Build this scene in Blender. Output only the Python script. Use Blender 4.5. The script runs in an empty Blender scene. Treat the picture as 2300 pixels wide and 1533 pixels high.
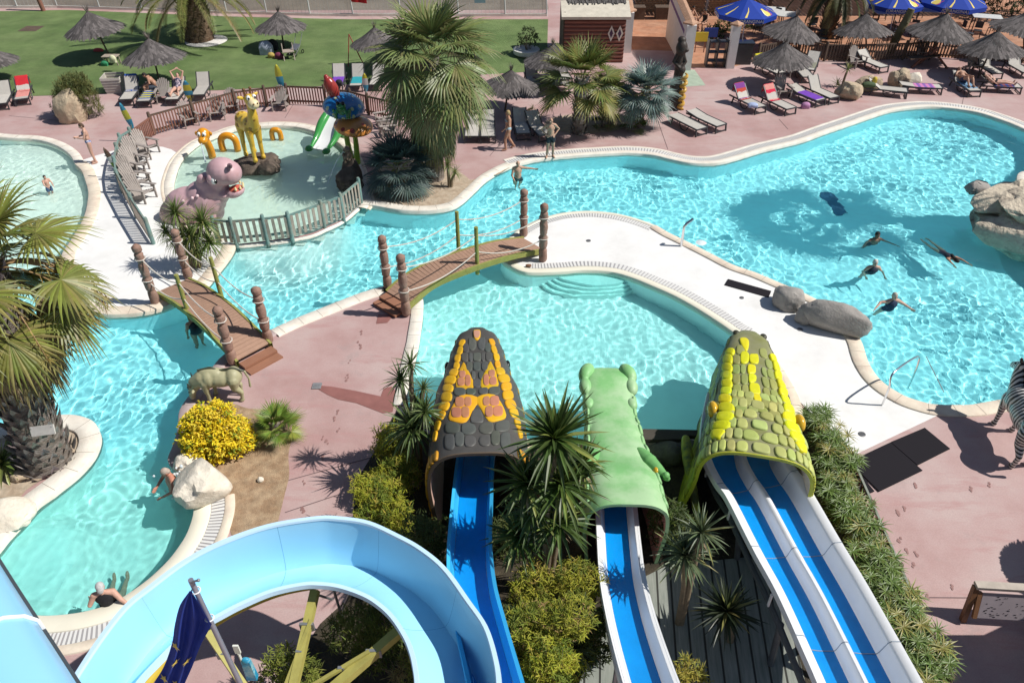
import bpy, bmesh, math, random
from math import sin, cos, pi, radians, sqrt, atan2
from mathutils import Vector, Matrix, Euler, noise, geometry
from mathutils.bvhtree import BVHTree
R = random.Random(11)
S = bpy.context.scene
COL = S.collection
V = Vector
# ---------------------------------------------------------------- camera
FPX, TH, HC = 1700.0, radians(38), 13.5
FW = V((0, cos(TH), -sin(TH))); UP = V((0, sin(TH), cos(TH))); CAM = V((0, 0, HC))
def ray(px, py):
    return FW + V((1, 0, 0)) * ((px - 1150) / FPX) + UP * ((766.5 - py) / FPX)
def G(px, py, z=0.0):
    d = ray(px, py); t = (z - HC) / d.z
    return CAM + d * t
def AT(px, py, Y):
    d = ray(px, py); return CAM + d * (Y / d.y)
def HT(base, py, px=None):
    """height above base (world point) of photo row py"""
    d = ray(1150, py); return HC + d.z * (base.y / d.y) - base.z
cd = bpy.data.cameras.new('camera'); cam = bpy.data.objects.new('camera', cd); COL.objects.link(cam)
cd.sensor_width = 36; cd.lens = FPX * 36 / 2300; cd.clip_end = 500; cd.clip_start = 0.05
cam.location = CAM; cam.rotation_euler = (pi / 2 - TH, 0, 0); S.camera = cam
# ---------------------------------------------------------------- materials
MATS = {}
def nodes(name):
    m = bpy.data.materials.new(name); m.use_nodes = True; nt = m.node_tree; nt.nodes.clear()
    o = nt.nodes.new('ShaderNodeOutputMaterial'); return m, nt, o
def N(nt, t, **k):
    n = nt.nodes.new('ShaderNode' + t)
    for a, b in k.items():
        if a in n.inputs: n.inputs[a].default_value = b
        else: setattr(n, a, b)
    return n
def ramp(nt, fac, stops):
    r = nt.nodes.new('ShaderNodeValToRGB'); e = r.color_ramp.elements
    while len(e) < len(stops): e.new(0.5)
    for q, (p, c) in zip(e, stops):
        q.position = p; q.color = (*c, 1) if len(c) == 3 else c
    nt.links.new(fac, r.inputs[0]); return r.outputs[0]
def mixc(nt, fac, a, b, mode='MIX'):
    n = nt.nodes.new('ShaderNodeMix'); n.data_type = 'RGBA'; n.blend_type = mode; n.clamp_factor = True
    for s, x in ((n.inputs[0], fac), (n.inputs[6], a), (n.inputs[7], b)):
        if isinstance(x, (int, float)): s.default_value = x
        elif isinstance(x, tuple): s.default_value = (*x, 1) if len(x) == 3 else x
        else: nt.links.new(x, s)
    return n.outputs[2]
def coords(nt, world=False, scale=None):
    if world: c = N(nt, 'NewGeometry').outputs['Position']
    else: c = N(nt, 'TexCoord').outputs['Object']
    if scale:
        mp = N(nt, 'Mapping'); mp.inputs['Scale'].default_value = scale; nt.links.new(c, mp.inputs[0]); c = mp.outputs[0]
    return c
def noi(nt, c, scale, detail=4, rough=.6):
    n = N(nt, 'TexNoise', Scale=scale, Detail=detail, Roughness=rough); nt.links.new(c, n.inputs['Vector']); return n.outputs['Fac']
def pm(name, col, rough=.6, var=.2, scale=3, bump=.0, bscale=40, attr=False, metal=0, world=False, trans=0, spec=.4,
       col2=None, fac=(.35, .65), rnd=0, bdist=.02, stretch=None, coat=0):
    """procedural painted / natural surface: base colour broken up by two noises, optional second colour, bump"""
    if name in MATS: return MATS[name]
    m, nt, o = nodes(name); L = nt.links
    c = coords(nt, world, stretch)
    b = N(nt, 'BsdfPrincipled', Roughness=rough, Metallic=metal); b.inputs['Specular IOR Level'].default_value = spec
    if coat: b.inputs['Coat Weight'].default_value = coat; b.inputs['Coat Roughness'].default_value = .1
    if attr:
        a = N(nt, 'Attribute', attribute_name='Col'); base = a.outputs['Color']
    else:
        base = tuple(col)
    if col2 is not None:
        f = ramp(nt, noi(nt, c, scale * .6, 6, .65), [(fac[0], (0, 0, 0)), (fac[1], (1, 1, 1))])
        base = mixc(nt, f, base, tuple(col2))
    if var:
        v = ramp(nt, noi(nt, c, scale, 5, .62), [(.25, (1 - var,) * 3), (.75, (1 + var * .6,) * 3)])
        base = mixc(nt, 1.0, base, v, 'MULTIPLY')
    if rnd:
        oi = N(nt, 'ObjectInfo')
        v = ramp(nt, oi.outputs['Random'], [(0, (1 - rnd,) * 3), (1, (1 + rnd,) * 3)])
        base = mixc(nt, 1.0, base, v, 'MULTIPLY')
    if isinstance(base, tuple): b.inputs['Base Color'].default_value = (*base, 1)
    else: L.new(base, b.inputs['Base Color'])
    if bump:
        bp = N(nt, 'Bump', Strength=bump, Distance=bdist); L.new(noi(nt, c, bscale, 4), bp.inputs['Height']); L.new(bp.outputs[0], b.inputs['Normal'])
    sh = b.outputs[0]
    if trans:
        t = N(nt, 'BsdfTranslucent')
        if isinstance(base, tuple): t.inputs[0].default_value = (*base, 1)
        else: L.new(base, t.inputs[0])
        mx = N(nt, 'MixShader'); mx.inputs[0].default_value = trans
        L.new(sh, mx.inputs[1]); L.new(t.outputs[0], mx.inputs[2]); sh = mx.outputs[0]
    L.new(sh, o.inputs[0]); MATS[name] = m; return m
# ---------------------------------------------------------------- mesh builder
class MB:
    def __init__(s): s.v = []; s.f = []; s.c = []; s.hascol = False
    def add(s, vs, fs, col=None):
        n = len(s.v); s.v.extend([tuple(p) for p in vs]); s.f.extend([tuple(i + n for i in q) for q in fs])
        s.c.extend([col] * len(fs)); s.hascol |= col is not None; return s
    def box(s, c, size, rot=None, col=None, taper=1.0):
        x, y, z = (q / 2 for q in size); c = V(c)
        pts = [V((sx * x * (taper if sz > 0 else 1), sy * y * (taper if sz > 0 else 1), sz * z)) for sz in (-1, 1) for sy in (-1, 1) for sx in (-1, 1)]
        if rot is not None: pts = [rot @ p for p in pts]
        return s.add([p + c for p in pts], [(0, 2, 3, 1), (4, 5, 7, 6), (0, 1, 5, 4), (2, 6, 7, 3), (0, 4, 6, 2), (1, 3, 7, 5)], col)
    def bar(s, a, b, w, h, col=None, up=V((0, 0, 1))):
        a, b = V(a), V(b); d = b - a; L = d.length
        if L < 1e-6: return s
        d.normalize(); x = d.cross(up)
        if x.length < 1e-4: x = V((1, 0, 0))
        x.normalize(); z = x.cross(d)
        rot = Matrix((x, d, z)).transposed()
        return s.box((a + b) / 2, (w, L, h), rot, col)
    def tube(s, pts, rad, n=8, cap=True, col=None):
        pts = [V(p) for p in pts]; m = len(pts)
        if isinstance(rad, (int, float)): rad = [rad] * m
        vs = []; prev = None
        for i, p in enumerate(pts):
            d = (pts[min(i + 1, m - 1)] - pts[max(i - 1, 0)])
            if d.length < 1e-9: d = V((0, 0, 1))
            d.normalize()
            if prev is None:
                x = d.orthogonal().normalized()
            else:
                x = prev - d * prev.dot(d)
                x = x.normalized() if x.length > 1e-6 else d.orthogonal().normalized()
            prev = x; y = d.cross(x)
            for k in range(n):
                a = 2 * pi * k / n; vs.append(p + (x * cos(a) + y * sin(a)) * rad[i])
        fs = [(i * n + k, i * n + (k + 1) % n, (i + 1) * n + (k + 1) % n, (i + 1) * n + k) for i in range(m - 1) for k in range(n)]
        if cap: fs += [tuple(range(n - 1, -1, -1)), tuple((m - 1) * n + k for k in range(n))]
        return s.add(vs, fs, col)
    def ell(s, c, r, rot=None, seg=14, rings=9, col=None):
        if isinstance(r, (int, float)): r = (r, r, r)
        c = V(c); vs = []
        for i in range(rings + 1):
            t = pi * i / rings
            for k in range(seg):
                a = 2 * pi * k / seg; p = V((r[0] * sin(t) * cos(a), r[1] * sin(t) * sin(a), r[2] * cos(t)))
                vs.append((rot @ p if rot is not None else p) + c)
        fs = [(i * seg + k, (i + 1) * seg + k, (i + 1) * seg + (k + 1) % seg, i * seg + (k + 1) % seg) for i in range(rings) for k in range(seg)]
        return s.add(vs, fs, col)
    def lathe(s, prof, n=16, c=(0, 0, 0), col=None, cap=True):
        c = V(c); vs = [c + V((r * cos(2 * pi * k / n), r * sin(2 * pi * k / n), z)) for r, z in prof for k in range(n)]
        m = len(prof)
        fs = [(i * n + k, i * n + (k + 1) % n, (i + 1) * n + (k + 1) % n, (i + 1) * n + k) for i in range(m - 1) for k in range(n)]
        if cap: fs += [tuple(range(n - 1, -1, -1)), tuple((m - 1) * n + k for k in range(n))]
        return s.add(vs, fs, col)
    def prism(s, poly, z0, z1, col=None):
        n = len(poly); vs = [(p[0], p[1], z0) for p in poly] + [(p[0], p[1], z1) for p in poly]
        fs = [(i, (i + 1) % n, n + (i + 1) % n, n + i) for i in range(n)]
        tri = geometry.tessellate_polygon([[V((p[0], p[1], 0)) for p in poly]])
        fs += [tuple(n + i for i in t) for t in tri] + [tuple(reversed(t)) for t in tri]
        return s.add(vs, fs, col)
    def grid(s, rows, col=None, closed=False, flip=False):
        n = len(rows[0]); vs = [p for r in rows for p in r]; fs = []
        for i in range(len(rows) - 1):
            for k in range(n if closed else n - 1):
                q = (i * n + k, i * n + (k + 1) % n, (i + 1) * n + (k + 1) % n, (i + 1) * n + k)
                fs.append(tuple(reversed(q)) if flip else q)
        return s.add(vs, fs, col)
    def xf(s, M):
        s.v = [tuple(M @ V(p)) for p in s.v]; return s
    def mesh(s, name, m, smooth=True, angle=40):
        me = bpy.data.meshes.new(name); me.from_pydata(s.v, [], s.f)
        if s.hascol:
            a = me.color_attributes.new('Col', 'FLOAT_COLOR', 'CORNER'); d = []
            for f, c in zip(s.f, s.c):
                c = c or (1, 1, 1); d.extend((c[0], c[1], c[2], 1) * len(f))
            a.data.foreach_set('color', d)
        if m: me.materials.append(m)
        if smooth:
            me.polygons.foreach_set('use_smooth', [True] * len(me.polygons))
            if angle < 180: me.set_sharp_from_angle(angle=radians(angle))
        me.update(); return me
    def build(s, name, m, parent=None, smooth=True, angle=40, fix=False):
        me = s.mesh(name, m, smooth, angle)
        if fix:
            bm = bmesh.new(); bm.from_mesh(me); bmesh.ops.recalc_face_normals(bm, faces=bm.faces); bm.to_mesh(me); bm.free()
        return link(name, me, parent)
def link(name, me, parent=None):
    o = bpy.data.objects.new(name, me); COL.objects.link(o)
    if parent is not None: o.parent = parent
    return o
def tag(o, label, cat, group=None):
    o['label'] = label; o['category'] = cat
    if group: o['group'] = group
    return o
def thing(name, label, cat, loc=(0, 0, 0), rz=0.0, group=None):
    o = bpy.data.objects.new(name, None); COL.objects.link(o); o.empty_display_size = .2
    o.location = loc; o.rotation_euler = (0, 0, rz); return tag(o, label, cat, group)
def struct(o): o['kind'] = 'structure'; return o
def stuff(o): o['kind'] = 'stuff'; return o
KIDS = {}
def dup(root, loc, rz, label=None, group=None, sc=None):
    r = root.copy(); COL.objects.link(r); r.location = loc; r.rotation_euler = (root.rotation_euler[0], root.rotation_euler[1], rz)
    if sc: r.scale = (sc,) * 3
    if label: r['label'] = label
    if group: r['group'] = group
    for ch in root.children:
        c = ch.copy(); COL.objects.link(c); c.parent = r
        for g in ch.children:
            d = g.copy(); COL.objects.link(d); d.parent = c
    return r
def organic(name, mb, m, parent=None, voxel=.03, smooth=4, fac=.5):
    """union of overlapping closed shapes into ONE continuous skin (voxel remesh, then smoothing)"""
    me0 = mb.mesh(name + '_src', None, False); o = bpy.data.objects.new(name + '_src', me0); COL.objects.link(o)
    r = o.modifiers.new('r', 'REMESH'); r.mode = 'VOXEL'; r.voxel_size = voxel; r.use_smooth_shade = True
    if smooth: q = o.modifiers.new('s', 'SMOOTH'); q.iterations = smooth; q.factor = fac
    dg = bpy.context.evaluated_depsgraph_get(); me = bpy.data.meshes.new_from_object(o.evaluated_get(dg))
    bpy.data.objects.remove(o); bpy.data.meshes.remove(me0)
    me.name = name; me.materials.clear(); me.materials.append(m)
    me.polygons.foreach_set('use_smooth', [True] * len(me.polygons))
    return link(name, me, parent)
def limb(mb, pts, rad, n=10, col=None):
    """capsule chain: rounded joints, tapering between them"""
    mb.tube(pts, rad, n, True, col)
    for p, r in zip(pts, rad if not isinstance(rad, (int, float)) else [rad] * len(pts)): mb.ell(p, r, seg=n, rings=6, col=col)
def catmull(pts, n=6, closed=False):
    pts = [V(p) for p in pts]; m = len(pts); out = []
    rng = range(m if closed else m - 1)
    for i in rng:
        p0 = pts[(i - 1) % m] if closed or i > 0 else pts[0]; p1 = pts[i]; p2 = pts[(i + 1) % m]
        p3 = pts[(i + 2) % m] if closed or i + 2 < m else pts[-1]
        for k in range(n):
            t = k / n
            out.append(.5 * ((2 * p1) + (p2 - p0) * t + (2 * p0 - 5 * p1 + 4 * p2 - p3) * t * t + (3 * p1 - p0 - 3 * p2 + p3) * t ** 3))
    if not closed: out.append(pts[-1].copy())
    return out
def gl(px, z=0.0): return [G(a, b, z) for a, b in px]
def inside(p, poly):
    x, y = p[0], p[1]; r = False; j = len(poly) - 1
    for i in range(len(poly)):
        a, b = poly[i], poly[j]
        if (a[1] > y) != (b[1] > y) and x < (b[0] - a[0]) * (y - a[1]) / (b[1] - a[1]) + a[0]: r = not r
        j = i
    return r
def segdist(p, poly):
    best = 1e9; n = len(poly)
    for i in range(n):
        a = poly[i]; b = poly[(i + 1) % n]; dx = b[0] - a[0]; dy = b[1] - a[1]; L = dx * dx + dy * dy
        t = 0 if L == 0 else max(0, min(1, ((p[0] - a[0]) * dx + (p[1] - a[1]) * dy) / L))
        q = (a[0] + t * dx - p[0]) ** 2 + (a[1] + t * dy - p[1]) ** 2
        if q < best: best = q
    return sqrt(best)
def area2(poly): return sum(a[0] * b[1] - b[0] * a[1] for a, b in zip(poly, poly[1:] + poly[:1])) / 2
def sheet(name, outer, holes, z, m, thick=0):
    """flat sheet with holes, constrained triangulation"""
    vs = []; ed = []
    for lp in [outer] + holes:
        n0 = len(vs); vs += [V((p[0], p[1])) for p in lp]; ed += [(n0 + i, n0 + (i + 1) % len(lp)) for i in range(len(lp))]
    ov, oe, of, *_ = geometry.delaunay_2d_cdt(vs, ed, [], 0, 1e-5)
    fs = []
    for f in of:
        c = sum((ov[i] for i in f), V((0, 0))) / len(f)
        if inside(c, outer) and not any(inside(c, h) for h in holes): fs.append(tuple(f))
    mb = MB(); mb.add([(p.x, p.y, z) for p in ov], fs)
    if thick:
        for lp in [outer] + holes:
            mb.grid([[(p[0], p[1], z) for p in lp], [(p[0], p[1], z - thick) for p in lp]], closed=True)
    o = mb.build(name, m, None, False)
    bm = bmesh.new(); bm.from_mesh(o.data)
    for f in bm.faces:
        if abs(f.normal.z) > .5 and f.normal.z < 0: f.normal_flip()
    bm.to_mesh(o.data); bm.free(); return o
def offset(chain, w):
    out = []; n = len(chain)
    for i, p in enumerate(chain):
        a = chain[max(i - 1, 0)]; b = chain[min(i + 1, n - 1)]; d = V((b[0] - a[0], b[1] - a[1], 0))
        d = d.normalized() if d.length > 1e-9 else V((1, 0, 0))
        out.append(V((p[0] + d.y * w, p[1] - d.x * w, p[2] if len(p) > 2 else 0)))
    return out
def RZ(a): return Matrix.Rotation(a, 3, 'Z')
def RX(a): return Matrix.Rotation(a, 3, 'X')
def RY(a): return Matrix.Rotation(a, 3, 'Y')
def smoothstep(a, b, x): t = max(0, min(1, (x - a) / (b - a))); return t * t * (3 - 2 * t)
# ================================================================ light
SUN_EL = radians(49); SUN_D = V((cos(SUN_EL), -.06, sin(SUN_EL))).normalized()
L = bpy.data.lights.new('sun', 'SUN'); L.energy = 4.8; L.angle = radians(.5); L.color = (1, .965, .9); L.cycles.is_caustics_light = True
lo = bpy.data.objects.new('sun', L); COL.objects.link(lo); lo.rotation_euler = SUN_D.to_track_quat('Z', 'Y').to_euler()
W = bpy.data.worlds.new('World'); S.world = W; W.use_nodes = True
nt = W.node_tree; bg = nt.nodes['Background']; sky = nt.nodes.new('ShaderNodeTexSky'); sky.sky_type = 'NISHITA'; sky.sun_disc = False
sky.sun_elevation = SUN_EL; sky.sun_rotation = radians(93); sky.air_density = 1.0; sky.dust_density = .6
nt.links.new(sky.outputs[0], bg.inputs[0]); bg.inputs[1].default_value = .06
S.view_settings.view_transform = 'Standard'; S.view_settings.look = 'None'; S.view_settings.gamma = 1; S.view_settings.exposure = .14
S.cycles.use_denoising = True; S.cycles.max_bounces = 8; S.cycles.transparent_max_bounces = 8; S.cycles.sample_clamp_indirect = 6
# ================================================================ materials of the setting
def deck_mat():
    m, nt, o = nodes('pink_concrete'); L = nt.links; c = coords(nt, True)
    b = N(nt, 'BsdfPrincipled', Roughness=.75)
    f = ramp(nt, noi(nt, c, .35, 7, .62), [(.36, (.385, .235, .22)), (.5, (.45, .305, .29)), (.66, (.485, .37, .35))])
    st = coords(nt, True, (.5, 2.2, 1)); s2 = ramp(nt, noi(nt, st, .9, 8, .7), [(.52, (0, 0, 0)), (.68, (1, 1, 1))])
    f = mixc(nt, s2, f, (.42, .245, .235))
    s3 = ramp(nt, noi(nt, c, .8, 8, .75), [(.56, (0, 0, 0)), (.7, (.55, .55, .55))])
    f = mixc(nt, s3, f, (.32, .26, .25))
    f = mixc(nt, 1., f, ramp(nt, noi(nt, c, 30, 3), [(.3, (.9, .9, .9)), (.7, (1.05, 1.05, 1.05))]), 'MULTIPLY')
    L.new(f, b.inputs['Base Color']); bp = N(nt, 'Bump', Strength=.25, Distance=.01); L.new(noi(nt, c, 60, 3), bp.inputs['Height']); L.new(bp.outputs[0], b.inputs['Normal'])
    L.new(b.outputs[0], o.inputs[0]); return m
m_pink = deck_mat()
m_white = pm('white_paint_deck', (.76, .75, .735), .75, .08, 1.1, .3, 60, world=True, col2=(.64, .63, .605), fac=(.50, .80), bdist=.008)
m_cope = pm('cast_stone', (.72, .63, .51), .8, .16, 2.2, .5, 14, world=True, col2=(.60, .47, .38), fac=(.45, .75), bdist=.015)
m_cream = pm('cream_coping', (.74, .70, .58), .6, .06, 1.5, .1, 30, world=True)
m_stonew = pm('pale_stone_coping', (.75, .70, .62), .8, .14, 3, .4, 18, world=True, col2=(.66, .58, .49), fac=(.45, .75))
def grille_mat():
    m, nt, o = nodes('overflow_grille'); L = nt.links
    a = N(nt, 'Attribute', attribute_name='Col'); sx = N(nt, 'SeparateColor'); L.new(a.outputs['Color'], sx.inputs[0])
    b = N(nt, 'BsdfPrincipled', Roughness=.6); L.new(mixc(nt, sx.outputs[0], (.36, .35, .36), (.66, .65, .63)), b.inputs['Base Color'])
    L.new(b.outputs[0], o.inputs[0]); return m
m_grille = grille_mat()
m_soil = pm('brown_gravel', (.36, .235, .14), .95, .35, 5, .9, 55, world=True, col2=(.46, .33, .21), fac=(.4, .6), bdist=.03)
m_sand = pm('sand_gravel', (.42, .32, .23), .95, .3, 6, .8, 60, world=True, col2=(.5, .41, .31), fac=(.4, .62), bdist=.02)
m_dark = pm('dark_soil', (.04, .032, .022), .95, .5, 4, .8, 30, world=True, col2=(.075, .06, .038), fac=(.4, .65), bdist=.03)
m_lawn = pm('artificial_grass', (.105, .165, .05), .9, .3, .7, .9, 160, world=True, col2=(.16, .22, .08), fac=(.38, .66), bdist=.02)
m_terr = pm('terracotta_paving', (.40, .185, .105), .8, .3, 1.5, .25, 40, world=True, col2=(.46, .26, .17), fac=(.4, .7))  # orange base darkened to stand in for shade over the terrace
m_road = pm('dusty_road', (.17, .135, .105), .9, .2, .7, .4, 25, world=True, col2=(.22, .18, .14), fac=(.4, .6))
m_plank = None
# ================================================================ lagoon outline (chains: px points, coping recipe)
CH = {
 'top_d': [(-200, 285), (0, 308), (78, 313), (125, 326), (157, 347), (170, 370)],
 'penin': [(170, 370), (185, 385), (193, 406), (200, 432), (198, 458), (192, 484), (180, 510), (157, 547), (141, 573), (135, 610), (142, 650), (162, 680), (196, 697), (235, 706), (274, 707), (326, 702), (365, 692), (391, 681), (430, 665), (464, 641), (490, 610), (511, 583), (524, 562), (528, 549)],
 'weir': [(528, 549), (550, 550), (602, 544), (654, 537), (701, 527), (735, 512), (772, 494), (811, 461)],
 'isle': [(811, 461), (837, 463), (876, 470), (915, 475), (967, 475), (1014, 467), (1040, 452), (1066, 428), (1092, 404), (1120, 387), (1150, 373)],
 'north': [(1150, 373), (1202, 360), (1280, 351), (1359, 346), (1411, 344), (1463, 348), (1502, 357), (1541, 365), (1580, 368), (1620, 365), (1672, 351), (1711, 339), (1752, 329), (1804, 316), (1856, 297), (1909, 279), (1961, 261), (2000, 249), (2039, 243), (2091, 240), (2143, 244), (2196, 253), (2235, 265), (2274, 279), (2310, 296), (2345, 320)],
 'east': [(2345, 320), (2350, 355), (2320, 382), (2285, 396), (2300, 470), (2340, 560), (2420, 640), (2480, 760), (2420, 870)],
 'south': [(2420, 870), (2330, 890), (2269, 897), (2222, 904), (2183, 911), (2143, 912), (2104, 911), (2078, 907), (2039, 895), (2013, 882), (1987, 865), (1966, 844), (1950, 818), (1943, 800), (1935, 774), (1922, 748)],
 'deck_n': [(1922, 748), (1905, 722), (1870, 695), (1804, 660), (1752, 638), (1698, 615), (1646, 597), (1593, 570), (1541, 544), (1502, 525), (1473, 508)],
 'deck_w': [(1473, 508), (1450, 499), (1411, 487), (1372, 479), (1320, 475), (1267, 479), (1228, 488), (1202, 497), (1176, 510), (1150, 529), (1135, 548)],
 'tip': [(1135, 548), (1125, 572), (1132, 588), (1150, 599)],
 'deck_s': [(1150, 599), (1166, 607), (1189, 612), (1228, 612), (1267, 610), (1307, 607), (1346, 608), (1385, 613), (1424, 625), (1463, 641), (1515, 664), (1567, 693), (1620, 727), (1646, 745), (1669, 757)],
 'b_east': [(1669, 757), (1700, 795), (1738, 850), (1765, 910), (1762, 960)],
 'b_south': [(1762, 960), (1700, 985), (1540, 988), (1300, 990), (1100, 985), (980, 960), (912, 912)],
 'b_west': [(912, 912), (918, 875), (927, 825), (939, 771), (942, 750), (947, 715), (949, 682)],
 'corner': [(949, 682), (944, 668), (905, 650), (863, 645)],
 'walk': [(863, 645), (811, 660), (759, 680), (706, 701), (654, 722), (610, 743)],
 'bull': [(610, 743), (560, 768), (503, 800), (465, 845), (430, 886), (406, 923), (402, 962), (391, 1001), (380, 1030), (385, 1046), (402, 1061), (417, 1079), (428, 1105), (437, 1132)],
 'spa': [(437, 1132), (436, 1159), (423, 1198), (404, 1230), (378, 1263), (339, 1300), (300, 1329), (261, 1353), (217, 1370), (157, 1382), (83, 1385), (30, 1368), (-20, 1325), (-30, 1275), (0, 1231)],
 'spit': [(0, 1231), (26, 1198), (52, 1172), (81, 1139), (125, 1105), (177, 1064), (209, 1027), (223, 993), (222, 970), (209, 951), (183, 940), (151, 936), (100, 941), (35, 953), (-60, 968), (-250, 990)],
 'far': [(-250, 990), (-450, 700), (-380, 400), (-200, 285)]}
CW = {}; LOOP = []
for k, px in CH.items():
    w = catmull(gl(px), 5); CW[k] = w; LOOP += w[:-1]
KID_PX = [(528, 547), (505, 540), (470, 515), (430, 492), (402, 462), (390, 430), (391, 400), (407, 347+12), (440, 326), (470, 312), (496, 302), (532, 290), (602, 283), (654, 284), (696, 292), (748, 313), (774, 334), (790, 365), (802, 400), (811, 440), (811, 459), (772, 490), (735, 508), (701, 523), (654, 533), (602, 540), (550, 546)]
KID = catmull(gl(KID_PX), 4, True)
ZW = -.09
# ---------------------------------------------------------------- ground sheets
big = [V((-70, -6, 0)), V((70, -6, 0)), V((70, 150, 0)), V((-70, 150, 0))]
struct(sheet('ground', big, [LOOP, KID], 0, m_pink))
def overlay(name, px, m, z, holes=[]): return struct(sheet(name, px if isinstance(px[0], V) else gl(px), holes, z, m))
lawn = overlay('lawn', catmull(gl([(-420, 222), (0, 216), (78, 216), (227, 211), (495, 203), (600, 197), (722, 194), (900, 180), (1166, 163), (1228, 160)]), 3) + gl([(1231, 44), (785, 44), (550, 39), (495, 37), (150, 23), (0, 26), (-420, 26)]), m_lawn, .012)
overlay('dirt_road', [V((-70, 52.0, 0)), G(1232, 22), V((G(1232, 22).x, 90, 0)), V((-70, 90, 0))], m_road, .004)
overlay('terrace', [(1420, 112), (1515, 115), (1530, 152), (1640, 152), (1690, 140), (1790, 124), (1846, 136), (1900, 137), (2026, 133), (2091, 128), (2180, 133), (2420, 150), (2500, -90), (1380, -90)], m_terr, .004)
wd = CW['deck_n'][:-1] + CW['deck_w'][:-1] + CW['tip'][:-1] + CW['deck_s'][:-1] + CW['b_east'][:-8] + gl([(1800, 905), (1850, 960), (1901, 1030), (2112, 930)]) + CW['south'][-45:]
overlay('white_deck', wd, m_white, .008)
overlay('white_path', CW['penin'] + gl([(505, 540), (470, 515), (430, 492), (402, 462), (390, 430), (391, 400), (399, 370), (407, 350), (385, 336), (365, 330), (330, 328), (261, 337), (215, 350), (185, 360)]), m_white, .008)
overlay('palm_bed', CW['isle'] + gl([(1120, 392), (1056, 405), (1046, 396), (1020, 378), (960, 362), (890, 362), (840, 385), (815, 420)]), m_sand, .012)
overlay('gravel_bed', catmull(gl([(470, 905), (520, 905), (560, 918), (640, 925), (655, 975), (648, 1022), (650, 1066), (641, 1105), (622, 1180), (600, 1240), (520, 1200), (508, 1120), (470, 1090), (425, 1040), (410, 980), (420, 930)]), 3, True), m_soil, .012)
overlay('sand_bed', catmull(gl([(-300, 1000), (40, 985), (120, 975), (170, 965), (184, 985), (172, 1010), (120, 1060), (60, 1100), (0, 1150), (-300, 1250)]), 3, True), m_sand, .012)
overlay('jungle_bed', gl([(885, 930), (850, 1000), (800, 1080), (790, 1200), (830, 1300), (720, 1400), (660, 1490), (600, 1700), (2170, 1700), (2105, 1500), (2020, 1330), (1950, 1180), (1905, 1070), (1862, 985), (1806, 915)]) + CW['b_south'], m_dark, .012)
overlay('palm_ring_bed', [G(1318 + 95 * cos(a), 278 + 22 * sin(a)) for a in [k * .3 for k in range(21)]], m_sand, .012)
def plank_mat():
    m, nt, o = nodes('grey_green_planks'); L = nt.links
    c = coords(nt, True); mp = N(nt, 'Mapping'); mp.inputs['Rotation'].default_value = (0, 0, radians(6)); L.new(c, mp.inputs[0])
    w = N(nt, 'TexWave', wave_type='BANDS', bands_direction='X', Scale=1.1, Distortion=0); L.new(mp.outputs[0], w.inputs[0])
    ln = ramp(nt, w.outputs['Fac'], [(.02, (0, 0, 0)), (.07, (1, 1, 1))])
    st = N(nt, 'Mapping'); st.inputs['Scale'].default_value = (6, .5, 1); L.new(mp.outputs[0], st.inputs[0])
    g = ramp(nt, noi(nt, st.outputs[0], 3, 6), [(.3, (.17, .19, .165)), (.7, (.30, .315, .28))])
    b = N(nt, 'BsdfPrincipled', Roughness=.8); L.new(mixc(nt, ln, (.03, .03, .025), g), b.inputs['Base Color'])
    bp = N(nt, 'Bump', Strength=.6, Distance=.02); L.new(ln, bp.inputs['Height']); L.new(bp.outputs[0], b.inputs['Normal'])
    L.new(b.outputs[0], o.inputs[0]); return m
m_plank = plank_mat()
overlay('plank_floor', gl([(1335, 1420), (1400, 1320), (1500, 1270), (1700, 1250), (1770, 1380), (1850, 1700), (1250, 1700)]), m_plank, .03)
overlay('green_paint_patch', gl([(1518, 157), (1560, 157), (1585, 192), (1522, 196)]), pm('green_floor_paint', (.36, .43, .33), .8, .2, 3, world=True), .005)
overlay('mulch_strip', gl([(-420, 26), (0, 26), (150, 23), (495, 37), (785, 44), (1231, 44), (1231, 36), (785, 36), (495, 29), (150, 15), (0, 17), (-420, 17)]), m_pink, .006)
# ---------------------------------------------------------------- copings along the water edge
def coping(name, chain, w, h, m, d0=0.0, seg=0, lip=.025):
    """raised kerb along a chain of points, land side; seg > 0 splits it into stones by tint"""
    ch = catmull(chain, 2) if len(chain) < 120 else chain
    a = offset(ch, -d0 + lip); b = offset(ch, -(d0 + w)); mb = MB()
    zs = [(a, -.22), (a, h - .02), (offset(ch, -(d0 + .02) + lip), h), (offset(ch, -(d0 + w - .02)), h), (b, h - .02), (b, -.05)]
    mb.grid([[V((p.x, p.y, z)) for p in c] for c, z in zs])
    if w > .29 and m is not m_cream:
        jm = MB(); acc = .3
        for i in range(1, len(ch) - 1):
            acc += (ch[i] - ch[i - 1]).length
            if acc > .62:
                acc = 0; d = (ch[i + 1] - ch[i - 1]).normalized() * .006; p, q = a[i], b[i]; jm.add([(p.x - d.x, p.y - d.y, h + .0025), (q.x - d.x, q.y - d.y, h + .0025), (q.x + d.x, q.y + d.y, h + .0025), (p.x + d.x, p.y + d.y, h + .0025)], [(0, 1, 2, 3)])
        if jm.f: struct(jm.build('coping_joint', pm('mortar_joint', (.33, .28, .23), .9, .2), None, False))
    return struct(mb.build(name, m, None, True, 50, True))
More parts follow.
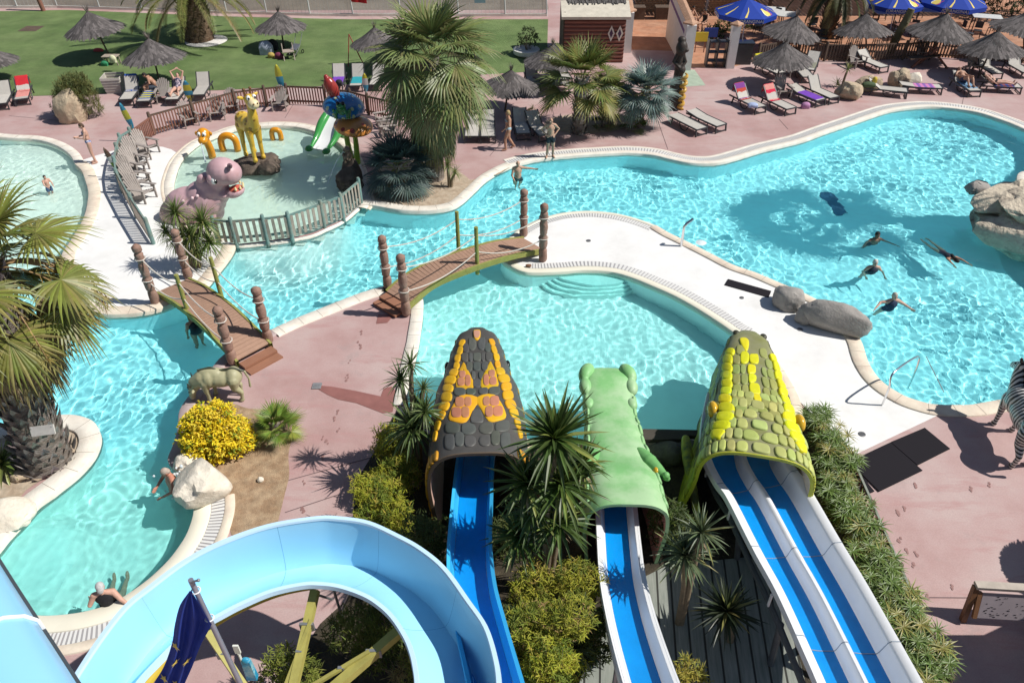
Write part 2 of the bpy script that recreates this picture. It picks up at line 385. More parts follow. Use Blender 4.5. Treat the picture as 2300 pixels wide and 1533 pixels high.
def grille(chain, d0, w, z, step=.11, gaps=()):
    ch = [chain[0]]; acc = 0
    for p, q in zip(chain, chain[1:]):
        Lq = (q - p).length; t = step - acc
        while t < Lq: ch.append(p.lerp(q, t / Lq)); t += step
        acc = (acc + Lq) % step
    a = offset(ch, -d0); b = offset(ch, -(d0 + w)); mb = MB()
    for i in range(len(ch) - 1):
        for (u, v, c) in ((0, .62, (1, 1, 1)), (.62, 1, (0, 0, 0))):
            zz = z if c[0] else z - .012
            q = [a[i].lerp(a[i + 1], u), a[i].lerp(a[i + 1], v), b[i].lerp(b[i + 1], v), b[i].lerp(b[i + 1], u)]
            mb.add([(p.x, p.y, zz) for p in q], [(3, 2, 1, 0)], c)
    return struct(mb.build('overflow_grille', m_grille, None, False, fix=False))
coping('coping', CW['top_d'], .34, .03, m_stonew)
coping('coping', CW['penin'], .42, .05, m_cope)
coping('coping', CW['isle'], .36, .07, m_stonew)
coping('coping', CW['north'], .26, .03, m_stonew)
grille(CW['north'], .27, .3, .018)
coping('coping', CW['north'], .14, .02, m_stonew, .58)
coping('coping', CW['east'], .4, .04, m_stonew)
coping('coping', CW['south'], .4, .05, m_cope)
coping('coping', CW['deck_n'], .3, .05, m_cope)
coping('coping', CW['deck_w'], .14, .03, m_cream); grille(CW['deck_w'], .15, .26, .022)
coping('coping', CW['tip'], .3, .04, m_cream)
coping('coping', CW['deck_s'], .24, .03, m_cream); grille(CW['deck_s'][10:], .25, .3, .022)
coping('coping', CW['b_east'], .4, .05, m_cope)
coping('coping', CW['b_south'], .3, .06, m_cope)
coping('coping', CW['b_west'], .34, .05, m_stonew)
coping('coping', CW['corner'], .34, .05, m_stonew)
coping('coping', CW['walk'], .42, .05, m_stonew)
coping('coping', CW['bull'], .3, .05, pm('wet_pink_kerb', (.42, .33, .32), .6, .2, 3, .3, 20, world=True))
coping('coping', CW['spa'], .36, .05, m_cream); grille(CW['spa'], .37, .3, .03, .07); coping('coping', CW['spa'], .2, .05, m_cope, .68)
coping('coping', CW['spit'], .46, .09, m_stonew)
coping('weir_rim', CW['weir'], .16, -.03, m_stonew, -.03)
kc = [KID[-1]] + list(KID[:84]); kseg = KID[:80]
kidland = KID[4:82]
coping('coping', kidland, .34, .03, m_stonew) ; coping('coping', kidland, .12, .015, m_cope, .36)
# ---------------------------------------------------------------- pool shell and water
def zone(px, r, d): p = G(*px); return (p, r, d)
ZN = [zone((60, 430), 7.5, .45), zone((560, 545), 1.0, .4), zone((650, 530), 1.1, .4), zone((745, 500), 1.0, .45), zone((215, 1250), 2.9, .85), zone((1200, 800), 6.5, .95), zone((60, 1215), 1.2, .3), zone((300, 1010), 2.0, 1.0), zone((80, 1290), .9, .35), (G(-60, 700), 5.5, .7)]
def depth(x, y):
    d = 1.4
    for p, r, dd in ZN:
        t = 1 - smoothstep(.55, 1.25, sqrt((x - p.x) ** 2 + (y - p.y) ** 2) / r)
        d = d * (1 - t) + dd * t
    return d
def tile_mat(name, c1, c2, sc):
    m, nt, o = nodes(name); L = nt.links; c = coords(nt, True)
    b = N(nt, 'BsdfPrincipled', Roughness=.6)
    L.new(mixc(nt, ramp(nt, noi(nt, c, sc, 5), [(.35, (0, 0, 0)), (.65, (1, 1, 1))]), c1, c2), b.inputs['Base Color'])
    L.new(b.outputs[0], o.inputs[0]); return m
m_pool = pm('pool_paint', (1, 1, 1), .6, .08, .7, attr=True, world=True)
m_poolb = tile_mat('pool_paint_pale', (.76, .90, .86), (.82, .93, .89), .6)
m_kid = tile_mat('pool_paint_sand', (.80, .79, .69), (.88, .87, .79), .7)
def water_mat(name):
    m, nt, o = nodes(name); g = N(nt, 'BsdfGlass', IOR=1.333, Roughness=0.0); nt.links.new(N(nt, 'Attribute', attribute_name='Col').outputs['Color'], g.inputs[0]); nt.links.new(g.outputs[0], o.inputs[0]); return m
m_water = water_mat('pool_water')
TINT = [(G(1200, 800), 6.8, (.655, .968, .972)), (G(40, 420), 9.0, (.90, .988, .988)), (G(215, 1250), 3.6, (.66, .968, .965)), (G(650, 545), 2.2, (.85, .98, .99))]
def tint(x, y):
    c = V((.66, .968, 1.0))
    for p, r, d in TINT:
        t = 1 - smoothstep(.55, 1.25, sqrt((x - p.x) ** 2 + (y - p.y) ** 2) / r); c = c.lerp(V(d), t)
    return tuple(c)
def cell(poly, step, grow, f, clip=None):
    xs = [p[0] for p in poly]; ys = [p[1] for p in poly]; x0, x1, y0, y1 = min(xs) - grow, max(xs) + grow, min(ys) - grow, max(ys) + grow
    if clip: x0 = max(x0, clip[0]); x1 = min(x1, clip[1]); y0 = max(y0, clip[2]); y1 = min(y1, clip[3])
    nx = int((x1 - x0) / step) + 1; ny = int((y1 - y0) / step) + 1
    n = len(poly); A = [[False] * nx for _ in range(ny)]
    for j in range(ny):                                       # scanline fill of the outline
        y = y0 + j * step; xs = []
        for i in range(n):
            a, b = poly[i], poly[(i + 1) % n]
            if (a[1] > y) != (b[1] > y): xs.append((b[0] - a[0]) * (y - a[1]) / (b[1] - a[1]) + a[0])
        xs.sort()
        for q, w in zip(xs[::2], xs[1::2]):
            for i in range(max(0, math.ceil((q - x0) / step)), min(nx - 1, int((w - x0) / step)) + 1): A[j][i] = True
    k = max(1, int(grow / step)); B = [[False] * nx for _ in range(ny)]
    for j in range(ny):
        r = A[j]; s = 0
        rr = [any(r[max(0, i - k):i + k + 1]) for i in range(nx)] if any(r) else r
        B[j] = rr
    C = [[any(B[q][i] for q in range(max(0, j - k), min(ny, j + k + 1))) for i in range(nx)] for j in range(ny)]
    idx = {}; vs = []; fs = []
    for j in range(ny):
        for i in range(nx):
            if C[j][i]: idx[(i, j)] = len(vs); x = x0 + i * step; y = y0 + j * step; vs.append((x, y, f(x, y)))
    for (i, j), a in idx.items():
        b = idx.get((i + 1, j)); c = idx.get((i + 1, j + 1)); d = idx.get((i, j + 1))
        if b is not None and c is not None and d is not None: fs.append((a, b, c, d))
    return vs, fs
def wave(amp, sx):
    def f(x, y):
        wx, wy = x + .25 * noise.noise(V((x * .8, y * .8, 20))), y + .25 * noise.noise(V((x * .8, y * .8, 30))); k = sx * (1 + .18 * noise.noise(V((x * .05, y * .05, 3))))
        p = V((wx * sx, wy * sx * .85, 0)); q = V((wx * sx * 2.3 + 7, wy * sx * 2.0, 4))
        a = .85 + .75 * noise.noise(V((x * .3, y * .3, 9)))
        return ZW + a * amp * (noise.noise(p) + .5 * noise.noise(q))
    return f
clipb = (-30, 34, 6.5, 60)
vs, fs = cell(LOOP, .056, .13, wave(.019, 3.0), clipb)
def waterobj(name, vs, fs, m, c=None):
    mb = MB(); mb.add(vs, fs); mb.c = [c or tint(*vs[f[0]][:2]) for f in fs]; mb.hascol = True; o = mb.build(name, m, None, True, 180); o.cycles.is_caustics_caster = True; o['kind'] = 'structure'; return o
waterobj('pool_water', vs, fs, m_water)
vs, fs = cell(KID, .065, .13, wave(.02, 2.8)); waterobj('kiddie_pool_water', vs, fs, m_water, (.86, .985, .985))
RECV = []
PALE = [(G(1200, 800), 6.5, (.93, .96, .94)), (G(215, 1250), 3.4, (.80, .93, .89)), (G(60, 430), 8.5, (.86, .90, .82)), (G(650, 545), 2.4, (.80, .90, .86))]
def paint(x, y):
    c = V((.72, .94, .955))
    for p, r, d in PALE:
        t = 1 - smoothstep(.6, 1.2, sqrt((x - p.x) ** 2 + (y - p.y) ** 2) / r); c = c.lerp(V(d), t)
    return tuple(c)
def shell(name, loop, m, dep):
    vs, fs = cell(loop, .3, .35, lambda x, y: -dep(x, y), clipb); mb = MB()
    for f in fs: mb.add([vs[i] for i in f], [(0, 1, 2, 3)], paint(*vs[f[0]][:2]))
    o = struct(mb.build(name + '_floor', m, None, True, 180)); RECV.append(o)
    mb = MB()
    for p, q in zip(loop, loop[1:] + loop[:1]):
        for z0, z1 in ((0, -.8), (-.8, -1.7)): mb.add([(p.x, p.y, z0), (q.x, q.y, z0), (q.x, q.y, z1), (p.x, p.y, z1)], [(0, 1, 2, 3)], paint(p.x, p.y))
    o = struct(mb.build(name + '_wall', m, None, True, 60)); RECV.append(o)
shell('lagoon', LOOP, m_pool, depth)
shell('kiddie_pool', KID, m_kid, lambda x, y: .33)
# second, paler lining over the floors of the landing pool, spa and beach entry
def lining(name, px, m, dz):
    poly = catmull(gl(px), 4, True); vs, fs = cell(poly, .2, .0, lambda x, y: -depth(x, y) + dz); mb = MB(); mb.add(vs, fs)
    o = struct(mb.build(name, m, None, True, 180)); RECV.append(o)
# submerged entry steps
for i, (a, b, t) in enumerate(((1255, 1405, 0), (1243, 1415, 1), (1232, 1425, 2), (1220, 1432, 3))):
    px = [(a, 612 + t * 6), (a - 4, 622 + t * 10), (a + 15, 632 + t * 12), (a + 50, 640 + t * 13), ((a + b) / 2, 644 + t * 12.5), (b - 40, 643 + t * 11.5), (b - 10, 638 + t * 9), (b + 4, 625 + t * 6), (b, 612 + t * 3)]
    z = -.24 - .17 * t; poly = catmull(gl([(x, y) for x, y in px], z), 4, True); mb = MB()
    mb.prism([(p.x, p.y) for p in poly], -1.3, z); o = struct(mb.build('pool_step', m_poolb, None, False)); RECV.append(o)
# ---------------------------------------------------------------- stains, joints and drains in the paving
m_wet = pm('wet_concrete', (.28, .125, .11), .3, .2, 3, world=True)
m_foot = pm('damp_footprint', (.30, .17, .155), .5, .2, 3, world=True)
overlay('wet_patch', gl([(720, 866), (745, 868), (800, 878), (855, 890), (862, 872), (880, 868), (890, 880), (882, 925), (860, 928), (800, 905), (760, 897), (735, 886), (715, 874)]), m_wet, .009)
overlay('wet_patch', gl([(850, 705), (885, 708), (870, 725), (845, 727)]), m_wet, .009)
mb = MB()
for (x, y) in [(812, 744), (806, 768), (813, 776), (786, 809), (778, 848), (781, 842), (756, 923), (752, 938), (760, 962), (723, 980), (735, 990), (727, 1025), (683, 1080), (680, 1142), (2017, 1148), (2033, 1140), (1975, 1165), (1970, 1175), (2021, 1208), (2038, 1235), (2058, 1240), (2014, 1270), (2052, 1266), (2141, 1315), (2005, 1241), (2057, 1332), (2082, 1335), (1929, 1021), (2054, 1087), (2220, 1085), (2180, 1095)]:
    for q in range(2):
        c = G(x + R.uniform(-3, 3), y + q * 6); a0 = R.uniform(0, 6); r = R.uniform(.025, .055)
        mb.add([(c.x + r * (1 + .35 * sin(3 * a + a0)) * cos(a) * .7, c.y + r * 1.2 * sin(a), .0095 + q * .0006) for a in [k * pi / 5 for k in range(10)]], [tuple(range(10))])
struct(mb.build('wet_footprint', m_foot, None, False))
mb = MB()
for a, b in [((1985, 1340), (2240, 1342)), ((2080, 1440), (2150, 1480)), ((640, 1080), (840, 1025)), ((640, 1150), (760, 1110)), ((1237, 232), (1245, 262)), ((1470, 250), (1500, 335)), ((2160, 240), (2167, 205)), ((1750, 268), (1770, 290)), ((1170, 270), (1100, 350)), ((640, 265), (660, 232)), ((2080, 800), (2120, 880)), ((20, 260), (180, 275))]:
    mb.bar(G(*a, .005), G(*b, .005), .022, .004)
struct(mb.build('paving_joint', pm('joint_filler', (.16, .11, .11), .9, .2), None, False))
q = [G(1838, 450, -.95), G(1862, 446, -.95), G(1900, 492, -.95), G(1876, 498, -.95)]; mb = MB(); mb.prism([(p.x, p.y) for p in q], -1.5, -1.36); o = mb.build('pool_drain_grate', pm('dark_blue_grate', (.05, .12, .22), .6, .2, 6), None, False, fix=True); struct(o); RECV.append(o)
# ================================================================ plants
m_leaf = pm('palm_leaf', (1, 1, 1), .45, .18, 9, attr=True, trans=.22, spec=.5)
m_leafm = pm('matte_leaf', (1, 1, 1), .6, .15, 9, attr=True, trans=.25, spec=.3)
m_bark = pm('palm_bark', (.20, .16, .13), .95, .5, 5, 1.0, 14, stretch=(1, 1, 3), col2=(.34, .30, .27), fac=(.4, .65), bdist=.05)
m_bark2 = pm('brown_palm_bark', (.12, .075, .045), .95, .5, 6, 1.0, 14, stretch=(1, 1, 3), col2=(.2, .14, .09), fac=(.4, .65), bdist=.05)
m_boot = pm('leaf_base_bark', (1, 1, 1), .95, .4, 8, .6, 30, attr=True)
m_stem = pm('plant_stem', (.22, .17, .11), .9, .3, 10, .4, 30)
def jit(c, v=.25, rr=R):
    k = 1 + rr.uniform(-v, v); return tuple(max(0, x * k * (1 + rr.uniform(-.08, .08))) for x in c)
def frame(d, up=V((0, 0, 1))):
    d = d.normalized(); s = d.cross(up)
    if s.length < 1e-3: s = d.orthogonal()
    s.normalize(); return d, s, s.cross(d)
def sword(mb, p, d, L, w, droop, col, n=3, fold=.25, taper=.35):
    """one long leaf: a folded blade that bends down along its length"""
    d, s, u = frame(d); rows = []
    pos = V(p); dd = d.copy(); st = L / n
    for i in range(n + 1):
        t = i / n; ww = w * (taper + (1 - taper) * sin(min(1, t * 2.2) * pi / 2)) * (1 - t ** 2.2) if i < n else 0.0015
        rows.append([pos - s * ww / 2 + u * ww * fold, pos.copy(), pos + s * ww / 2 + u * ww * fold])
        pos = pos + dd * st; dd = (dd + V((0, 0, -1)) * droop / n).normalized()
    mb.grid(rows, col)
def fan(mb, p, d, pet, Rb, nseg, span, droop, col, dry=None, wid=1.0, petcol=(.2, .22, .08), cup=.15, rr=R):
    """a fan-palm leaf: bending petiole, then pleated segments with hanging tips"""
    p = V(p); d = d.normalized(); pts = [p]; dd = d.copy()
    for i in range(4): pts.append(pts[-1] + dd * pet / 4); dd = (dd + V((0, 0, -1)) * droop * .16).normalized()
    mb.tube(pts, [.022, .02, .017, .014, .012], 4, False, petcol)
    f, s, u = frame(dd); hub = pts[-1]
    for k in range(nseg):
        a = (k / (nseg - 1) - .5) * span; e = (f * cos(a) + s * sin(a) + u * cup * abs(sin(a)) * .6).normalized()
        L = Rb * (1 - .28 * (abs(a) / (span / 2)) ** 2) * rr.uniform(.82, 1.1); w = Rb * span / nseg * .62 * wid
        n_ = e.cross(u).normalized() if e.cross(u).length > .01 else s
        c = jit(col, .34, rr)
        if dry and rr.random() < .25: c = tuple(x * .6 + y * .4 for x, y in zip(c, dry))
        q = hub.copy(); ee = e.copy(); rows = []
        for i in range(5):
            t = i / 4; ww = w * (.25 + 1.6 * t if t < .45 else .97 * (1 - (t - .45) / .55) + .02)
            ww *= .86; rows.append([q - n_ * ww / 2, q + u * ww * .28, q + n_ * ww / 2])
            ee = (ee + V((0, 0, -1)) * droop * (.06 + .5 * t * t) * rr.uniform(.7, 1.4)).normalized(); q = q + ee * L / 4
        mb.grid(rows, c)
def golden(n, lo, hi, rr=R):
    """n directions round an axis, elevation running from hi (top) to lo"""
    for i in range(n):
        t = (i + .5) / n; el = hi + (lo - hi) * t + rr.uniform(-.1, .1); az = i * 2.39996 + rr.uniform(-.25, .25)
        yield V((cos(el) * cos(az), cos(el) * sin(az), sin(el))), t
def palm(name, label, base, top, r0, r1, nleaf, pet, Rb, col, dry=(.32, .24, .12), skirt=0, seed=1, nseg=26, span=radians(250), lo=-.6, droop=1.0, bark=m_bark, boots=0, group=None, cup=.15, cat='palm tree', bootcol=(.28, .25, .22)):
    rr = random.Random(seed); o = thing(name, label, cat, base, 0, group); top = V(top) - V(base)
    mid = top * .5 + V((rr.uniform(-.1, .1), 0, 0)); tr = catmull([V((0, 0, -.1)), mid, top], 8); n = len(tr); mb = MB()
    rad = [r0 + (r1 - r0) * min(1, (i / (n - 1)) ** .6) + .018 * rr.uniform(-1, 1) for i in range(n)]
    mb.tube(tr, rad, 18); mb.build('trunk', bark, o, True, 60)
    if boots:
        mb = MB()
        for i in range(boots):
            t = (i + .5) / boots; k = min(n - 2, int(t * (n - 1))); c = tr[k].lerp(tr[k + 1], t * (n - 1) - k); az = i * 2.39996; rd = rad[k] * .93
            dirr = V((cos(az), sin(az), 1.5)).normalized(); b = c + V((cos(az), sin(az), 0)) * rd
            sword(mb, b, dirr, rr.uniform(.16, .26) * min(1.5, r1 / .22), .15 * min(1.3, r1 / .22), -.25, jit(bootcol, .35, rr), 2, -.2, 1.0)
        mb.build('bark_scales', m_boot, o, True, 180)
    mb = MB()
    for d, t in golden(nleaf, lo, 1.35, rr):
        c = tuple(x * (1 - .25 * t) for x in col) if t < .8 else tuple(x * .55 + y * .45 for x, y in zip(col, dry))
        fan(mb, top + V((d.x, d.y, 0)) * r1 * .5 + V((0, 0, -.25 * t)), d, pet * rr.uniform(.85, 1.1) * (.7 + .4 * t), Rb * rr.uniform(.88, 1.08), nseg, span, droop * (.6 + .7 * t), c, dry, 1, (.25, .25, .09), cup, rr)
    mb.build('crown', m_leaf, o, False)
    if skirt:
        mb = MB()
        for i in range(skirt):
            t = i / skirt; z = top.z * (.95 - (.42 if boots == 0 else .25) * t); az = i * 2.39996; d = V((cos(az), sin(az), -.35 - 1.2 * t))
            c = jit((.30, .24, .12) if rr.random() < .6 else (.24, .25, .11), .3, rr)
            fan(mb, V((top.x * z / top.z, top.y * z / top.z, z)) + V((cos(az), sin(az), 0)) * r1 * .8, d, pet * .55, Rb * .95, 15, radians(120), 2.6, c, (.38, .32, .2), 1, (.28, .2, .1), .1, rr)
        mb.build('dead_frond_skirt', m_leafm, o, False)
    return o
def feather(mb, p, d, L, droop, col, rr, npin=46, pin=.5):
    pts = []; q = V(p); dd = d.normalized(); n = 12
    for i in range(n + 1): pts.append(q.copy()); q = q + dd * L / n; dd = (dd + V((0, 0, -1)) * droop / n * (.4 + 1.2 * i / n)).normalized()
    mb.tube(pts, [.035 - .028 * i / n for i in range(n + 1)], 4, False, (.30, .26, .10))
    for i in range(npin):
        t = .12 + .88 * i / npin; k = min(n - 1, int(t * n)); c = pts[k].lerp(pts[k + 1], t * n - k); f, s, u = frame(pts[k + 1] - pts[k])
        for sg in (-1, 1):
            l = pin * (sin(pi * min(.97, t * .9 + .08)) ** .6) * rr.uniform(.85, 1.1)
            sword(mb, c, f * .75 + s * sg * .9 + u * .28 + V((0, 0, -.1)), l, .05, .5, jit(col, .25, rr), 2, .3, .8)
def date_palm(name, label, base, h, r, nleaf, L, col, seed, lo=-.3, droop=1.8, group=None):
    rr = random.Random(seed); o = thing(name, label, 'palm tree', base, 0, group); mb = MB()
    mb.tube([V((0, 0, -.1)), V((0, 0, .3)), V((0, 0, h * .6)), V((0, 0, h))], [r * 1.05, r * .9, r * 1.05, r * .75], 16); mb.build('trunk', m_bark2, o, True, 60)
    mb = MB()
    for i in range(90):
        t = (i + .5) / 90; az = i * 2.39996; rd = r * .92; b = V((cos(az) * rd, sin(az) * rd, t * h))
        sword(mb, b, V((cos(az) * .8, sin(az) * .8, 1)), .3, .2, -.2, jit((.17, .11, .065), .4, rr), 2, -.2, 1.0)
    mb.build('bark_scales', m_boot, o, True, 180)
    mb = MB()
    for d, t in golden(nleaf, lo, 1.2, rr): feather(mb, V((d.x * r * .5, d.y * r * .5, h)), d, L * rr.uniform(.85, 1.1), droop * (.6 + .6 * t), col if t < .85 else (.30, .24, .10), rr)
    mb.build('crown', m_leaf, o, False); return o
def rosette(mb, c, n, L, w, droop, col, rr, lo=-.7, hi=1.45, tilt=V((0, 0, 0)), col2=None):
    for d, t in golden(n, lo, hi, rr):
        k = jit(col if not col2 or rr.random() > .15 else col2, .3, rr)
        sword(mb, V(c), (d + tilt), L * rr.uniform(.8, 1.12) * (.75 + .25 * min(1, t * 3)), w, droop * (.35 + t), k, 3, .22, .7)
def yucca(name, label, base, heads, n, L, w, droop, col, seed, group=None, cat='yucca', dead=0, col2=(.3, .3, .1), stemr=.06):
    rr = random.Random(seed); base = V(base); o = thing(name, label, cat, base, 0, group); mb = MB(); st = MB(); dm = MB()
    for h in heads:
        p = V(h[:3]) - base; s = h[3] if len(h) > 3 else 1
        low = V((p.x * .25, p.y * .25, -.05)); st.tube(catmull([low, p * .55 + V((p.x * -.08, 0, 0)), p], 5), [stemr * (1.2 - .04 * i) for i in range(11)], 8)
        rosette(mb, p, int(n * s), L * s, w * s, droop, col, rr, col2=col2)
        if dead:
            for i in range(dead):
                az = i * 2.4; sword(dm, p - V((0, 0, .1 + .25 * i / dead)), V((cos(az), sin(az), -1.2)), L * .6, w * .7, .8, jit((.28, .22, .13), .3, rr), 2)
    st.build('stem', m_stem, o, True, 60); mb.build('foliage', m_leaf, o, False)
    if dead: dm.build('dead_leaves', m_leafm, o, False)
    return o
def shrub(name, label, base, lobes, n, lw, ll, cols, seed, group=None, cat='shrub', stems=12, airy=.35, m=m_leafm, up=.2):
    """leaf cloud: small leaves on many shoots that fill several uneven lobes"""
    rr = random.Random(seed); base = V(base); o = thing(name, label, cat, base, 0, group); st = MB(); mb = MB()
    tot = sum(r[0] * r[1] * r[2] for _, r in lobes)
    for c, r in lobes:
        c = V(c); k = int(n * r[0] * r[1] * r[2] / tot)
        for i in range(max(2, int(stems / len(lobes)))):
            q = c + V((rr.gauss(0, .4) * r[0], rr.gauss(0, .4) * r[1], rr.uniform(-.3, .7) * r[2]))
            st.tube(catmull([V((q.x * .3, q.y * .3, -.05)), V((q.x * .75, q.y * .75, q.z * .6)), q], 3), [.016, .014, .012, .011, .01, .008, .006], 5)
        for i in range(k // 6):
            while True:
                d = V((rr.uniform(-1, 1), rr.uniform(-1, 1), rr.uniform(-.8, 1)))
                if d.length < 1: break
            d = d.normalized() * (d.length ** airy); q = c + V((d.x * r[0], d.y * r[1], d.z * r[2])) * (1 + .35 * noise.noise(V((d.x * 2.5 + seed, d.y * 2.5, d.z * 2.5))))
            base_c = cols[0] if noise.noise(q * 3.1 + V((seed, 0, 0))) > -.05 else cols[1]
            if len(cols) > 2 and rr.random() < .12: base_c = cols[2]
            for j in range(6):
                e = V((rr.gauss(0, 1), rr.gauss(0, 1), rr.gauss(up, .8))); 
                if e.length < .1: e = V((0, 0, 1))
                sword(mb, q + V((rr.gauss(0, .03), rr.gauss(0, .03), rr.gauss(0, .03))), e, ll * rr.uniform(.6, 1.2), lw, .5, jit(base_c, .3, rr), 2, .2, .6)
    st.build('stems', m_stem, o, True, 60); mb.build('foliage', m, o, False); return o
def umbrella_sedge(base, n, rad, hmin, hmax, label, seed, lean=V((0, 0, 0))):
    rr = random.Random(seed); o = thing('umbrella_sedge', label, 'plant', base, 0, 'umbrella sedge hedge along the deck edge'); st = MB(); mb = MB()
    for i in range(n):
        a = rr.uniform(0, 2 * pi); r = rad * sqrt(rr.random()); z = rr.uniform(hmin, hmax); p = V((cos(a) * r, sin(a) * r, z)) + lean * z
        st.tube([V((p.x * .4, p.y * .4, 0)), V((p.x * .8, p.y * .8, z * .6)), p], [.008, .007, .006], 4, False)
        c = (.135, .205, .045) if rr.random() < .8 else (.30, .28, .08); sc = rr.uniform(.65, 1.15)
        for k in range(15):
            az = k * 2 * pi / 15 + rr.uniform(-.15, .15); sword(mb, p, V((cos(az), sin(az), rr.uniform(-.05, .5))), .3 * sc, .032 * sc, .7, jit(c, .3, rr), 2, .2, .8)
    st.build('stems', m_stem, o, True, 60); mb.build('whorls', m_leaf, o, False); return o
def up(base_px, top_px):
    b = G(*base_px); return b, AT(top_px[0], top_px[1], b.y)
# ---- big palms
b, t = up((975, 400), (968, 128))
palm('fan_palm', 'tall fan palm with shaggy dead skirt standing between kiddie pool and lagoon', b, t, .42, .3, 44, 1.55, 1.5, (.18, .225, .075), skirt=52, seed=5, nseg=32, span=radians(235), lo=-.95, droop=1.0)
b, t = up((105, 1035), (-45, 600))
palm('fan_palm', 'fan palm with thick grey ringed trunk and small plaque nailed to it', b, t, .60, .40, 27, 1.4, 1.3, (.215, .235, .05), skirt=22, seed=8, nseg=34, lo=-.95, droop=1.2, boots=300, dry=(.36, .27, .12), bootcol=(.34, .31, .29))
fp_ = bpy.data.objects['fan_palm.001']; tp_ = t - b; rr = random.Random(77)
for k in range(9):
    a = rr.uniform(-1.5, .9); d = V((cos(a), sin(a), .35)); q = tp_ + V((0, 0, -.1)); pts = [q.copy()]; dd = d.normalized()
    for i in range(9): q = q + dd * rr.uniform(.24, .32); dd = (dd + V((0, 0, -.26))).normalized(); pts.append(q.copy())
    mb = MB(); mb.tube(pts, [.022 - .0015 * i for i in range(10)], 5, False, (.42, .27, .13))
    for i in range(60): c = pts[4 + i % 6].lerp(pts[min(9, 5 + i % 6)], rr.random()); sword(mb, c, V((rr.gauss(0, 1), rr.gauss(0, 1), -1.2)), rr.uniform(.12, .3), .022, .6, jit((.36, .27, .08), .4, rr), 2)
    mb.build('hanging_flower_stalk', m_leafm, fp_, False)
b, t = up((1300, 298), (1308, 176))
palm('fan_palm', 'green and yellow fan palm with scaly grey trunk beside the bald man', b, t, .3, .26, 27, 1.15, 1.2, (.18, .215, .055), seed=12, nseg=24, span=radians(210), lo=-.35, droop=.55, boots=90, dry=(.33, .25, .08), cup=.4)
b, t = up((1360, 285), (1362, 205))
palm('fan_palm', 'slim yellowing fan palm behind the scaly trunked one', b, t, .16, .14, 18, .6, .8, (.16, .18, .05), seed=13, nseg=20, span=radians(200), lo=-.5, droop=.7, boots=50, dry=(.36, .27, .09), cup=.3)
b, t = up((1435, 285), (1452, 200))
palm('blue_fan_palm', 'silvery blue fan palm in the bed by the dark carved statue', b, t, .2, .17, 36, .75, .95, (.22, .30, .28), seed=14, nseg=26, span=radians(230), lo=-.7, droop=.45, boots=40, dry=(.30, .33, .27), cup=.35)
b, t = up((895, 425), (893, 368))
palm('blue_fan_palm', 'dark blue green fan palm at the foot of the tall shaggy palm', b, t, .2, .18, 30, .75, .95, (.09, .14, .125), seed=15, nseg=26, span=radians(230), lo=-.55, droop=.5, dry=(.13, .17, .15), cup=.3)
b, t = up((622, 985), (620, 950))
palm('dwarf_palm', 'small bright green fan palm beside the yellow bush', b, t, .09, .08, 15, .28, .48, (.17, .27, .04), seed=16, nseg=26, span=radians(200), lo=-.3, droop=.3, dry=(.33, .30, .06), cup=.3, cat='palm')
for i, (x, y, tx, ty, lab) in enumerate([(1360, 283, 1362, 262, 'dwarf fan palm low between the palm trunks'), (1420, 290, 1425, 275, 'dwarf fan palm under the silvery blue palm')]):
    b, t = up((x, y), (tx, ty)); palm('dwarf_palm', lab, b, t, .09, .08, 13, .35, .5, (.10, .17, .04), seed=40 + i, nseg=18, span=radians(200), lo=-.2, droop=.4, cat='palm')
date_palm('date_palm', 'stout date palm in a white gravel ring on the lawn', G(450, 92), 2.6, .85, 44, 3.9, (.22, .24, .065), 21, droop=2.0, lo=-.2)
date_palm('date_palm', 'dark date palm rising from the terrace between blue parasols', G(1855, 84), 2.7, .45, 32, 2.7, (.085, .10, .04), 22, droop=2.4, lo=-.7)
mb = MB(); mb.lathe([(1.15, 0), (1.2, .06), (1.1, .09), (.4, .1)], 26); struct(mb.build('gravel_ring', pm('white_gravel', (.68, .66, .63), .9, .25, 8, .8, 60, bdist=.02), None)).location = G(464, 94)
# plaque on the trunk of the fan palm
b = G(105, 1035); pl = AT(96, 966, b.y - .62); o = thing('plaque', 'blank grey plaque fixed to the thick palm trunk', 'sign', pl)
mb = MB(); mb.box((0, 0, 0), (.56, .03, .22), RY(-.16) @ RX(-.5)); mb.build('board', pm('worn_plaque', (.55, .53, .50), .6, .25, 4, col2=(.35, .33, .3), fac=(.55, .7)), o); 
for sx in (-.24, .24): mb = MB(); mb.ell(RY(-.16) @ RX(-.5) @ V((sx, -.02, .07)), .012); mb.build('screw', pm('steel', (.5, .5, .5), .35, .05, metal=1), o)
# ---- yuccas, dracaenas and sword-leaved plants
def heads(base_px, hs):
    b = G(*base_px); out = []
    for h in hs: p = AT(h[0], h[1], b.y + (h[3] if len(h) > 3 else 0)); out.append((p.x, p.y, max(.15, p.z), h[2] if len(h) > 2 else 1))
    return b, out
GR = (.075, .12, .03); GY = (.13, .17, .04)
b, h = heads((935, 1045), [(922, 818, .7), (900, 852, .8), (951, 873, .6), (935, 905, .6)])
yucca('dracaena', 'tall dracaena with several spiky heads over the pool edge', b, h, 60, .62, .05, .5, (.085, .13, .04), 31, cat='dracaena', col2=(.17, .22, .09))
b, h = heads((930, 1090), [(928, 962, 1.15), (955, 925, .8)])
yucca('dracaena', 'drooping long leaved dracaena beside the orange snake head', b, h, 80, .72, .055, 1.1, (.095, .145, .04), 32, cat='dracaena', col2=(.2, .25, .1))
b, h = heads((1215, 1330), [(1246, 985, 1.15), (1262, 1088, 1.1), (1183, 1085, .95), (1254, 1175, 1), (1165, 1205, .9), (1200, 1150, .8), (1310, 1040, .7, .3)])
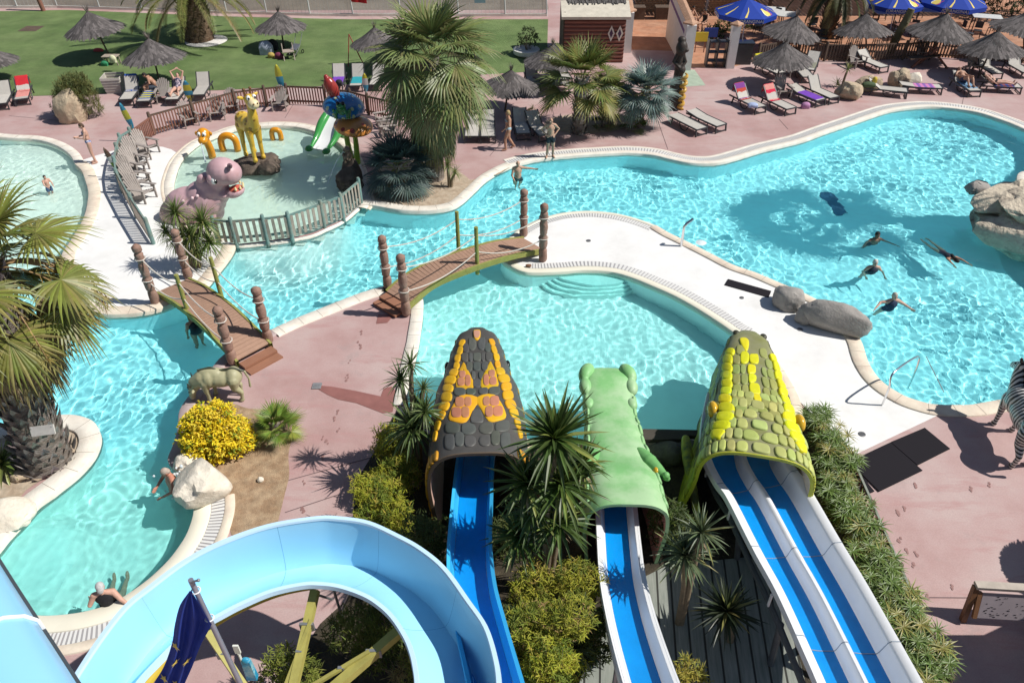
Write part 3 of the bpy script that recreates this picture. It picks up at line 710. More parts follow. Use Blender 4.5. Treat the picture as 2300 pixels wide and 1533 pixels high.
yucca('yucca', 'big clump of dark green yucca between snake head and green crocodile slide', b, h, 85, .82, .085, .45, (.07, .118, .025), 33, col2=(.22, .26, .06), dead=10)
b, h = heads((1530, 1400), [(1538, 1245, 1.1), (1575, 1195, .9)])
yucca('yucca', 'grey green yucca standing between the crocodile and double slide', b, h, 75, .6, .05, .5, (.10, .135, .065), 34, dead=24)
b, h = heads((1650, 1440), [(1632, 1372, 1.15)])
yucca('yucca', 'dark spiky yucca growing through the plank floor', b, h, 80, .62, .06, .2, (.03, .045, .02), 35, dead=12)
b, h = heads((1290, 1500), [(1292, 1452, 1), (1240, 1530, .9)])
yucca('yucca', 'pale stiff yucca half hidden in the bamboo by the single slide', b, h, 50, .6, .07, .2, (.12, .16, .08), 36)
b, h = heads((435, 600), [(395, 480, .9), (455, 500, 1), (430, 530, 1.05), (470, 545, .9), (400, 540, .9), (440, 565, .8), (372, 520, .7)])
yucca('dracaena', 'bushy dracaena clump by the hippo and bridge posts', b, h, 120, .78, .045, 1.3, (.15, .205, .055), 37, cat='dracaena', dead=8)
b, h = heads((1010, 420), [(1005, 372, .9), (1022, 388, .8)])
yucca('dracaena', 'small dracaena with two tufts at the lagoon kerb by the palm', b, h, 55, .55, .035, 1.1, (.14, .19, .05), 38, cat='dracaena')
b, h = heads((10, 1060), [(5, 1040, 1.1)])
yucca('agave', 'light green agave in the sandy bed at the photo edge', b, h, 46, .7, .09, .35, (.18, .24, .06), 39, cat='agave')
b, h = heads((1890, 195), [(1905, 155, .8), (1880, 190, .75)])
yucca('yucca', 'small two headed yucca beside the tan rocks', b, h, 36, .6, .06, .3, (.15, .19, .06), 45)
b, h = heads((1180, 250), [(1196, 262, .6)])
yucca('dracaena', 'dark clump of leaves behind the sunbeds near the palm', b, h, 40, .5, .04, .8, (.06, .09, .03), 46, cat='dracaena')
# ---- shrubs
def lob(base, px):
    b = G(*base); out = []
    for x, y, r, dy in px:
        p = AT(x, y, b.y + dy); out.append((p - b, (r, r, r * .85)))
    return b, out
b, l = lob((480, 1010), [(455, 945, .42, .1), (510, 975, .5, 0), (450, 985, .45, -.1), (490, 935, .38, .2), (535, 990, .35, -.05), (480, 1000, .42, -.2), (430, 955, .3, .1)])
shrub('yellow_shrub', 'dense round shrub with bright yellow leaves by the bull statue', b, l, 10500, .05, .085, [(.84, .66, .03), (.76, .60, .05), (.22, .30, .03)], 51, airy=.22)
YB = [(.36, .37, .035), (.17, .22, .03), (.46, .38, .07)]
bam = [((880, 1040), [(885, 985, .34, 0), (870, 1000, .35, .1), (905, 1010, .3, 0), (860, 970, .2, .1)], 2600, 'yellow green bamboo shrub next to the dracaena, topmost of its row', YB),
 ((880, 1130), [(880, 1065, .36, 0), (905, 1050, .3, .1), (850, 1080, .3, .1), (920, 1080, .25, 0)], 3000, 'yellow green bamboo shrub beside the orange snake head', YB),
 ((850, 1200), [(840, 1110, .36, 0), (870, 1140, .36, .1), (815, 1090, .25, .1), (880, 1110, .3, 0)], 3000, 'yellow green bamboo shrub casting shade on the pink path', YB),
 ((890, 1240), [(870, 1180, .36, 0), (900, 1190, .3, 0), (830, 1160, .3, .1), (890, 1150, .3, .1)], 3000, 'yellow green bamboo shrub rising over the rim of the curved slide', YB)]
for i, (bp, lp, n, lab, cc) in enumerate(bam):
    b, l = lob(bp, lp); shrub('bamboo_shrub', lab, b, l, n, .022, .12, cc, 60 + i, 'bamboo shrubs beside the curved slide', airy=.4, up=.5)
bam2 = [((1215, 1400), [(1200, 1310, .4, .1), (1240, 1330, .4, 0), (1290, 1300, .38, .1), (1330, 1310, .3, 0), (1180, 1350, .35, 0)], 4200, 'wide olive bamboo shrub below the big yucca clump', [(.36, .35, .04), (.18, .21, .03), (.42, .32, .08)]),
 ((1215, 1500), [(1190, 1400, .4, 0), (1240, 1410, .4, 0), (1290, 1380, .35, 0), (1210, 1450, .35, -.1), (1170, 1430, .3, 0)], 4200, 'olive bamboo shrub spilling beside the blue single slide', [(.34, .34, .04), (.19, .22, .03), (.36, .25, .1)]),
 ((1260, 1580), [(1240, 1480, .36, 0), (1265, 1500, .34, 0), (1210, 1500, .3, 0), (1190, 1520, .3, 0)], 2600, 'bamboo shrub at the lower photo edge by the single slide', YB),
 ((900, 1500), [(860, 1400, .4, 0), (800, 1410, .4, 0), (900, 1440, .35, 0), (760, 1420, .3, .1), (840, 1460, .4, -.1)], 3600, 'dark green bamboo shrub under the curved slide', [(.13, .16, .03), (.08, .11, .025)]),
 ((660, 1570), [(640, 1490, .3, 0), (680, 1510, .3, 0), (610, 1520, .25, 0)], 1700, 'bamboo shrub beside the blue boat sign under the slide', [(.2, .23, .04), (.12, .15, .03)]),
 ((990, 1570), [(960, 1480, .35, 0), (1000, 1500, .3, 0), (920, 1510, .3, 0)], 2200, 'olive bamboo shrub framed by the yellow struts', [(.2, .22, .05), (.24, .2, .09)]),
 ((1545, 1560), [(1545, 1500, .2, 0), (1560, 1520, .2, 0), (1535, 1530, .2, 0)], 700, 'thin yellow bamboo sprig on the plank floor', [(.36, .31, .05), (.25, .25, .05)]),
 ((1105, 1440), [(1105, 1415, .14, 0), (1118, 1400, .12, 0)], 320, 'thin bamboo sprig reaching over the blue slide', YB)]
for i, (bp, lp, n, lab, cc) in enumerate(bam2):
    b, l = lob(bp, lp); shrub('bamboo_shrub', lab, b, l, n, .022, .12, cc, 70 + i, 'bamboo shrubs beside the slides', airy=.4, up=.4)
b, l = lob((170, 262), [(165, 200, .75, .1), (150, 215, .6, 0), (190, 215, .6, 0), (205, 240, .5, 0), (140, 245, .45, 0), (175, 180, .4, .1)])
shrub('tamarisk_shrub', 'feathery olive shrub behind the pointed rock by the lawn', b, l, 5200, .03, .22, [(.17, .17, .055), (.11, .125, .04)], 52, up=.9, airy=.5)
b, l = lob((1185, 122), [(1185, 92, .5, 0), (1195, 100, .4, 0), (1175, 105, .35, 0)])
shrub('potted_tree', 'small dark bush in a round white planter on the lawn', b + V((0, 0, .3)), l, 700, .06, .13, [(.05, .075, .025), (.08, .11, .035)], 53, cat='potted plant')
mb = MB(); mb.lathe([(.55, 0), (.72, .12), (.75, .34), (.68, .36), (.64, .28), (.1, .27)], 22); p = mb.build('planter', pm('white_plaster', (.66, .65, .63), .8, .12, 4), None); p.location = G(1182, 124); tag(p, 'round white planter bowl holding the dark bush', 'planter')
for i, (x, y, lab) in enumerate([(1625, 72, 'low green bush beside the palm trunk on the orange terrace'), (1600, 85, 'leafy bush next to the yellow sign posts on the terrace'), (1690, 62, 'scrubby bush behind the first blue parasol')]):
    b, l = lob((x, y), [(x, y - 12, .55, 0), (x + 12, y - 8, .45, 0), (x - 14, y - 6, .4, 0)]); shrub('terrace_bush', lab, b, l, 700, .06, .16, [(.09, .13, .03), (.06, .085, .025)], 54 + i)
# ---- umbrella sedge hedge
hl = [(1822, 965), (1845, 990), (1862, 1020), (1850, 1055), (1885, 1065), (1868, 1100), (1872, 1140), (1905, 1165), (1915, 1205), (1940, 1245), (1935, 1285), (1965, 1300), (1975, 1345), (2000, 1370), (1990, 1410), (2030, 1415), (2050, 1460), (2020, 1480), (2075, 1505), (2060, 1540)]
where = ['beside the green snake head', 'along the white deck edge', 'next to the black rubber mats', 'beside the wooden lattice', 'above the double slide', 'by the wooden information board']
for i, (x, y) in enumerate(hl):
    umbrella_sedge(G(x, y), 22, .36, .12, .62, 'umbrella sedge tuft ' + where[min(5, i * 6 // len(hl))] + ', ' + ['nearest the pool', 'second along', 'third along', 'last along'][min(3, (i - math.ceil((i * 6 // len(hl)) * len(hl) / 6)))], 100 + i)
for i, (x, y) in enumerate([(850, 1400), (1010, 1350)]): pass

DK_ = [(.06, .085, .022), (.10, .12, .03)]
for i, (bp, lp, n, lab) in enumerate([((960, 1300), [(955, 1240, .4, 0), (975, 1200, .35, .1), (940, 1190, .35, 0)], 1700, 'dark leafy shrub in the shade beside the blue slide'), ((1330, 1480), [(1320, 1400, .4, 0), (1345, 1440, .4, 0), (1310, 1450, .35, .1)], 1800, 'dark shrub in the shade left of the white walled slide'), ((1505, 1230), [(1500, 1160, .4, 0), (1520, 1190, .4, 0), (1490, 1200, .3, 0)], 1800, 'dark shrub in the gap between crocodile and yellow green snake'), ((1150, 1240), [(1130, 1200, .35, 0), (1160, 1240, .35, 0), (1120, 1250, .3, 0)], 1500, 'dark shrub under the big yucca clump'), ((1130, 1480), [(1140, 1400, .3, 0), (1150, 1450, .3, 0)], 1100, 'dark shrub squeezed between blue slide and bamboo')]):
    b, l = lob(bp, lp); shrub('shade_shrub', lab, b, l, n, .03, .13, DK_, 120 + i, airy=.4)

b = V((20.2, 25.5, 0)); palm('fan_palm', 'tall fan palm beyond the frame shading the deep lagoon', b, V((19.6, 25.0, 8.4)), .4, .3, 26, 1.9, 1.5, (.2, .24, .1), seed=201, nseg=22, span=radians(220), lo=-.3, droop=.7)
# ================================================================ slides and the animal heads over their ends
m_blue = pm('blue_gelcoat', (.004, .27, .74), .22, .12, 2.5, .2, 18, spec=.5, coat=.3)
m_sky = pm('sky_blue_gelcoat', (.05, .47, .86), .3, .05, 1.0, .05, 200, spec=.5, coat=.25)
m_gel = pm('white_gelcoat', (.84, .845, .85), .3, .05, 1.5, .03, 40, spec=.5, coat=.2)
m_steel = pm('galvanised_steel', (.30, .31, .32), .5, .2, 6, metal=.6)
m_dsteel = pm('dark_steel', (.12, .13, .14), .55, .2, 5, metal=.3)
m_olive = pm('olive_paint', (.40, .36, .10), .5, .15, 4, .1, 30, col2=(.30, .27, .08), fac=(.5, .75))
m_chrome = pm('stainless_steel', (.75, .75, .76), .18, .05, 5, metal=1)
m_screw = m_steel
# ---------------------------------------------------------------- generic trough slide
def path3(pts, n=8): return catmull([G(x, y, z) for x, y, z in pts], n)
def sides(P):
    out = []
    for i, p in enumerate(P):
        d = P[min(i + 1, len(P) - 1)] - P[max(i - 1, 0)]; d.z = 0; d.normalize(); out.append(V((d.y, -d.x, 0)))   # towards +x for a path running +y
    return out
TAPER = 1.0
def sweep(P, prof, th=None):
    """prof: list of (lateral, height); lateral positive to the right of the path"""
    sd = sides(P); n_ = len(P) - 1; return [[p + s * a * (1 - (1 - TAPER) * smoothstep(.25, 1, i / n_)) + V((0, 0, h)) for a, h in prof] for i, (p, s) in enumerate(zip(P, sd))]
def solid(rows, th):
    """closed thin shell below the swept rows"""
    mb = MB(); mb.grid(rows); lower = [[p - V((0, 0, th)) for p in r] for r in rows]; mb.grid(lower, flip=True)
    mb.grid([[r[0] for r in rows], [r[0] for r in lower]]); mb.grid([[r[-1] for r in lower], [r[-1] for r in rows]])
    mb.grid([rows[0], lower[0]], flip=True); mb.grid([rows[-1], lower[-1]]); return mb
def struts(o, P, offs, m, every, z0=0.0, r=.05, name='support_leg'):
    sd = sides(P)
    for i in range(every // 2, len(P), every):
        for a, lean in offs:
            t = P[i] + sd[i] * a - V((0, 0, .12)); b = V((t.x + lean, t.y, z0)); mb = MB(); mb.tube([b, t], r, 8); mb.build(name, m, o)
# single blue slide under the orange snake
P = path3([(1074, 905, .25), (1073, 1000, .75), (1066, 1080, 1.0), (1061, 1150, 1.15), (1056, 1250, 1.45), (1062, 1340, 1.7), (1082, 1430, 1.85), (1108, 1533, 2.05), (1135, 1640, 2.3)])
o = thing('water_slide', 'narrow all blue straight slide running under the orange and grey snake head', 'water slide')
solid(sweep(P, [(-.29, .02), (-.16, 0), (0, -.012), (.16, 0), (.29, .02)]), .05).build('slide_bed', m_blue, o, True, 50)
for s in (-1, 1):
    pr = [(s * .295, .025), (s * .33, .12), (s * .36, .32), (s * .42, .34), (s * .43, .28)]
    solid(sweep(P, pr if s > 0 else pr), .03).build('side_wall', m_sky, o, True, 50, True)
struts(o, P, [(-.35, 0), (.35, 0)], m_steel, 16)
# single slide with white walls under the green crocodile
P = path3([(1372, 960, .3), (1378, 1060, .7), (1382, 1150, .85), (1388, 1237, 1.0), (1396, 1316, 1.2), (1415, 1407, 1.5), (1452, 1533, 2.0), (1494, 1650, 2.5)])
o = thing('water_slide', 'single curved slide, blue bed and white walls, under the green crocodile', 'water slide')
solid(sweep(P, [(-.23, .01), (0, -.012), (.23, .01)]), .05).build('slide_bed', m_blue, o, True, 50)
for s in (-1, 1):
    pr = [(s * .235, .012), (s * .26, .05), (s * .31, .22), (s * .34, .27), (s * .43, .28), (s * .44, .20)]
    solid(sweep(P, pr), .03).build('side_wall', m_gel, o, True, 50, True)
sd = sides(P)
for s in (-.36, .36):
    mb = MB(); mb.grid([[p + q * (s * 1.1) + V((0, 0, h)) for p, q in zip(P, sd)] for h in (.28, .0, -.2)]); mb.build('side_skirt', m_gel, o, True, 50)
struts(o, P, [(-.35, 0), (.35, 0)], m_steel, 18)
# double slide under the yellow green snake
P = path3([(1668, 925, .2), (1662, 985, .55), (1664, 1040, .75), (1684, 1085, .85), (1716, 1133, .95), (1778, 1250, 1.2), (1836, 1355, 1.5), (1916, 1519, 2.05), (1982, 1660, 2.6)], 9)
TAPER = .84
o = thing('water_slide', 'double lane slide with blue lanes and broad white rims, under the yellow green snake', 'water slide')
for c in (-.39, .39):
    solid(sweep(P, [(c - .26, .01), (c, -.012), (c + .26, .01)]), .05).build('lane', m_blue, o, True, 50)
solid(sweep(P, [(-.135, .012), (-.11, .06), (-.075, .25), (-.03, .30), (.03, .30), (.075, .25), (.11, .06), (.135, .012)]), .03).build('divider', m_gel, o, True, 50)
for s in (-1, 1):
    pr = [(s * .645, .012), (s * .68, .06), (s * .75, .34), (s * .80, .40), (s * .95, .41), (s * .97, .30)]
    solid(sweep(P, pr), .03).build('side_wall', m_gel, o, True, 50, True)
sd = sides(P); mb = MB(); mb.grid([[p + q * -.9 * (1 - .16 * smoothstep(.25, 1, i / (len(P) - 1))) + V((0, 0, h)) for i, (p, q) in enumerate(zip(P, sd))] for h in (.36, .05, -.14)]); mb.build('side_skirt', m_gel, o, True, 50)
mb = MB(); mb.tube([p - q * .75 - V((0, 0, .22)) for p, q in zip(P, sd)][6:], .06, 8); mb.build('girder', m_dsteel, o)
mb = MB(); mb.tube([p + q * .75 - V((0, 0, .22)) for p, q in zip(P, sd)][6:], .06, 8); mb.build('girder', m_dsteel, o)
for k in (40, 56):
    for a, lx, ly in ((-.75, -.5, .5), (-.75, .3, -.7), (.7, .1, 0)):
        t = P[k] + sd[k] * a - V((0, 0, .25)); mb = MB(); mb.tube([V((t.x + lx, t.y + ly, 0)), t], .065, 8); mb.build('support_leg', m_dsteel, o)
for k in (22, 38, 54):
    for s in (-.88, .86):
        mb = MB(); mb.box(P[k] + sd[k] * s + V((0, 0, .08)), (.03, .05, .34), RZ(atan2(sd[k].y, sd[k].x))); mb.build('joint_flange', m_gel, o)
# thin joint lines across the straight slides
def seams(o, P, prof, step, k0):
    sd_ = sides(P); k = k0
    while k < len(P) - 1:
        mb = MB(); t = (P[k + 1] - P[k]).normalized() * .02; w_ = 1 - (1 - TAPER) * smoothstep(.25, 1, k / (len(P) - 1)); mb.grid([[P[k] + sd_[k] * a * w_ + V((0, 0, h + .006)) + e for a, h in prof] for e in (V((0, 0, 0)), t)]); mb.build('joint_seam', pm('seam_grey', (.25, .30, .36), .6, .1), o, False); k += step
seams(o, P, [(-.95, .41), (-.80, .40), (-.75, .34), (-.68, .06), (-.645, .012), (-.39, -.012), (-.135, .012), (-.11, .06), (-.075, .25), (-.03, .30), (.03, .30), (.075, .25), (.11, .06), (.135, .012), (.39, -.012), (.645, .012), (.68, .06), (.75, .34), (.80, .40), (.95, .41)], 15, 30)
# ---------------------------------------------------------------- big curved slide in the lower part of the picture
out_px = [(120, 1610), (183, 1506), (235, 1428), (287, 1363), (339, 1321), (417, 1263), (496, 1222), (600, 1185), (706, 1167), (759, 1167), (824, 1177), (889, 1206), (941, 1235), (994, 1279), (1046, 1350), (1085, 1407), (1106, 1472), (1115, 1533), (1112, 1620)]
in_px = [(240, 1640), (300, 1540), (345, 1488), (385, 1448), (430, 1412), (490, 1378), (540, 1352), (610, 1323), (680, 1308), (720, 1307), (765, 1313), (815, 1330), (850, 1350), (885, 1382), (915, 1428), (930, 1466), (938, 1505), (941, 1540), (938, 1600)]
n = len(out_px); zz = [2.75 - .5 * i / (n - 1) for i in range(n)]
OU = catmull([G(x, y, z + .62) for (x, y), z in zip(out_px, zz)], 5); IN = catmull([G(x, y, z) for (x, y), z in zip(in_px, zz)], 5)
def trough(ins, ous, dep, k=15, flat=.12):
    rows = []
    for a, b in zip(ins, ous):
        r = []
        for i in range(k):
            w = i / (k - 1); h = -dep * sin(pi * min(.5, w / .72 * .5)) ** .75 if w < .72 else -dep + (b.z - a.z + dep) * (1 - cos((w - .72) / .28 * pi / 2)) ** .8; p = a.lerp(b, min(1, w * 1.12 - .12 * w * w)); r.append(V((p.x, p.y, a.z + h)))
        rows.append(r)
    return rows
o = thing('curved_slide', 'large light blue curved open slide sweeping round yellow struts', 'water slide')
rows = trough(IN, OU, .34); mb = MB(); mb.grid(rows, flip=False); lo_ = [[p - V((0, 0, .05)) for p in r] for r in trough(IN, OU, .34)]
mb.grid(lo_, flip=True); mb.build('trough', pm('curve_slide_gelcoat', (.33, .68, .91), .32, .05, .9, .12, 260, spec=.5, coat=.25, bdist=.006), o, True, 60)
for nm, ch, dv in (('outer_rim', OU, 1), ('inner_rim', IN, -1)):
    oth = IN if dv > 0 else OU; rr_ = []
    for p, q in zip(ch, oth):
        d = (p - q); d.z = 0; d.normalize(); rr_.append([p - d * .015 + V((0, 0, -.02)), p + V((0, 0, .018)), p + d * .07 + V((0, 0, .018)), p + d * .085 + V((0, 0, -.07))])
    mb = MB(); mb.grid(rr_); mb.build(nm, pm('pale_rim_gelcoat', (.50, .70, .86), .35, .05, 2), o, True, 40, True)
for k in (18, 36, 52, 68):
    mb = MB(); r = rows[min(k, len(rows) - 1)]; r2 = rows[min(k, len(rows) - 2) + 1]
    mb.grid([[p + V((0, 0, .004)) for p in r], [p.lerp(q, .03) + V((0, 0, .004)) for p, q in zip(r, r2)]]); mb.build('joint_seam', pm('seam_sealant', (.03, .2, .42), .6, .1), o)
hub = G(648, 1720, .8); o2 = o
mb = MB(); mb.tube([V((hub.x, hub.y, 0)), hub + V((0, 0, .5))], .13, 12); mb.build('support_post', m_olive, o)
def strut(tp, bt, w, m=m_olive, nm='strut'):
    mb = MB(); mb.bar(tp, bt, w, w * 1.1); mb.build(nm, m, o)
for (tx, ty, tz), (bx, by, bz), w in (((708, 1325, 2.62), (655, 1560, 2.0), .14), ((700, 1390, 2.5), (618, 1600, 1.9), .06), ((905, 1410, 2.5), (720, 1570, 2.0), .15), ((830, 1462, 2.4), (650, 1570, 2.0), .06), ((462, 1412, 2.75), (575, 1580, 2.1), .12)):
    tz -= .6; bz -= .6; strut(G(tx, ty, tz), G(bx, by, bz), w)
    for k in (.35, .36):
        q = G(tx, ty, tz).lerp(G(bx, by, bz), k)
    mb = MB(); mb.box(q, (w * 1.7, .05, w * 1.3)); mb.build('clamp', m_steel, o)
for (tx, ty, tz), (bx, by) in (((750, 1325, 1.9), (768, 1385)), ((790, 1325, 1.9), (766, 1372)), ((698, 1330, 1.9), (745, 1345))):
    mb = MB(); mb.tube([G(tx, ty, tz), G(bx, by, .7)], .025, 6); mb.build('brace', m_steel, o)
mb = MB(); P_ = [V((a.x * .6 + b.x * .4, a.y * .6 + b.y * .4, a.z - .55)) for a, b in zip(IN, OU)]; mb.tube(P_[8:], .07, 8); mb.build('girder', pm('yellow_steel', (.5, .36, .04), .5, .15, 3), o)
# ---------------------------------------------------------------- slide crossing the lower corner, close to the viewpoint
o = thing('tube_slide', 'pale blue half pipe slide crossing the lower corner close to the viewer', 'water slide')
A_ = [(-150, 1010), (-62, 1175), (20, 1330), (80, 1440), (130, 1530), (190, 1640)]
C = catmull([G(x - 150, y + 25, 7.4) for x, y in A_], 6); rows = []
for i, p in enumerate(C):
    d = (C[min(i + 1, len(C) - 1)] - C[max(i - 1, 0)]).normalized(); s = V((d.y, -d.x, 0)).normalized(); s = -s if s.x < 0 else s; u = V((0, 0, 1))
    rows.append([p + s * (.52 * cos(a)) + u * (.42 * sin(a)) for a in [radians(-10 + 20 * k) for k in range(11)]])
mb = MB(); mb.grid(rows); mb.grid([[p - V((0, 0, .03)) for p in r] for r in rows], flip=True); mb.build('half_pipe', pm('tube_slide_gelcoat', (.28, .60, .88), .3, .04, .8, spec=.5, coat=.3), o, True, 70)
mb = MB(); mb.tube([p + (p - C[20]).normalized() * .012 for p in rows[20]], .018, 6); mb.build('joint_seam', m_gel, o)
for r_, nm in ((0, 'edge_flange'), (-1, 'edge_flange')):
    mb = MB(); mb.tube([r[r_] for r in rows], .03, 6); mb.build(nm, pm('dark_sealant', (.05, .06, .07), .6, .1), o)
mb = MB(); mb.tube([p - V((0, 0, .25)) for p in C], .11, 8); mb.build('girder', m_steel, o)
for p in (C[4], C[27]):
    mb = MB(); mb.tube([V((p.x, p.y, 0)), p - V((0, 0, .3))], .1, 10); mb.build('support_leg', m_steel, o)
# ---------------------------------------------------------------- animal heads: hood surfaces
class Hood:
    """arched hood lofted along an axis; u 0 = snout tip, 1 = open back; v -1..1 across"""
    def __init__(s, a, b, tab, zb, vmax=105, p=.62, ripple=None, flare=-.12):
        s.fl = flare;
        s.a, s.b, s.tab, s.zb, s.vm, s.p = V(a), V(b), tab, zb, radians(vmax), p; s.ripple = ripple
        s.ax = (s.b - s.a); s.L = s.ax.length; s.ax.normalize(); s.sx = V((-s.ax.y, s.ax.x, 0)); s.sx = s.sx if s.sx.x > 0 else -s.sx
    def lerp(s, u, j):
        T = s.tab
        for q, w in zip(T, T[1:]):
            if u <= w[0] or w is T[-1]:
                t = max(0, min(1, (u - q[0]) / (w[0] - q[0]))); t = t * t * (3 - 2 * t) if j != 3 else t; return q[j] + (w[j] - q[j]) * t
    def P(s, u, v, off=0.0):
        hw, zr, zc = s.lerp(u, 1), s.lerp(u, 2), s.lerp(u, 3); f = v * s.vm; sn, cs = sin(f), cos(f)
        x = hw * (abs(sn) ** s.p) * (1 if sn > 0 else -1); z = zc + ((zr - zc) * abs(cs) ** s.p if cs > 0 else -(zc - s.zb(u)) * min(1, (abs(f) - pi / 2) / (s.vm - pi / 2)))
        if cs < 0: x = hw * (1 if sn > 0 else -1) * (1 + s.fl * (abs(f) - pi / 2) / (s.vm - pi / 2))
        q = s.a + s.ax * (u * s.L) + s.sx * x; q = V((q.x, q.y, z))
        if s.ripple: q = q + s.ripple(u, v)
        if off: q = q + s.Nn(u, v) * off
        return q
    def Nn(s, u, v):
        e = .01; a = s.P(min(1, u + e), v) - s.P(max(0, u - e), v); b = s.P(u, min(1, v + e)) - s.P(u, max(-1, v - e)); n = b.cross(a)
        c = s.a + s.ax * (u * s.L); 
        if n.length < 1e-9: return V((0, 0, 1))
        n.normalize(); m = s.P(u, v) - V((c.x, c.y, s.lerp(u, 3) * .8)); return n if n.dot(m) > 0 else -n
    def rows(s, nu=44, nv=40, off=0.0, u0=0.0): return [[s.P(u0 + (1 - u0) * i / nu, -1 + 2 * k / nv, off) for k in range(nv + 1)] for i in range(nu + 1)]
    def bvh(s, nu=60, nv=60):
        s.nu, s.nv = nu, nv; s.R = s.rows(nu, nv); vs = [p for r in s.R for p in r]
        fs = [(i * (nv + 1) + k, i * (nv + 1) + k + 1, (i + 1) * (nv + 1) + k + 1, (i + 1) * (nv + 1) + k) for i in range(nu) for k in range(nv)]
        s.T = BVHTree.FromPolygons(vs, fs); return s
    def uv(s, px, py):
        d = ray(px, py).normalized(); h, nn, fi, _ = s.T.ray_cast(CAM, d)
        if h is None: return None
        i, k = divmod(fi, s.nv); a = s.R[i][k]; b = s.R[i + 1][k]; c = s.R[i][k + 1]
        tu = max(0, min(1, (h - a).dot(b - a) / max(1e-9, (b - a).length_squared))); tv = max(0, min(1, (h - a).dot(c - a) / max(1e-9, (c - a).length_squared)))
        return ((i + tu) / s.nu, -1 + 2 * (k + tv) / s.nv)
    def cushion(s, mb, poly, h, col, edge=None, k=6, base=.0, grow=1.13):
        """raised scale over a polygon given in (u, v)"""
        cu = sum(q[0] for q in poly) / len(poly); cv = sum(q[1] for q in poly) / len(poly); n = len(poly); ring = []; poly = [(cu + (q[0] - cu) * grow, cv + (q[1] - cv) * grow) for q in poly]
        for i in range(n):
            a, b, c = poly[i - 1], poly[i], poly[(i + 1) % n]
            for t in (.0, .25, .5, .75):    # rounded corner
                x = (1 - t) ** 2, 2 * t * (1 - t), t * t; m0 = ((a[0] + b[0]) / 2, (a[1] + b[1]) / 2); m1 = ((b[0] + c[0]) / 2, (b[1] + c[1]) / 2)
                q = (x[0] * m0[0] + x[1] * b[0] + x[2] * m1[0], x[0] * m0[1] + x[1] * b[1] + x[2] * m1[1]); k_ = .18 if n > 4 or t == 0 else .16
                ring.append((b[0] * k_ + q[0] * (1 - k_), b[1] * k_ + q[1] * (1 - k_)) if t else q)
        rows = []
        for f, hh in ((1.0, base - .01), (.97, .4), (.9, .74), (.76, .93), (.45, 1.0)):
            rows.append([s.P(min(1, max(0, cu + (q[0] - cu) * f)), max(-1, min(1, cv + (q[1] - cv) * f)), base + h * hh if f < 1 else hh) for q in ring])
        m = len(ring)
        for j in range(4): mb.grid([rows[j], rows[j + 1]], (edge if edge and j < 3 else col), closed=True)
        vs = rows[-1] + [s.P(cu, cv, base + h)]; mb.add(vs, [(i, (i + 1) % m, m) for i in range(m)], col)
    def zrect(s, fn, x0, x1, y0, y1, x2=None, x3=None):
        """rect given in photo pixels -> (u,v) polygon; x2,x3 = bottom corners when it tapers"""
        pts = [(x0, y0), (x1, y0), (x3 if x3 is not None else x1, y1), (x2 if x2 is not None else x0, y1)]; r = [s.uv(*fn(*p)) for p in pts]
        return None if any(q is None for q in r) else r
def hood_parts(h, o, skin, lining, th=.07, u0=.02, rim=None):
    R_ = h.rows(48, 44); mb = MB(); mb.grid(R_); tip = h.P(0, 0); mb.build('head_shell', skin, o, True, 60, True)
    I_ = [[h.P(.03 + .97 * i / 30, -1 + 2 * k / 40, -th) for k in range(41)] for i in range(31)]; mb = MB(); mb.grid(I_); mb.build('mouth_lining', lining, o, True, 60, True)
    mb = MB(); a = [h.P(1, -1 + 2 * k / 40) for k in range(41)]; b = [h.P(1, -1 + 2 * k / 40, -th) for k in range(41)]; f = -h.ax * -.03
    mb.grid([a, [p + f for p in a], [p + f for p in b], b]); mb.build('back_rim', rim or skin, o, True, 40, True)
def mir(p): return [(u, -v) for u, v in p]
m_scale = pm('painted_scales', (1, 1, 1), .5, .12, 6, .1, 40, attr=True, spec=.35)
m_lin = pm('pink_mouth_lining', (.62, .40, .33), .6, .12, 2)
# --- orange and grey snake
zf = lambda x, y: (550 + x / 3.833, 740 + y / 3.833)
H1 = Hood((-.94, 16.25, 0), (-.68, 10.45, 0), [(0, .10, 1.25, 1.0), (.03, .34, 1.42, 1.0), (.1, .58, 1.58, 1.0), (.22, .70, 1.72, 1.0), (.36, .82, 1.9, 1.05), (.52, .98, 2.15, 1.15), (.66, 1.05, 2.32, 1.2), (.85, 1.05, 2.48, 1.25), (1, 1.06, 2.56, 1.3)], lambda u: .55 - .55 * smoothstep(.35, .75, u), 118).bvh()
o = thing('snake_head_cover', 'giant snake head over slide end, charcoal scales with yellow and orange diamonds', 'snake sculpture')
hood_parts(H1, o, pm('charcoal_paint', (.075, .07, .065), .55, .2, 3, .15, 30), m_lin, rim=pm('brown_rim', (.12, .085, .055), .5, .2, 3))
DK, YE, OR, PK = (.085, .09, .082), (.66, .36, .012), (.45, .19, .11), (.52, .27, .2)
mb = MB(); my = MB(); mo = MB()
def put(H, m_, r, hh, col, edge=None, mirror=False, base=0.0):
    if r is None: return
    H.cushion(m_, r, hh, jit(col, .08), edge, base=base)
    if mirror: H.cushion(m_, mir(r), hh, jit(col, .08), edge, base=base)
for (x0, x1, y0, y1, *t) in [(1930, 1992, 75, 175), (1880, 1930, 125, 195), (1868, 1925, 205, 275), (1932, 1970, 205, 275), (1908, 1968, 282, 355), (1962, 1993, 365, 425), (1805, 1900, 505, 570), (1908, 1992, 508, 562), (1730, 1845, 802, 892), (1868, 1990, 806, 900), (1725, 1805, 905, 1030), (1812, 1886, 885, 1000), (1895, 1994, 915, 1005)]:
    put(H1, mb, H1.zrect(zf, x0, x1, y0, y1), .03, DK, mirror=True)
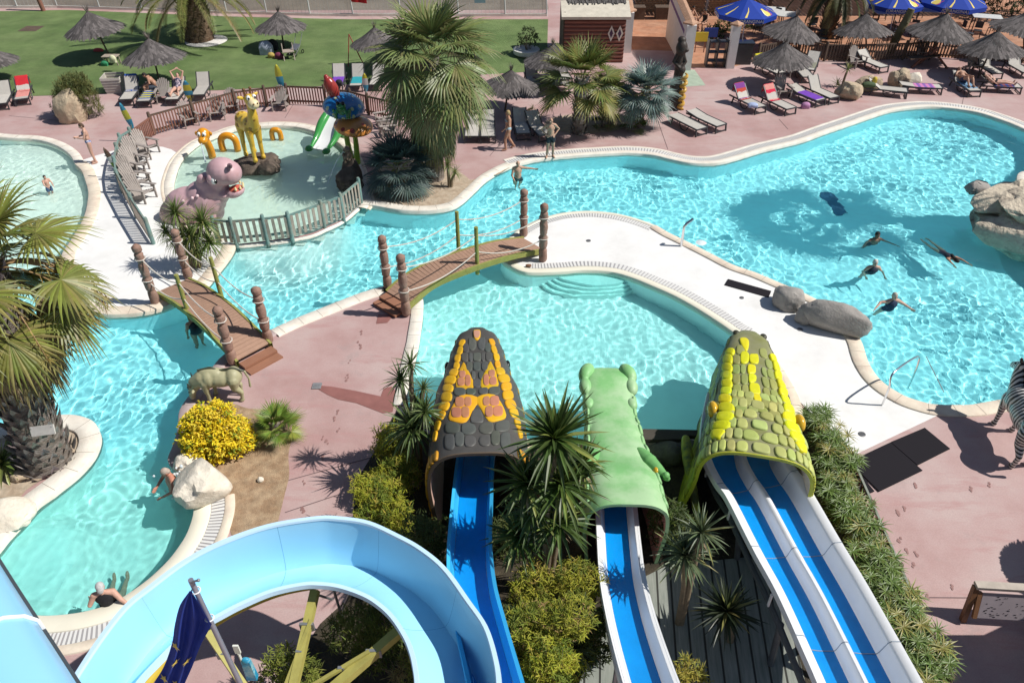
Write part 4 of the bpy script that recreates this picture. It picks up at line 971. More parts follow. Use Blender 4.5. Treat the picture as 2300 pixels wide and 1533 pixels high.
put(H1, mb, H1.zrect(zf, 1975, 2025, 205, 270), .03, DK); put(H1, mb, H1.zrect(zf, 1978, 2018, 285, 350), .03, DK); put(H1, mb, H1.zrect(zf, 1978, 2018, 430, 495), .025, DK)
put(H1, mb, H1.zrect(zf, 1980, 2016, 690, 800, 1945, 2050), .03, DK)
put(H1, mo, H1.zrect(zf, 1968, 2030, 12, 90, 1985, 2010), .05, PK, YE)
def diamond(poly_px, subs):
    q = [H1.uv(*zf(*p)) for p in poly_px]
    if None in q: return
    put(H1, my, q, .03, YE, mirror=True)
    for s_ in subs: put(H1, mo, H1.zrect(zf, *s_), .018, OR, mirror=True, base=.028)
diamond([(1880, 280), (1905, 320), (1970, 430), (1968, 500), (1900, 512), (1812, 490), (1835, 400)], [(1850, 1900, 365, 420), (1835, 1892, 425, 490), (1898, 1950, 400, 490)])
diamond([(1850, 572), (1985, 570), (1985, 640), (1950, 720), (1900, 800), (1750, 770), (1790, 660)], [(1815, 1890, 590, 670), (1895, 1960, 590, 665), (1785, 1865, 680, 760), (1868, 1935, 675, 760)])
for (x0, x1, y0, y1, x2, x3) in [(1862, 1905, 92, 145, 1840, 1885), (1840, 1882, 150, 215, 1820, 1868), (1818, 1864, 220, 280, 1806, 1850), (1804, 1850, 285, 340, 1795, 1842), (1780, 1842, 345, 400, 1755, 1830), (1740, 1825, 405, 470, 1715, 1800), (1712, 1795, 476, 540, 1705, 1788), (1705, 1785, 546, 620, 1690, 1775), (1690, 1770, 626, 700, 1665, 1740), (1664, 1735, 706, 780, 1650, 1700), (1645, 1692, 790, 870, 1635, 1668), (1634, 1664, 876, 960, 1622, 1645)]:
    put(H1, my, H1.zrect(zf, x0, x1, y0, y1, x2, x3), .04, YE, mirror=True)
for i in range(20):                                            # flank scales
    u = .08 + .9 * i / 20
    for j, v in enumerate((.66, .78, .9)):
        w = .038; c = (DK if (i + j) % 3 else (.40, .24, .02)) if j < 2 else (.5, .27, .02)
        for sg in (-1, 1): H1.cushion(mb, [(u, sg * (v - .05)), (u + w, sg * (v - .05)), (u + w, sg * (v + .05)), (u, sg * (v + .05))], .022, jit(c, .15))
mb.build('scale_plates', m_scale, o, True, 60, True); my.build('yellow_plates', m_scale, o, True, 60, True); mo.build('orange_plates', m_scale, o, True, 60, True)
mb = MB()
for i in range(15):                                            # orange border scales down the open back edge
    v = -1 + .068 * i
    if v < -.36:
        for sg in (1, -1): H1.cushion(mb, [(.955, sg * v), (1, sg * v), (1, sg * (v + .06)), (.955, sg * (v + .06))], .05, jit((.55, .26, .02), .2))
mb.build('rim_scales', m_scale, o, True, 60, True)
for sg in (-1, 1):
    e = H1.P(.3, sg * .62, .0); mb = MB(); mb.ell(e, (.07, .14, .1)); mb.build('eye', pm('glossy_black', (.01, .01, .012), .1, 0), o)
for sg in (-1, 1):
    q_ = MB(); q_.grid([[H1.P(.52 + .48 * i / 30, sg * (.70 - .06 * i / 30 + .3 * k / 12), .016 + .012 * noise.noise(V((i * .5, k * .9, sg)))) for k in range(13)] for i in range(31)]); q_.build('flank', pm('orange_mottled_flank', (.56, .28, .012), .5, .25, 4, .3, 14, col2=(.20, .07, .02), fac=(.5, .6), bdist=.03), o, True, 60, True)
# --- yellow green snake
zg = lambda x, y: (1150 + x / 3.833, 740 + y / 3.833); zh = lambda x, y: (1700 + x / 3.833, 740 + y / 3.833)
H2 = Hood((6.31, 16.1, 0), (5.02, 10.6, 0), [(0, .12, 1.25, 1.0), (.03, .34, 1.42, 1.0), (.1, .54, 1.56, 1.0), (.22, .66, 1.66, 1.0), (.38, .74, 1.78, 1.05), (.54, .90, 1.95, 1.1), (.70, 1.02, 2.12, 1.15), (.86, 1.12, 2.26, 1.2), (1, 1.18, 2.33, 1.2)], lambda u: .5 - .5 * smoothstep(.35, .75, u), 118, flare=.2).bvh()
o = thing('snake_head_cover', 'giant snake head over double slide, olive scales edged in bright yellow green', 'snake sculpture')
hood_parts(H2, o, pm('grey_olive_paint', (.25, .245, .14), .55, .18, 3, .15, 30, col2=(.20, .21, .06), fac=(.4, .7)), pm('cream_lining', (.70, .60, .47), .6, .1, 2), rim=pm('lime_rim', (.44, .45, .04), .5, .2, 3))
OL, LI, OG = (.30, .33, .10), (.66, .66, .012), (.41, .45, .14)
mb = MB(); my = MB()
rowsy = [(140, 215, 1935, 2000), (225, 295, 1905, 1965), (305, 378, 1900, 1960), (388, 470, 1905, 1965), (478, 548, 1905, 1970), (556, 640, 1905, 2000)]
for (y0, y1, x0, x1) in rowsy: put(H2, mb, H2.zrect(zg, x0, x1, y0, y1), .03, OL, mirror=True)
for (x0, x1, y0, y1) in [(1968, 2010, 305, 378), (1975, 2030, 390, 470), (1980, 2035, 480, 555), (2010, 2085, 565, 650), (1925, 2020, 655, 725), (2035, 2120, 660, 712)]:
    put(H2, mb, H2.zrect(zg, x0, x1, y0, y1), .035, OG if y0 > 700 else OL, mirror=True)
for (x0, x1, y0, y1, x2, x3) in [(1955, 2045, 78, 180, 2000, 2035), (1970, 2045, 195, 292, 1965, 2040), (2048, 2118, 215, 292, 2055, 2120), (2028, 2088, 305, 380, 2030, 2088), (2038, 2092, 388, 460, 2042, 2092), (2046, 2115, 466, 555, 2060, 2130), (2080, 2130, 560, 645, 2105, 2130)]:
    put(H2, my, H2.zrect(zg, x0, x1, y0, y1, x2, x3), .04, (.66, .62, .015))
for (x0, x1, y0, y1, x2, x3) in [(1872, 1915, 175, 225, 1855, 1900), (1845, 1895, 230, 300, 1840, 1892), (1836, 1890, 306, 370, 1834, 1890), (1832, 1890, 376, 440, 1830, 1890), (1828, 1890, 446, 505, 1826, 1888), (1820, 1886, 510, 570, 1815, 1880), (1805, 1880, 576, 640, 1800, 1890), (1798, 1900, 646, 720, 1800, 1908), (1790, 1905, 726, 800, 1775, 1895), (1765, 1890, 806, 870, 1745, 1850), (1735, 1845, 876, 945, 1735, 1790)]:
    put(H2, my, H2.zrect(zg, x0 - 14, x1 + 6, y0 - 3, y1 + 3, x2 - 14, x3 + 6), .075, LI, mirror=True)
for i in range(18):
    u = .06 + .9 * i / 18
    for j, v in enumerate((.62, .75, .88)):
        c = ((.10, .10, .06), (.05, .05, .035), (.34, .35, .05))[j]
        for sg in (-1, 1): H2.cushion(mb, [(u, sg * (v - .055)), (u + .043, sg * (v - .055)), (u + .043, sg * (v + .055)), (u, sg * (v + .055))], .025, jit(c, .2))
for i in range(26):
    v = -.98 + .038 * i
    if abs(v) > .5:
        for sg in (1, -1): H2.cushion(my, [(.94, sg * v), (1, sg * v), (1, sg * (v + .034)), (.94, sg * (v + .034))], .045, jit((.36, .38, .04), .25))
rr = random.Random(9)
for j in range(6):
    u = .60 + .068 * j; n_ = 5 + j // 2; vm = .33 + .05 * j
    for k in range(n_):
        vc = vm * (k + .5 + .5 * (j % 2)) / n_; hw_ = vm / n_ * .46
        if j % 2 and k == 0: H2.cushion(mb, [(u, -.5 * hw_), (u + .004, .5 * hw_), (u + .055, .55 * hw_), (u + .05, -.55 * hw_)], .05, jit(OG, .12))
        ju = rr.uniform(-.006, .006); q_ = [(u + ju, vc - hw_ * rr.uniform(.8, 1)), (u + ju + .004, vc + hw_ * rr.uniform(.8, 1)), (u + .058 + ju, vc + hw_ * rr.uniform(.9, 1.1)), (u + .055 + ju, vc - hw_ * rr.uniform(.9, 1.1))]
        H2.cushion(mb, q_, .05, jit(OG, .15)); H2.cushion(mb, mir(q_), .05, jit(OG, .15))
def flank(H, o_, v0, v1, u0, m_, nm):
    for sg in (-1, 1):
        q_ = MB(); q_.grid([[H.P(u0 + (1 - u0) * i / 40, sg * (v0(u0 + (1 - u0) * i / 40) + (v1 - v0(u0 + (1 - u0) * i / 40)) * k / 14), .016 + .012 * noise.noise(V((i * .5, k * .9, sg)))) for k in range(15)] for i in range(41)]); q_.build(nm, m_, o_, True, 60, True)
flank(H2, o, lambda u: .47 + .06 * u, 1.0, .04, pm('lime_mottled_flank', (.40, .42, .03), .5, .25, 4, .3, 14, col2=(.07, .08, .035), fac=(.44, .56), bdist=.03), 'flank')
mb.build('scale_plates', m_scale, o, True, 60, True); my.build('lime_plates', m_scale, o, True, 60, True)
for sg in (-1, 1):
    q = H2.uv(*zg(1740, 700)) or (.45, -.6); e = H2.P(q[0], sg * abs(q[1]), .045); nrm = H2.Nn(q[0], sg * abs(q[1]))
    mb = MB(); mb.ell(e, (.12, .22, .19)); ey = mb.build('eye', pm('amber_eye', (.60, .36, .03), .15, .1, 3), o)
    mb = MB(); mb.ell(e + nrm * .075 + V((0, .02, .03)), (.05, .12, .04)); mb.build('pupil', pm('glossy_black', (.01, .01, .012), .1, 0), ey)
    mb = MB(); q2 = H2.P(.075, sg * .3, .0); mb.ell(q2, (.09, .11, .07)); mb.build('nostril', pm('dark_olive', (.05, .05, .03), .5, .2), o)
# side frill of the snake, curling to the ground
mb = MB(); limb(mb, catmull([G(1540, 985, .8), G(1548, 1050, .7), G(1562, 1130, .35), G(1578, 1190, .1)], 5), [.1, .12, .13, .13, .13, .12, .12, .11, .11, .1, .1, .1, .09, .09, .08, .07]); organic('jaw_frill', mb, pm('lime_mottled', (.36, .37, .03), .55, .3, 4, .2, 20, col2=(.12, .14, .04), fac=(.45, .6)), o, .03, 4)
# --- green crocodile head
def rip(u, v):
    b = .05 * max(0, sin(u * 34)) * smoothstep(.35, .5, abs(v)) * (1 - smoothstep(.6, .75, abs(v)))
    return V((0, 0, b))
H3 = Hood((2.42, 14.95, 0), (2.3, 9.72, 0), [(0, .46, .95, .75), (.04, .60, 1.12, .75), (.1, .66, 1.18, .75), (.2, .64, 1.1, .75), (.32, .60, 1.1, .75), (.5, .66, 1.25, .8), (.68, .74, 1.5, .85), (.84, .83, 1.74, .9), (1, .86, 1.9, .9)], lambda u: .4 - .4 * smoothstep(.4, .75, u), 118, ripple=rip)
o = thing('crocodile_head_cover', 'giant pale green crocodile head covering the end of the single slide', 'crocodile sculpture')
m_croc = pm('pale_green_paint', (.38, .57, .32), .5, .1, 1.2, .12, 30, col2=(.20, .46, .17), fac=(.46, .64))
H3.bvh(); R_ = H3.rows(70, 60)
R_.insert(0, [H3.P(0, 0) + (p - H3.P(0, 0)) * .45 + V((0, .06, -.1)) for p in R_[0]])
mb = MB(); mb.grid(R_); mb.build('head_shell', m_croc, o, True, 60, True)
mb = MB(); mb.grid([[H3.P(.05 + .95 * i / 26, -1 + 2 * k / 36, -.07) for k in range(37)] for i in range(27)]); mb.build('mouth_lining', pm('pink_croc_mouth', (.56, .26, .21), .6, .12, 2), o, True, 60, True)
mb = MB(); a = [H3.P(1, -1 + 2 * k / 40) for k in range(41)]; b_ = [H3.P(1, -1 + 2 * k / 40, -.07) for k in range(41)]; mb.grid([a, [p - V((0, .03, 0)) for p in a], [p - V((0, .03, 0)) for p in b_], b_]); mb.build('back_rim', m_croc, o, True, 40, True)
for sg in (-1, 1):
    mb = MB(); mb.ell(H3.P(.06, sg * .42, -.03), (.20, .34, .22), RZ(sg * .35)); mb.ell(H3.P(.15, sg * .5, -.03), (.17, .28, .18)); mb.ell(H3.P(.27, sg * .46, -.03), (.14, .2, .13)); organic('nostril_bump', mb, m_croc, o, .025, 5)
    mb = MB(); c = H3.P(.70, sg * .40, .03); d = V((sg * .18, -.38, .12)); mb.tube(catmull([c - d * 1.3, c, c + d * 1.5 + V((sg * .05, 0, -.12))], 5), [.07, .12, .16, .17, .17, .165, .15, .13, .10, .08, .05], 12); mb.ell(c + d * 1.4, .08); mb.ell(c, .175); organic('brow_ridge', mb, pm('deep_green_paint', (.16, .40, .13), .5, .1, 3), o, .025, 4)
    mb = MB(); mb.ell(H3.P(.76, sg * .47, .05), (.07, .1, .08)); mb.build('eye', pm('amber_eye', (.60, .36, .03), .15, .1, 3), o)
mb = MB()
for i in range(11):
    u = .22 + .068 * i
    for sg in (-1, 1):
        H3.cushion(mb, [(u, sg * .46), (u + .055, sg * .46), (u + .05, sg * .62), (u + .005, sg * .62)], .05, (.30, .53, .25)); H3.cushion(mb, [(u + .02, sg * .66), (u + .075, sg * .66), (u + .07, sg * .8), (u + .025, sg * .8)], .04, (.23, .44, .19))
        if i % 2 == 0: H3.cushion(mb, [(u, sg * .83), (u + .06, sg * .83), (u + .06, sg * .95), (u, sg * .95)], .03, (.16, .38, .13))
mb.build('side_scutes', m_scale, o, True, 60, True)
# retaining wall with dark timber sleepers between the heads
o = thing('retaining_wall', 'dark rock and sleeper wall between the crocodile and yellow green snake', 'wall', G(1490, 1010)); b = o.location.copy()
for i, (z, y) in enumerate(((.30, .25), (.36, .05))):
    mb = MB(); mb.box((.1 - .15 * i, y, z), (1.6 - .35 * i, .2, .12), RZ(-.03 + .05 * i)); mb.build('sleeper', pm('dark_timber', (.07, .06, .05), .9, .3, 6, .5, 40, stretch=(.4, 4, 4)), o)
mb = MB()
for i in range(7): mb.ell((R.uniform(-.8, .8), R.uniform(-.35, -.15), R.uniform(0, .2)), (R.uniform(.25, .45), .3, R.uniform(.2, .35)))
organic('rock_face', mb, pm('dark_rock', (.13, .12, .105), .9, .4, 3, .8, 12, bdist=.05), o, .05, 3)
# ---------------------------------------------------------------- flag
top = CAM + ray(428, 1301) * 8.5; o = thing('flagpole', 'leaning grey flagpole rising in front of the curved slide', 'flagpole', (top.x, top.y, 0))
lean = V((.22, -.1, 0)); mb = MB(); mb.tube([V((0, 0, 0)) + lean, V((0, 0, top.z))], [.042, .03], 12); mb.build('pole', pm('grey_pole', (.30, .31, .36), .4, .12, 4, metal=.4), o)
mb = MB(); mb.tube([V((.0, -.02, top.z - .02)), V((.10, -.02, top.z + .02))], .012, 6); mb.ell((.1, -.02, top.z + .02), .02); mb.build('hook', m_steel, o)
fl = thing('flag', 'blue flag with yellow stars hanging slack from the grey flagpole', 'flag', (top.x, top.y, top.z))
def onpole(py): 
    t = CAM + ray(428, py) * 8.5; return HC + ray(1150, py).z * (top.y / ray(1150, py).y)
def fp(px, py, dy=0.0): p = AT(px, py, top.y - .05 + dy); return p - V((top.x, top.y, top.z))
Lf = catmull([fp(426, 1326), fp(404, 1362), fp(392, 1410), fp(386, 1450), fp(368, 1500), fp(340, 1545), fp(320, 1600)], 5)
M1 = catmull([fp(428, 1326), fp(424, 1366, .05), fp(416, 1412, .1), fp(410, 1456, .1), fp(396, 1500, .1), fp(378, 1548, .1), fp(360, 1600, .1)], 5)
Rt = catmull([fp(430, 1326), fp(470, 1386), fp(474, 1396), fp(452, 1440), fp(432, 1495), fp(412, 1545), fp(395, 1600)], 5); rows = []
for a, b, c in zip(Lf, M1, Rt):
    r = []
    for k in range(25):
        w = k / 24; p = a * (1 - w) ** 2 + b * 2 * w * (1 - w) + c * w * w; amp = .05 * min(1, (a - c).length * 2.2); p = p + V((.3, -1, 0)) * (amp * sin(w * 15 + a.z * 1.3)); r.append(p)
    rows.append(r)
mb = MB(); mb.grid(rows); mb.build('cloth', pm('blue_flag_cloth', (.025, .06, .36), .75, .1, 5, .2, 200, trans=.15), fl, True, 180)
def flag_star(i, k, s):
    c = rows[i][k]; ex = (rows[i][min(24, k + 2)] - rows[i][max(0, k - 2)]).normalized(); ey = (rows[max(0, i - 2)][k] - rows[min(len(rows) - 1, i + 2)][k]).normalized(); n = ex.cross(ey).normalized()
    if n.dot(CAM - V((top.x, top.y, top.z)) - c) < 0: n = -n
    mb = MB(); pts = [c + n * .022] + [c + n * .016 + (ex * sin(a * pi / 5) + ey * cos(a * pi / 5)) * (s if a % 2 == 0 else s * .42) for a in range(10)]
    mb.add(pts, [(0, 1 + a, 1 + (a + 1) % 10) for a in range(10)]); mb.build('star', pm('yellow_star', (.75, .58, .12), .7, .05), fl, False)
for i, k in ((14, 4), (18, 7), (18, 17), (22, 5), (23, 16), (26, 9), (27, 20)): flag_star(i, k, .085)
for z in (onpole(1325), onpole(1387)):
    mb = MB(); mb.tube([V((.05 * cos(a) + lean.x * (1 - z / top.z), .05 * sin(a), z - top.z)) for a in [k * pi / 5 for k in range(11)]], .009, 5, False); mb.build('ring', m_gel, fl)
# ================================================================ rocks and animal figures
def rock_mb(size, seed, sub=4, rough=.35, flat=.0, rot=0.0, facet=6):
    bm = bmesh.new(); bmesh.ops.create_icosphere(bm, subdivisions=sub, radius=1); rr = random.Random(seed)
    planes = [(V((rr.gauss(0, 1), rr.gauss(0, 1), rr.gauss(.2, 1))).normalized(), rr.uniform(.66, .9)) for _ in range(facet)]
    M = RZ(rot)
    for v in bm.verts:
        p = v.co.normalized(); k = 1 + rough * .6 * noise.noise(p * 1.6 + V((seed, 0, 0))) + rough * .3 * noise.noise(p * 4 + V((0, seed, 0))) + rough * .12 * noise.noise(p * 11)
        q = p * k
        for n_, d in planes:
            e = q.dot(n_) - d
            if e > 0: q = q - n_ * e * .8
        q = V((q.x * size[0], q.y * size[1], q.z * size[2])); v.co = M @ q
    mb = MB(); bm.verts.ensure_lookup_table(); mb.add([v.co.copy() for v in bm.verts], [tuple(x.index for x in f.verts) for f in bm.faces]); bm.free(); return mb
m_tan = pm('tan_rock', (.50, .40, .28), .9, .3, 2.5, .9, 7, col2=(.36, .27, .19), fac=(.4, .7), bdist=.06)
m_grey = pm('grey_granite', (.35, .325, .30), .85, .22, 3, .6, 18, col2=(.25, .23, .215), fac=(.42, .7), bdist=.03)
m_pale = pm('pale_limestone', (.72, .66, .56), .9, .16, 3, .8, 9, col2=(.60, .52, .42), fac=(.45, .75), bdist=.04)
m_lava = pm('dark_brown_rock', (.10, .075, .06), .85, .4, 4, .9, 9, col2=(.17, .13, .10), fac=(.4, .7), bdist=.05)
def rock(name, label, px, size, seed, m, rz=0.0, sink=.25, rough=.35, facet=6, z=0, group=None, cat='rock'):
    b = G(px[0], px[1], z); o = rock_mb(size, seed, 4, rough, 0, rz, facet).build(name, m, None, True, 35); o.location = b + V((0, 0, size[2] * (1 - 2 * sink))); return tag(o, label, cat, group)
rock('boulder', 'smooth grey boulder next to the black mat strip on the white deck', (1768, 686), (.52, .42, .42), 3, m_grey, -.4, .2, .25, 3)
rock('boulder', 'long grey barrel shaped boulder, biggest of three on the white deck', (1868, 738), (.98, .48, .52), 4, m_grey, -.55, .15, .2, 5)
rock('boulder', 'small egg shaped grey boulder in front of the two larger ones', (1804, 722), (.30, .27, .30), 5, m_grey, -.5, .15, .2, 2)
rock('boulder', 'large pale cream boulder beside the spa pool', (462, 1112), (.62, .66, .55), 6, m_pale, .3, .15, .4, 8)
rock('boulder', 'rounded shaded boulder touching the large pale one at the water', (430, 1050), (.36, .3, .28), 16, m_pale, .3, .2, .3, 5)
rock('boulder', 'pointed tan rock standing before the feathery shrub', (170, 272), (.66, .5, .92), 7, m_tan, .5, .2, .45, 9)
rock('boulder', 'brown rough rock beside the small yucca near the sunbeds', (1905, 220), (.65, .5, .55), 8, m_tan, .2, .2, .5, 9)
rock('boulder', 'pale tan rock behind the brown one near the small yucca', (1945, 200), (.75, .5, .45), 9, m_tan, -.2, .2, .5, 9)
rock('boulder', 'low tan rock behind the lounger with the pink towel', (2015, 192), (.6, .45, .55), 10, m_tan, .1, .2, .5, 9)
rock('boulder', 'cream rock touching the low tan rock by the pink towel lounger', (2045, 190), (.55, .4, .4), 11, m_pale, .4, .2, .5, 9)
rock('boulder', 'beige stone at the foot of the fan palm group', (1350, 222), (.9, .5, .5), 12, m_tan, .0, .2, .5, 9)
rock('boulder', 'pale flat rock on the kerb below the agave', (20, 1165), (.55, .5, .28), 13, m_pale, .3, .3, .3, 6)
rock('stone', 'small white block lying on the brown gravel', (586, 1080), (.08, .07, .08), 14, m_pale, .3, .2, .2, 6)
rock('stone', 'rounded stone in the sandy bed under the palm trunk', (45, 1075), (.2, .16, .14), 15, m_tan, .3, .2, .3, 6)
# rock outcrop in the lagoon
m_isl = pm('layered_rock', (.60, .52, .41), .9, .3, 1.6, 1.0, 4, col2=(.22, .18, .15), fac=(.48, .62), bdist=.12)
b = G(2285, 520, 0); o = thing('rock_island', 'layered tan rock outcrop overhanging the lagoon at the picture edge', 'rock', b)
for i, (dx, dy, dz, s, sd_, rz, m_) in enumerate([(0.3, -.25, .0, (1.95, 1.9, 1.3), 31, .2, m_isl), (.9, .9, .5, (1.9, 1.4, .8), 32, -.3, m_isl), (-.15, .9, .85, (1.6, 1.1, .5), 33, .35, m_isl), (.3, -.1, 1.05, (1.6, 1.3, .45), 34, .1, m_isl), (1.2, -.6, .7, (1.0, 1.2, .6), 35, .9, m_isl), (-1.05, 1.5, 1.0, (.5, .4, .25), 36, .4, m_grey), (1.6, 1.4, .8, (1.4, 1.1, .6), 37, .4, m_isl)]):
    p = rock_mb(s, sd_, 4, .6, 0, rz, 16).build('slab', m_, o, True, 35); p.location = (dx, dy, dz); RECV.append(p)
# ---------------------------------------------------------------- giraffe
def spots_mat(name, base, spot, sc, thr):
    m, nt, o = nodes(name); L = nt.links; c = coords(nt); b = N(nt, 'BsdfPrincipled', Roughness=.4); b.inputs['Coat Weight'].default_value = .2
    v = N(nt, 'TexVoronoi', Scale=sc, feature='F1', Randomness=1.0); L.new(c, v.inputs['Vector']); f = ramp(nt, v.outputs['Distance'], [(thr - .03, (1, 1, 1)), (thr, (0, 0, 0))])
    sz = N(nt, 'SeparateXYZ'); L.new(c, sz.inputs[0]); k = ramp(nt, sz.outputs[2], [(.0, (0, 0, 0)), (.1, (1, 1, 1))]); 
    mr = N(nt, 'MapRange'); mr.inputs[1].default_value = 1.12; mr.inputs[2].default_value = 1.3; L.new(sz.outputs[2], mr.inputs[0])
    mu = N(nt, 'Math', operation='MULTIPLY'); L.new(f, mu.inputs[0]); L.new(mr.outputs[0], mu.inputs[1])
    col = mixc(nt, mu.outputs[0], base, spot); L.new(mixc(nt, 1., col, ramp(nt, noi(nt, c, 3, 4), [(.3, (.88, .86, .8)), (.7, (1.06, 1.05, 1))]), 'MULTIPLY'), b.inputs['Base Color']); L.new(b.outputs[0], o.inputs[0]); return m
b = G(580, 376); rk = thing('dark_rock', 'dark flat rock in the kiddie pool carrying the giraffe', 'rock', b)
for i, (dx, dy, s, sd_) in enumerate([(-.1, .1, (1.05, .8, .5), 41), (-.5, -.1, (.6, .45, .3), 43)]):
    p = rock_mb(s, sd_, 4, .4, 0, .2, 8).build('stone', m_lava, rk, True, 35); p.location = (dx, dy, 0); RECV.append(p)
rock('boulder', 'blackish round boulder in front of the giraffe rock', (606, 388), (.44, .36, .42), 42, m_lava, .2, .25, .35, 7)
gy = (.66, .44, .055); m_gir = spots_mat('giraffe_paint', gy, (.30, .15, .012), 3.6, .36); m_giry = pm('giraffe_yellow', gy, .4, .1, 3); m_cream = m_cream
o = thing('giraffe_statue', 'yellow cartoon giraffe statue standing on the dark rock in the kiddie pool', 'statue', b + V((-.08, .1, .42)), radians(-48))
mb = MB()
mb.ell((0, 0, 1.42), (.58, .34, .36)); mb.ell((.34, 0, 1.44), (.34, .32, .38)); mb.ell((-.36, 0, 1.46), (.33, .32, .34))
limb(mb, catmull([(.48, 0, 1.5), (.66, 0, 1.85), (.70, 0, 2.15), (.70, 0, 2.42)], 4), [.26, .25, .235, .22, .21, .2, .185, .175, .165, .16, .155, .15, .15], 12)
for x, y, k in ((.36, .2, 1), (.46, -.2, -1), (-.42, .2, 1), (-.36, -.2, -1)):
    limb(mb, [(x, y, 1.3), (x + .02, y, .78), (x - .01, y, .68), (x, y, .12)], [.17, .105, .1, .08], 10); mb.ell((x + .02, y, .08), (.115, .1, .12))
mb.ell((.74, 0, 2.55), (.26, .22, .24)); organic('body', mb, m_gir, o, .028, 5)
mb = MB(); mb.ell((.98, 0, 2.46), (.24, .22, .2)); mb.ell((.86, 0, 2.42), (.2, .18, .16)); mz = organic('muzzle', mb, pm('giraffe_cream', (.72, .60, .36), .4, .08, 3), o, .03, 4)
for s in (-1, 1):
    mb = MB(); mb.ell((1.19, s * .08, 2.53), (.03, .035, .03)); mb.build('nostril', pm('statue_brown', (.16, .08, .03), .5, .1), mz)
    mb = MB(); mb.ell((.90, s * .115, 2.70), (.075, .08, .1)); ey = mb.build('eye', pm('eye_white', (.78, .78, .76), .15, 0), o)
    mb = MB(); mb.ell((.965, s * .125, 2.69), (.025, .035, .05)); mb.build('pupil', pm('glossy_black', (.01, .01, .012), .1, 0), ey)
    mb = MB(); mb.tube([(.68, s * .1, 2.72), (.66, s * .13, 2.92)], [.04, .03], 8); mb.ell((.66, s * .13, 2.96), .06); mb.build('horn', pm('statue_brown', (.16, .08, .03), .5, .1), o)
    mb = MB(); mb.ell((.6, s * .28, 2.66), (.05, .16, .07), RX(s * .35)); mb.build('ear', m_giry, o)
mb = MB(); limb(mb, [(-.66, 0, 1.6), (-.78, 0, 1.3), (-.76, 0, 1.0)], [.05, .035, .03], 8); mb.ell((-.76, 0, .93), (.05, .05, .1)); mb.build('tail', m_giry, o)
mb = MB()
for i in range(12): t = i / 11; mb.ell((.52 + .1 * t, 0, 1.85 + .85 * t), (.07, .03, .06))
mb.build('mane', pm('statue_brown', (.16, .08, .03), .5, .1), o)
# ---------------------------------------------------------------- hippo
Yh = 24.7; b = G(440, 490); b = V((b.x, Yh, 0)); A_ = lambda px, py, dy=0: AT(px, py, Yh + dy) - b
m_hip = pm('hippo_purple_paint', (.52, .335, .36), .45, .1, 1.6, .06, 20, col2=(.47, .26, .26), fac=(.5, .75))
o = thing('hippo_statue', 'big mauve cartoon hippo with open mouth leaning over the kiddie pool', 'statue', b)
mb = MB(); px = 1 / 60.
mb.ell(A_(432, 462), (1.0, .72, .72)); mb.ell(A_(400, 480), (.65, .6, .6)); mb.ell(A_(462, 445), (.75, .66, .68)); mb.ell(A_(455, 475), (.8, .66, .5))
mb.ell(A_(478, 425), (.52, .52, .48)); mb.ell(A_(470, 412), (.46, .46, .42)); mb.ell(A_(488, 408), (.42, .42, .4))
mb.ell(A_(500, 385, -.1), (.56, .52, .50)); mb.ell(A_(516, 388, -.1), (.42, .48, .42)); mb.ell(A_(490, 440), (.4, .5, .3)); mb.ell(A_(505, 432, -.05), (.34, .4, .16))
organic('body', mb, m_hip, o, .045, 6)
mb = MB(); mb.ell(A_(528, 430, -.1), (.36, .36, .2), RY(-.25)); lj = organic('lower_jaw', mb, m_hip, o, .03, 3)
mb = MB(); mb.ell(A_(529, 427, -.12), (.29, .29, .17), RY(-.25)); mb.build('tongue', pm('mouth_red', (.55, .12, .08), .35, .15, 4), lj)
for i in range(5):
    a = -1.2 + .6 * i; c = A_(529, 424, -.1) + V((.29 * cos(a), .29 * sin(a), .08)); mb = MB(); mb.lathe([(.045, 0), (.04, .07), (.015, .11)], 8, c); mb.build('tooth', pm('tooth_yellow', (.72, .62, .34), .4, .1), lj)
for dx, dy in ((0, -.28), (.0, .25)):
    mb = MB(); mb.ell(A_(486, 400) + V((dx, dy - .18, .18)), (.15, .15, .2)); e = organic('eyelid', mb, m_hip, o, .02, 2)
    mb = MB(); mb.ell(A_(489, 401) + V((dx + .06, dy - .22, .17)), (.11, .12, .15)); ey = mb.build('eye', pm('eye_white', (.78, .78, .76), .15, 0), o)
    mb = MB(); mb.ell(A_(492, 402) + V((dx + .1, dy - .29, .17)), (.05, .06, .08)); mb.build('pupil', pm('glossy_black', (.01, .01, .012), .1, 0), ey)
for x, y in ((452, 402), (470, 420)):
    mb = MB(); mb.ell(A_(x, y, -.3), (.16, .1, .17), RY(.4)); mb.build('ear', m_hip, o)
for x, y, d in ((516, 373, -.45), (530, 377, .05)):
    mb = MB(); mb.ell(A_(x, y, d), (.09, .1, .1)); mb.ell(A_(x + 2, y - 2, d - .06), (.05, .05, .05)); mb.build('nostril', pm('hippo_dark', (.19, .11, .13), .5, .1), o)
for x, y in ((412, 452), (432, 445), (443, 440)):
    mb = MB(); mb.ell(A_(x, y, -.58), (.06, .06, .06)); mb.build('spot', pm('pale_pink', (.68, .50, .52), .4, .05), o)
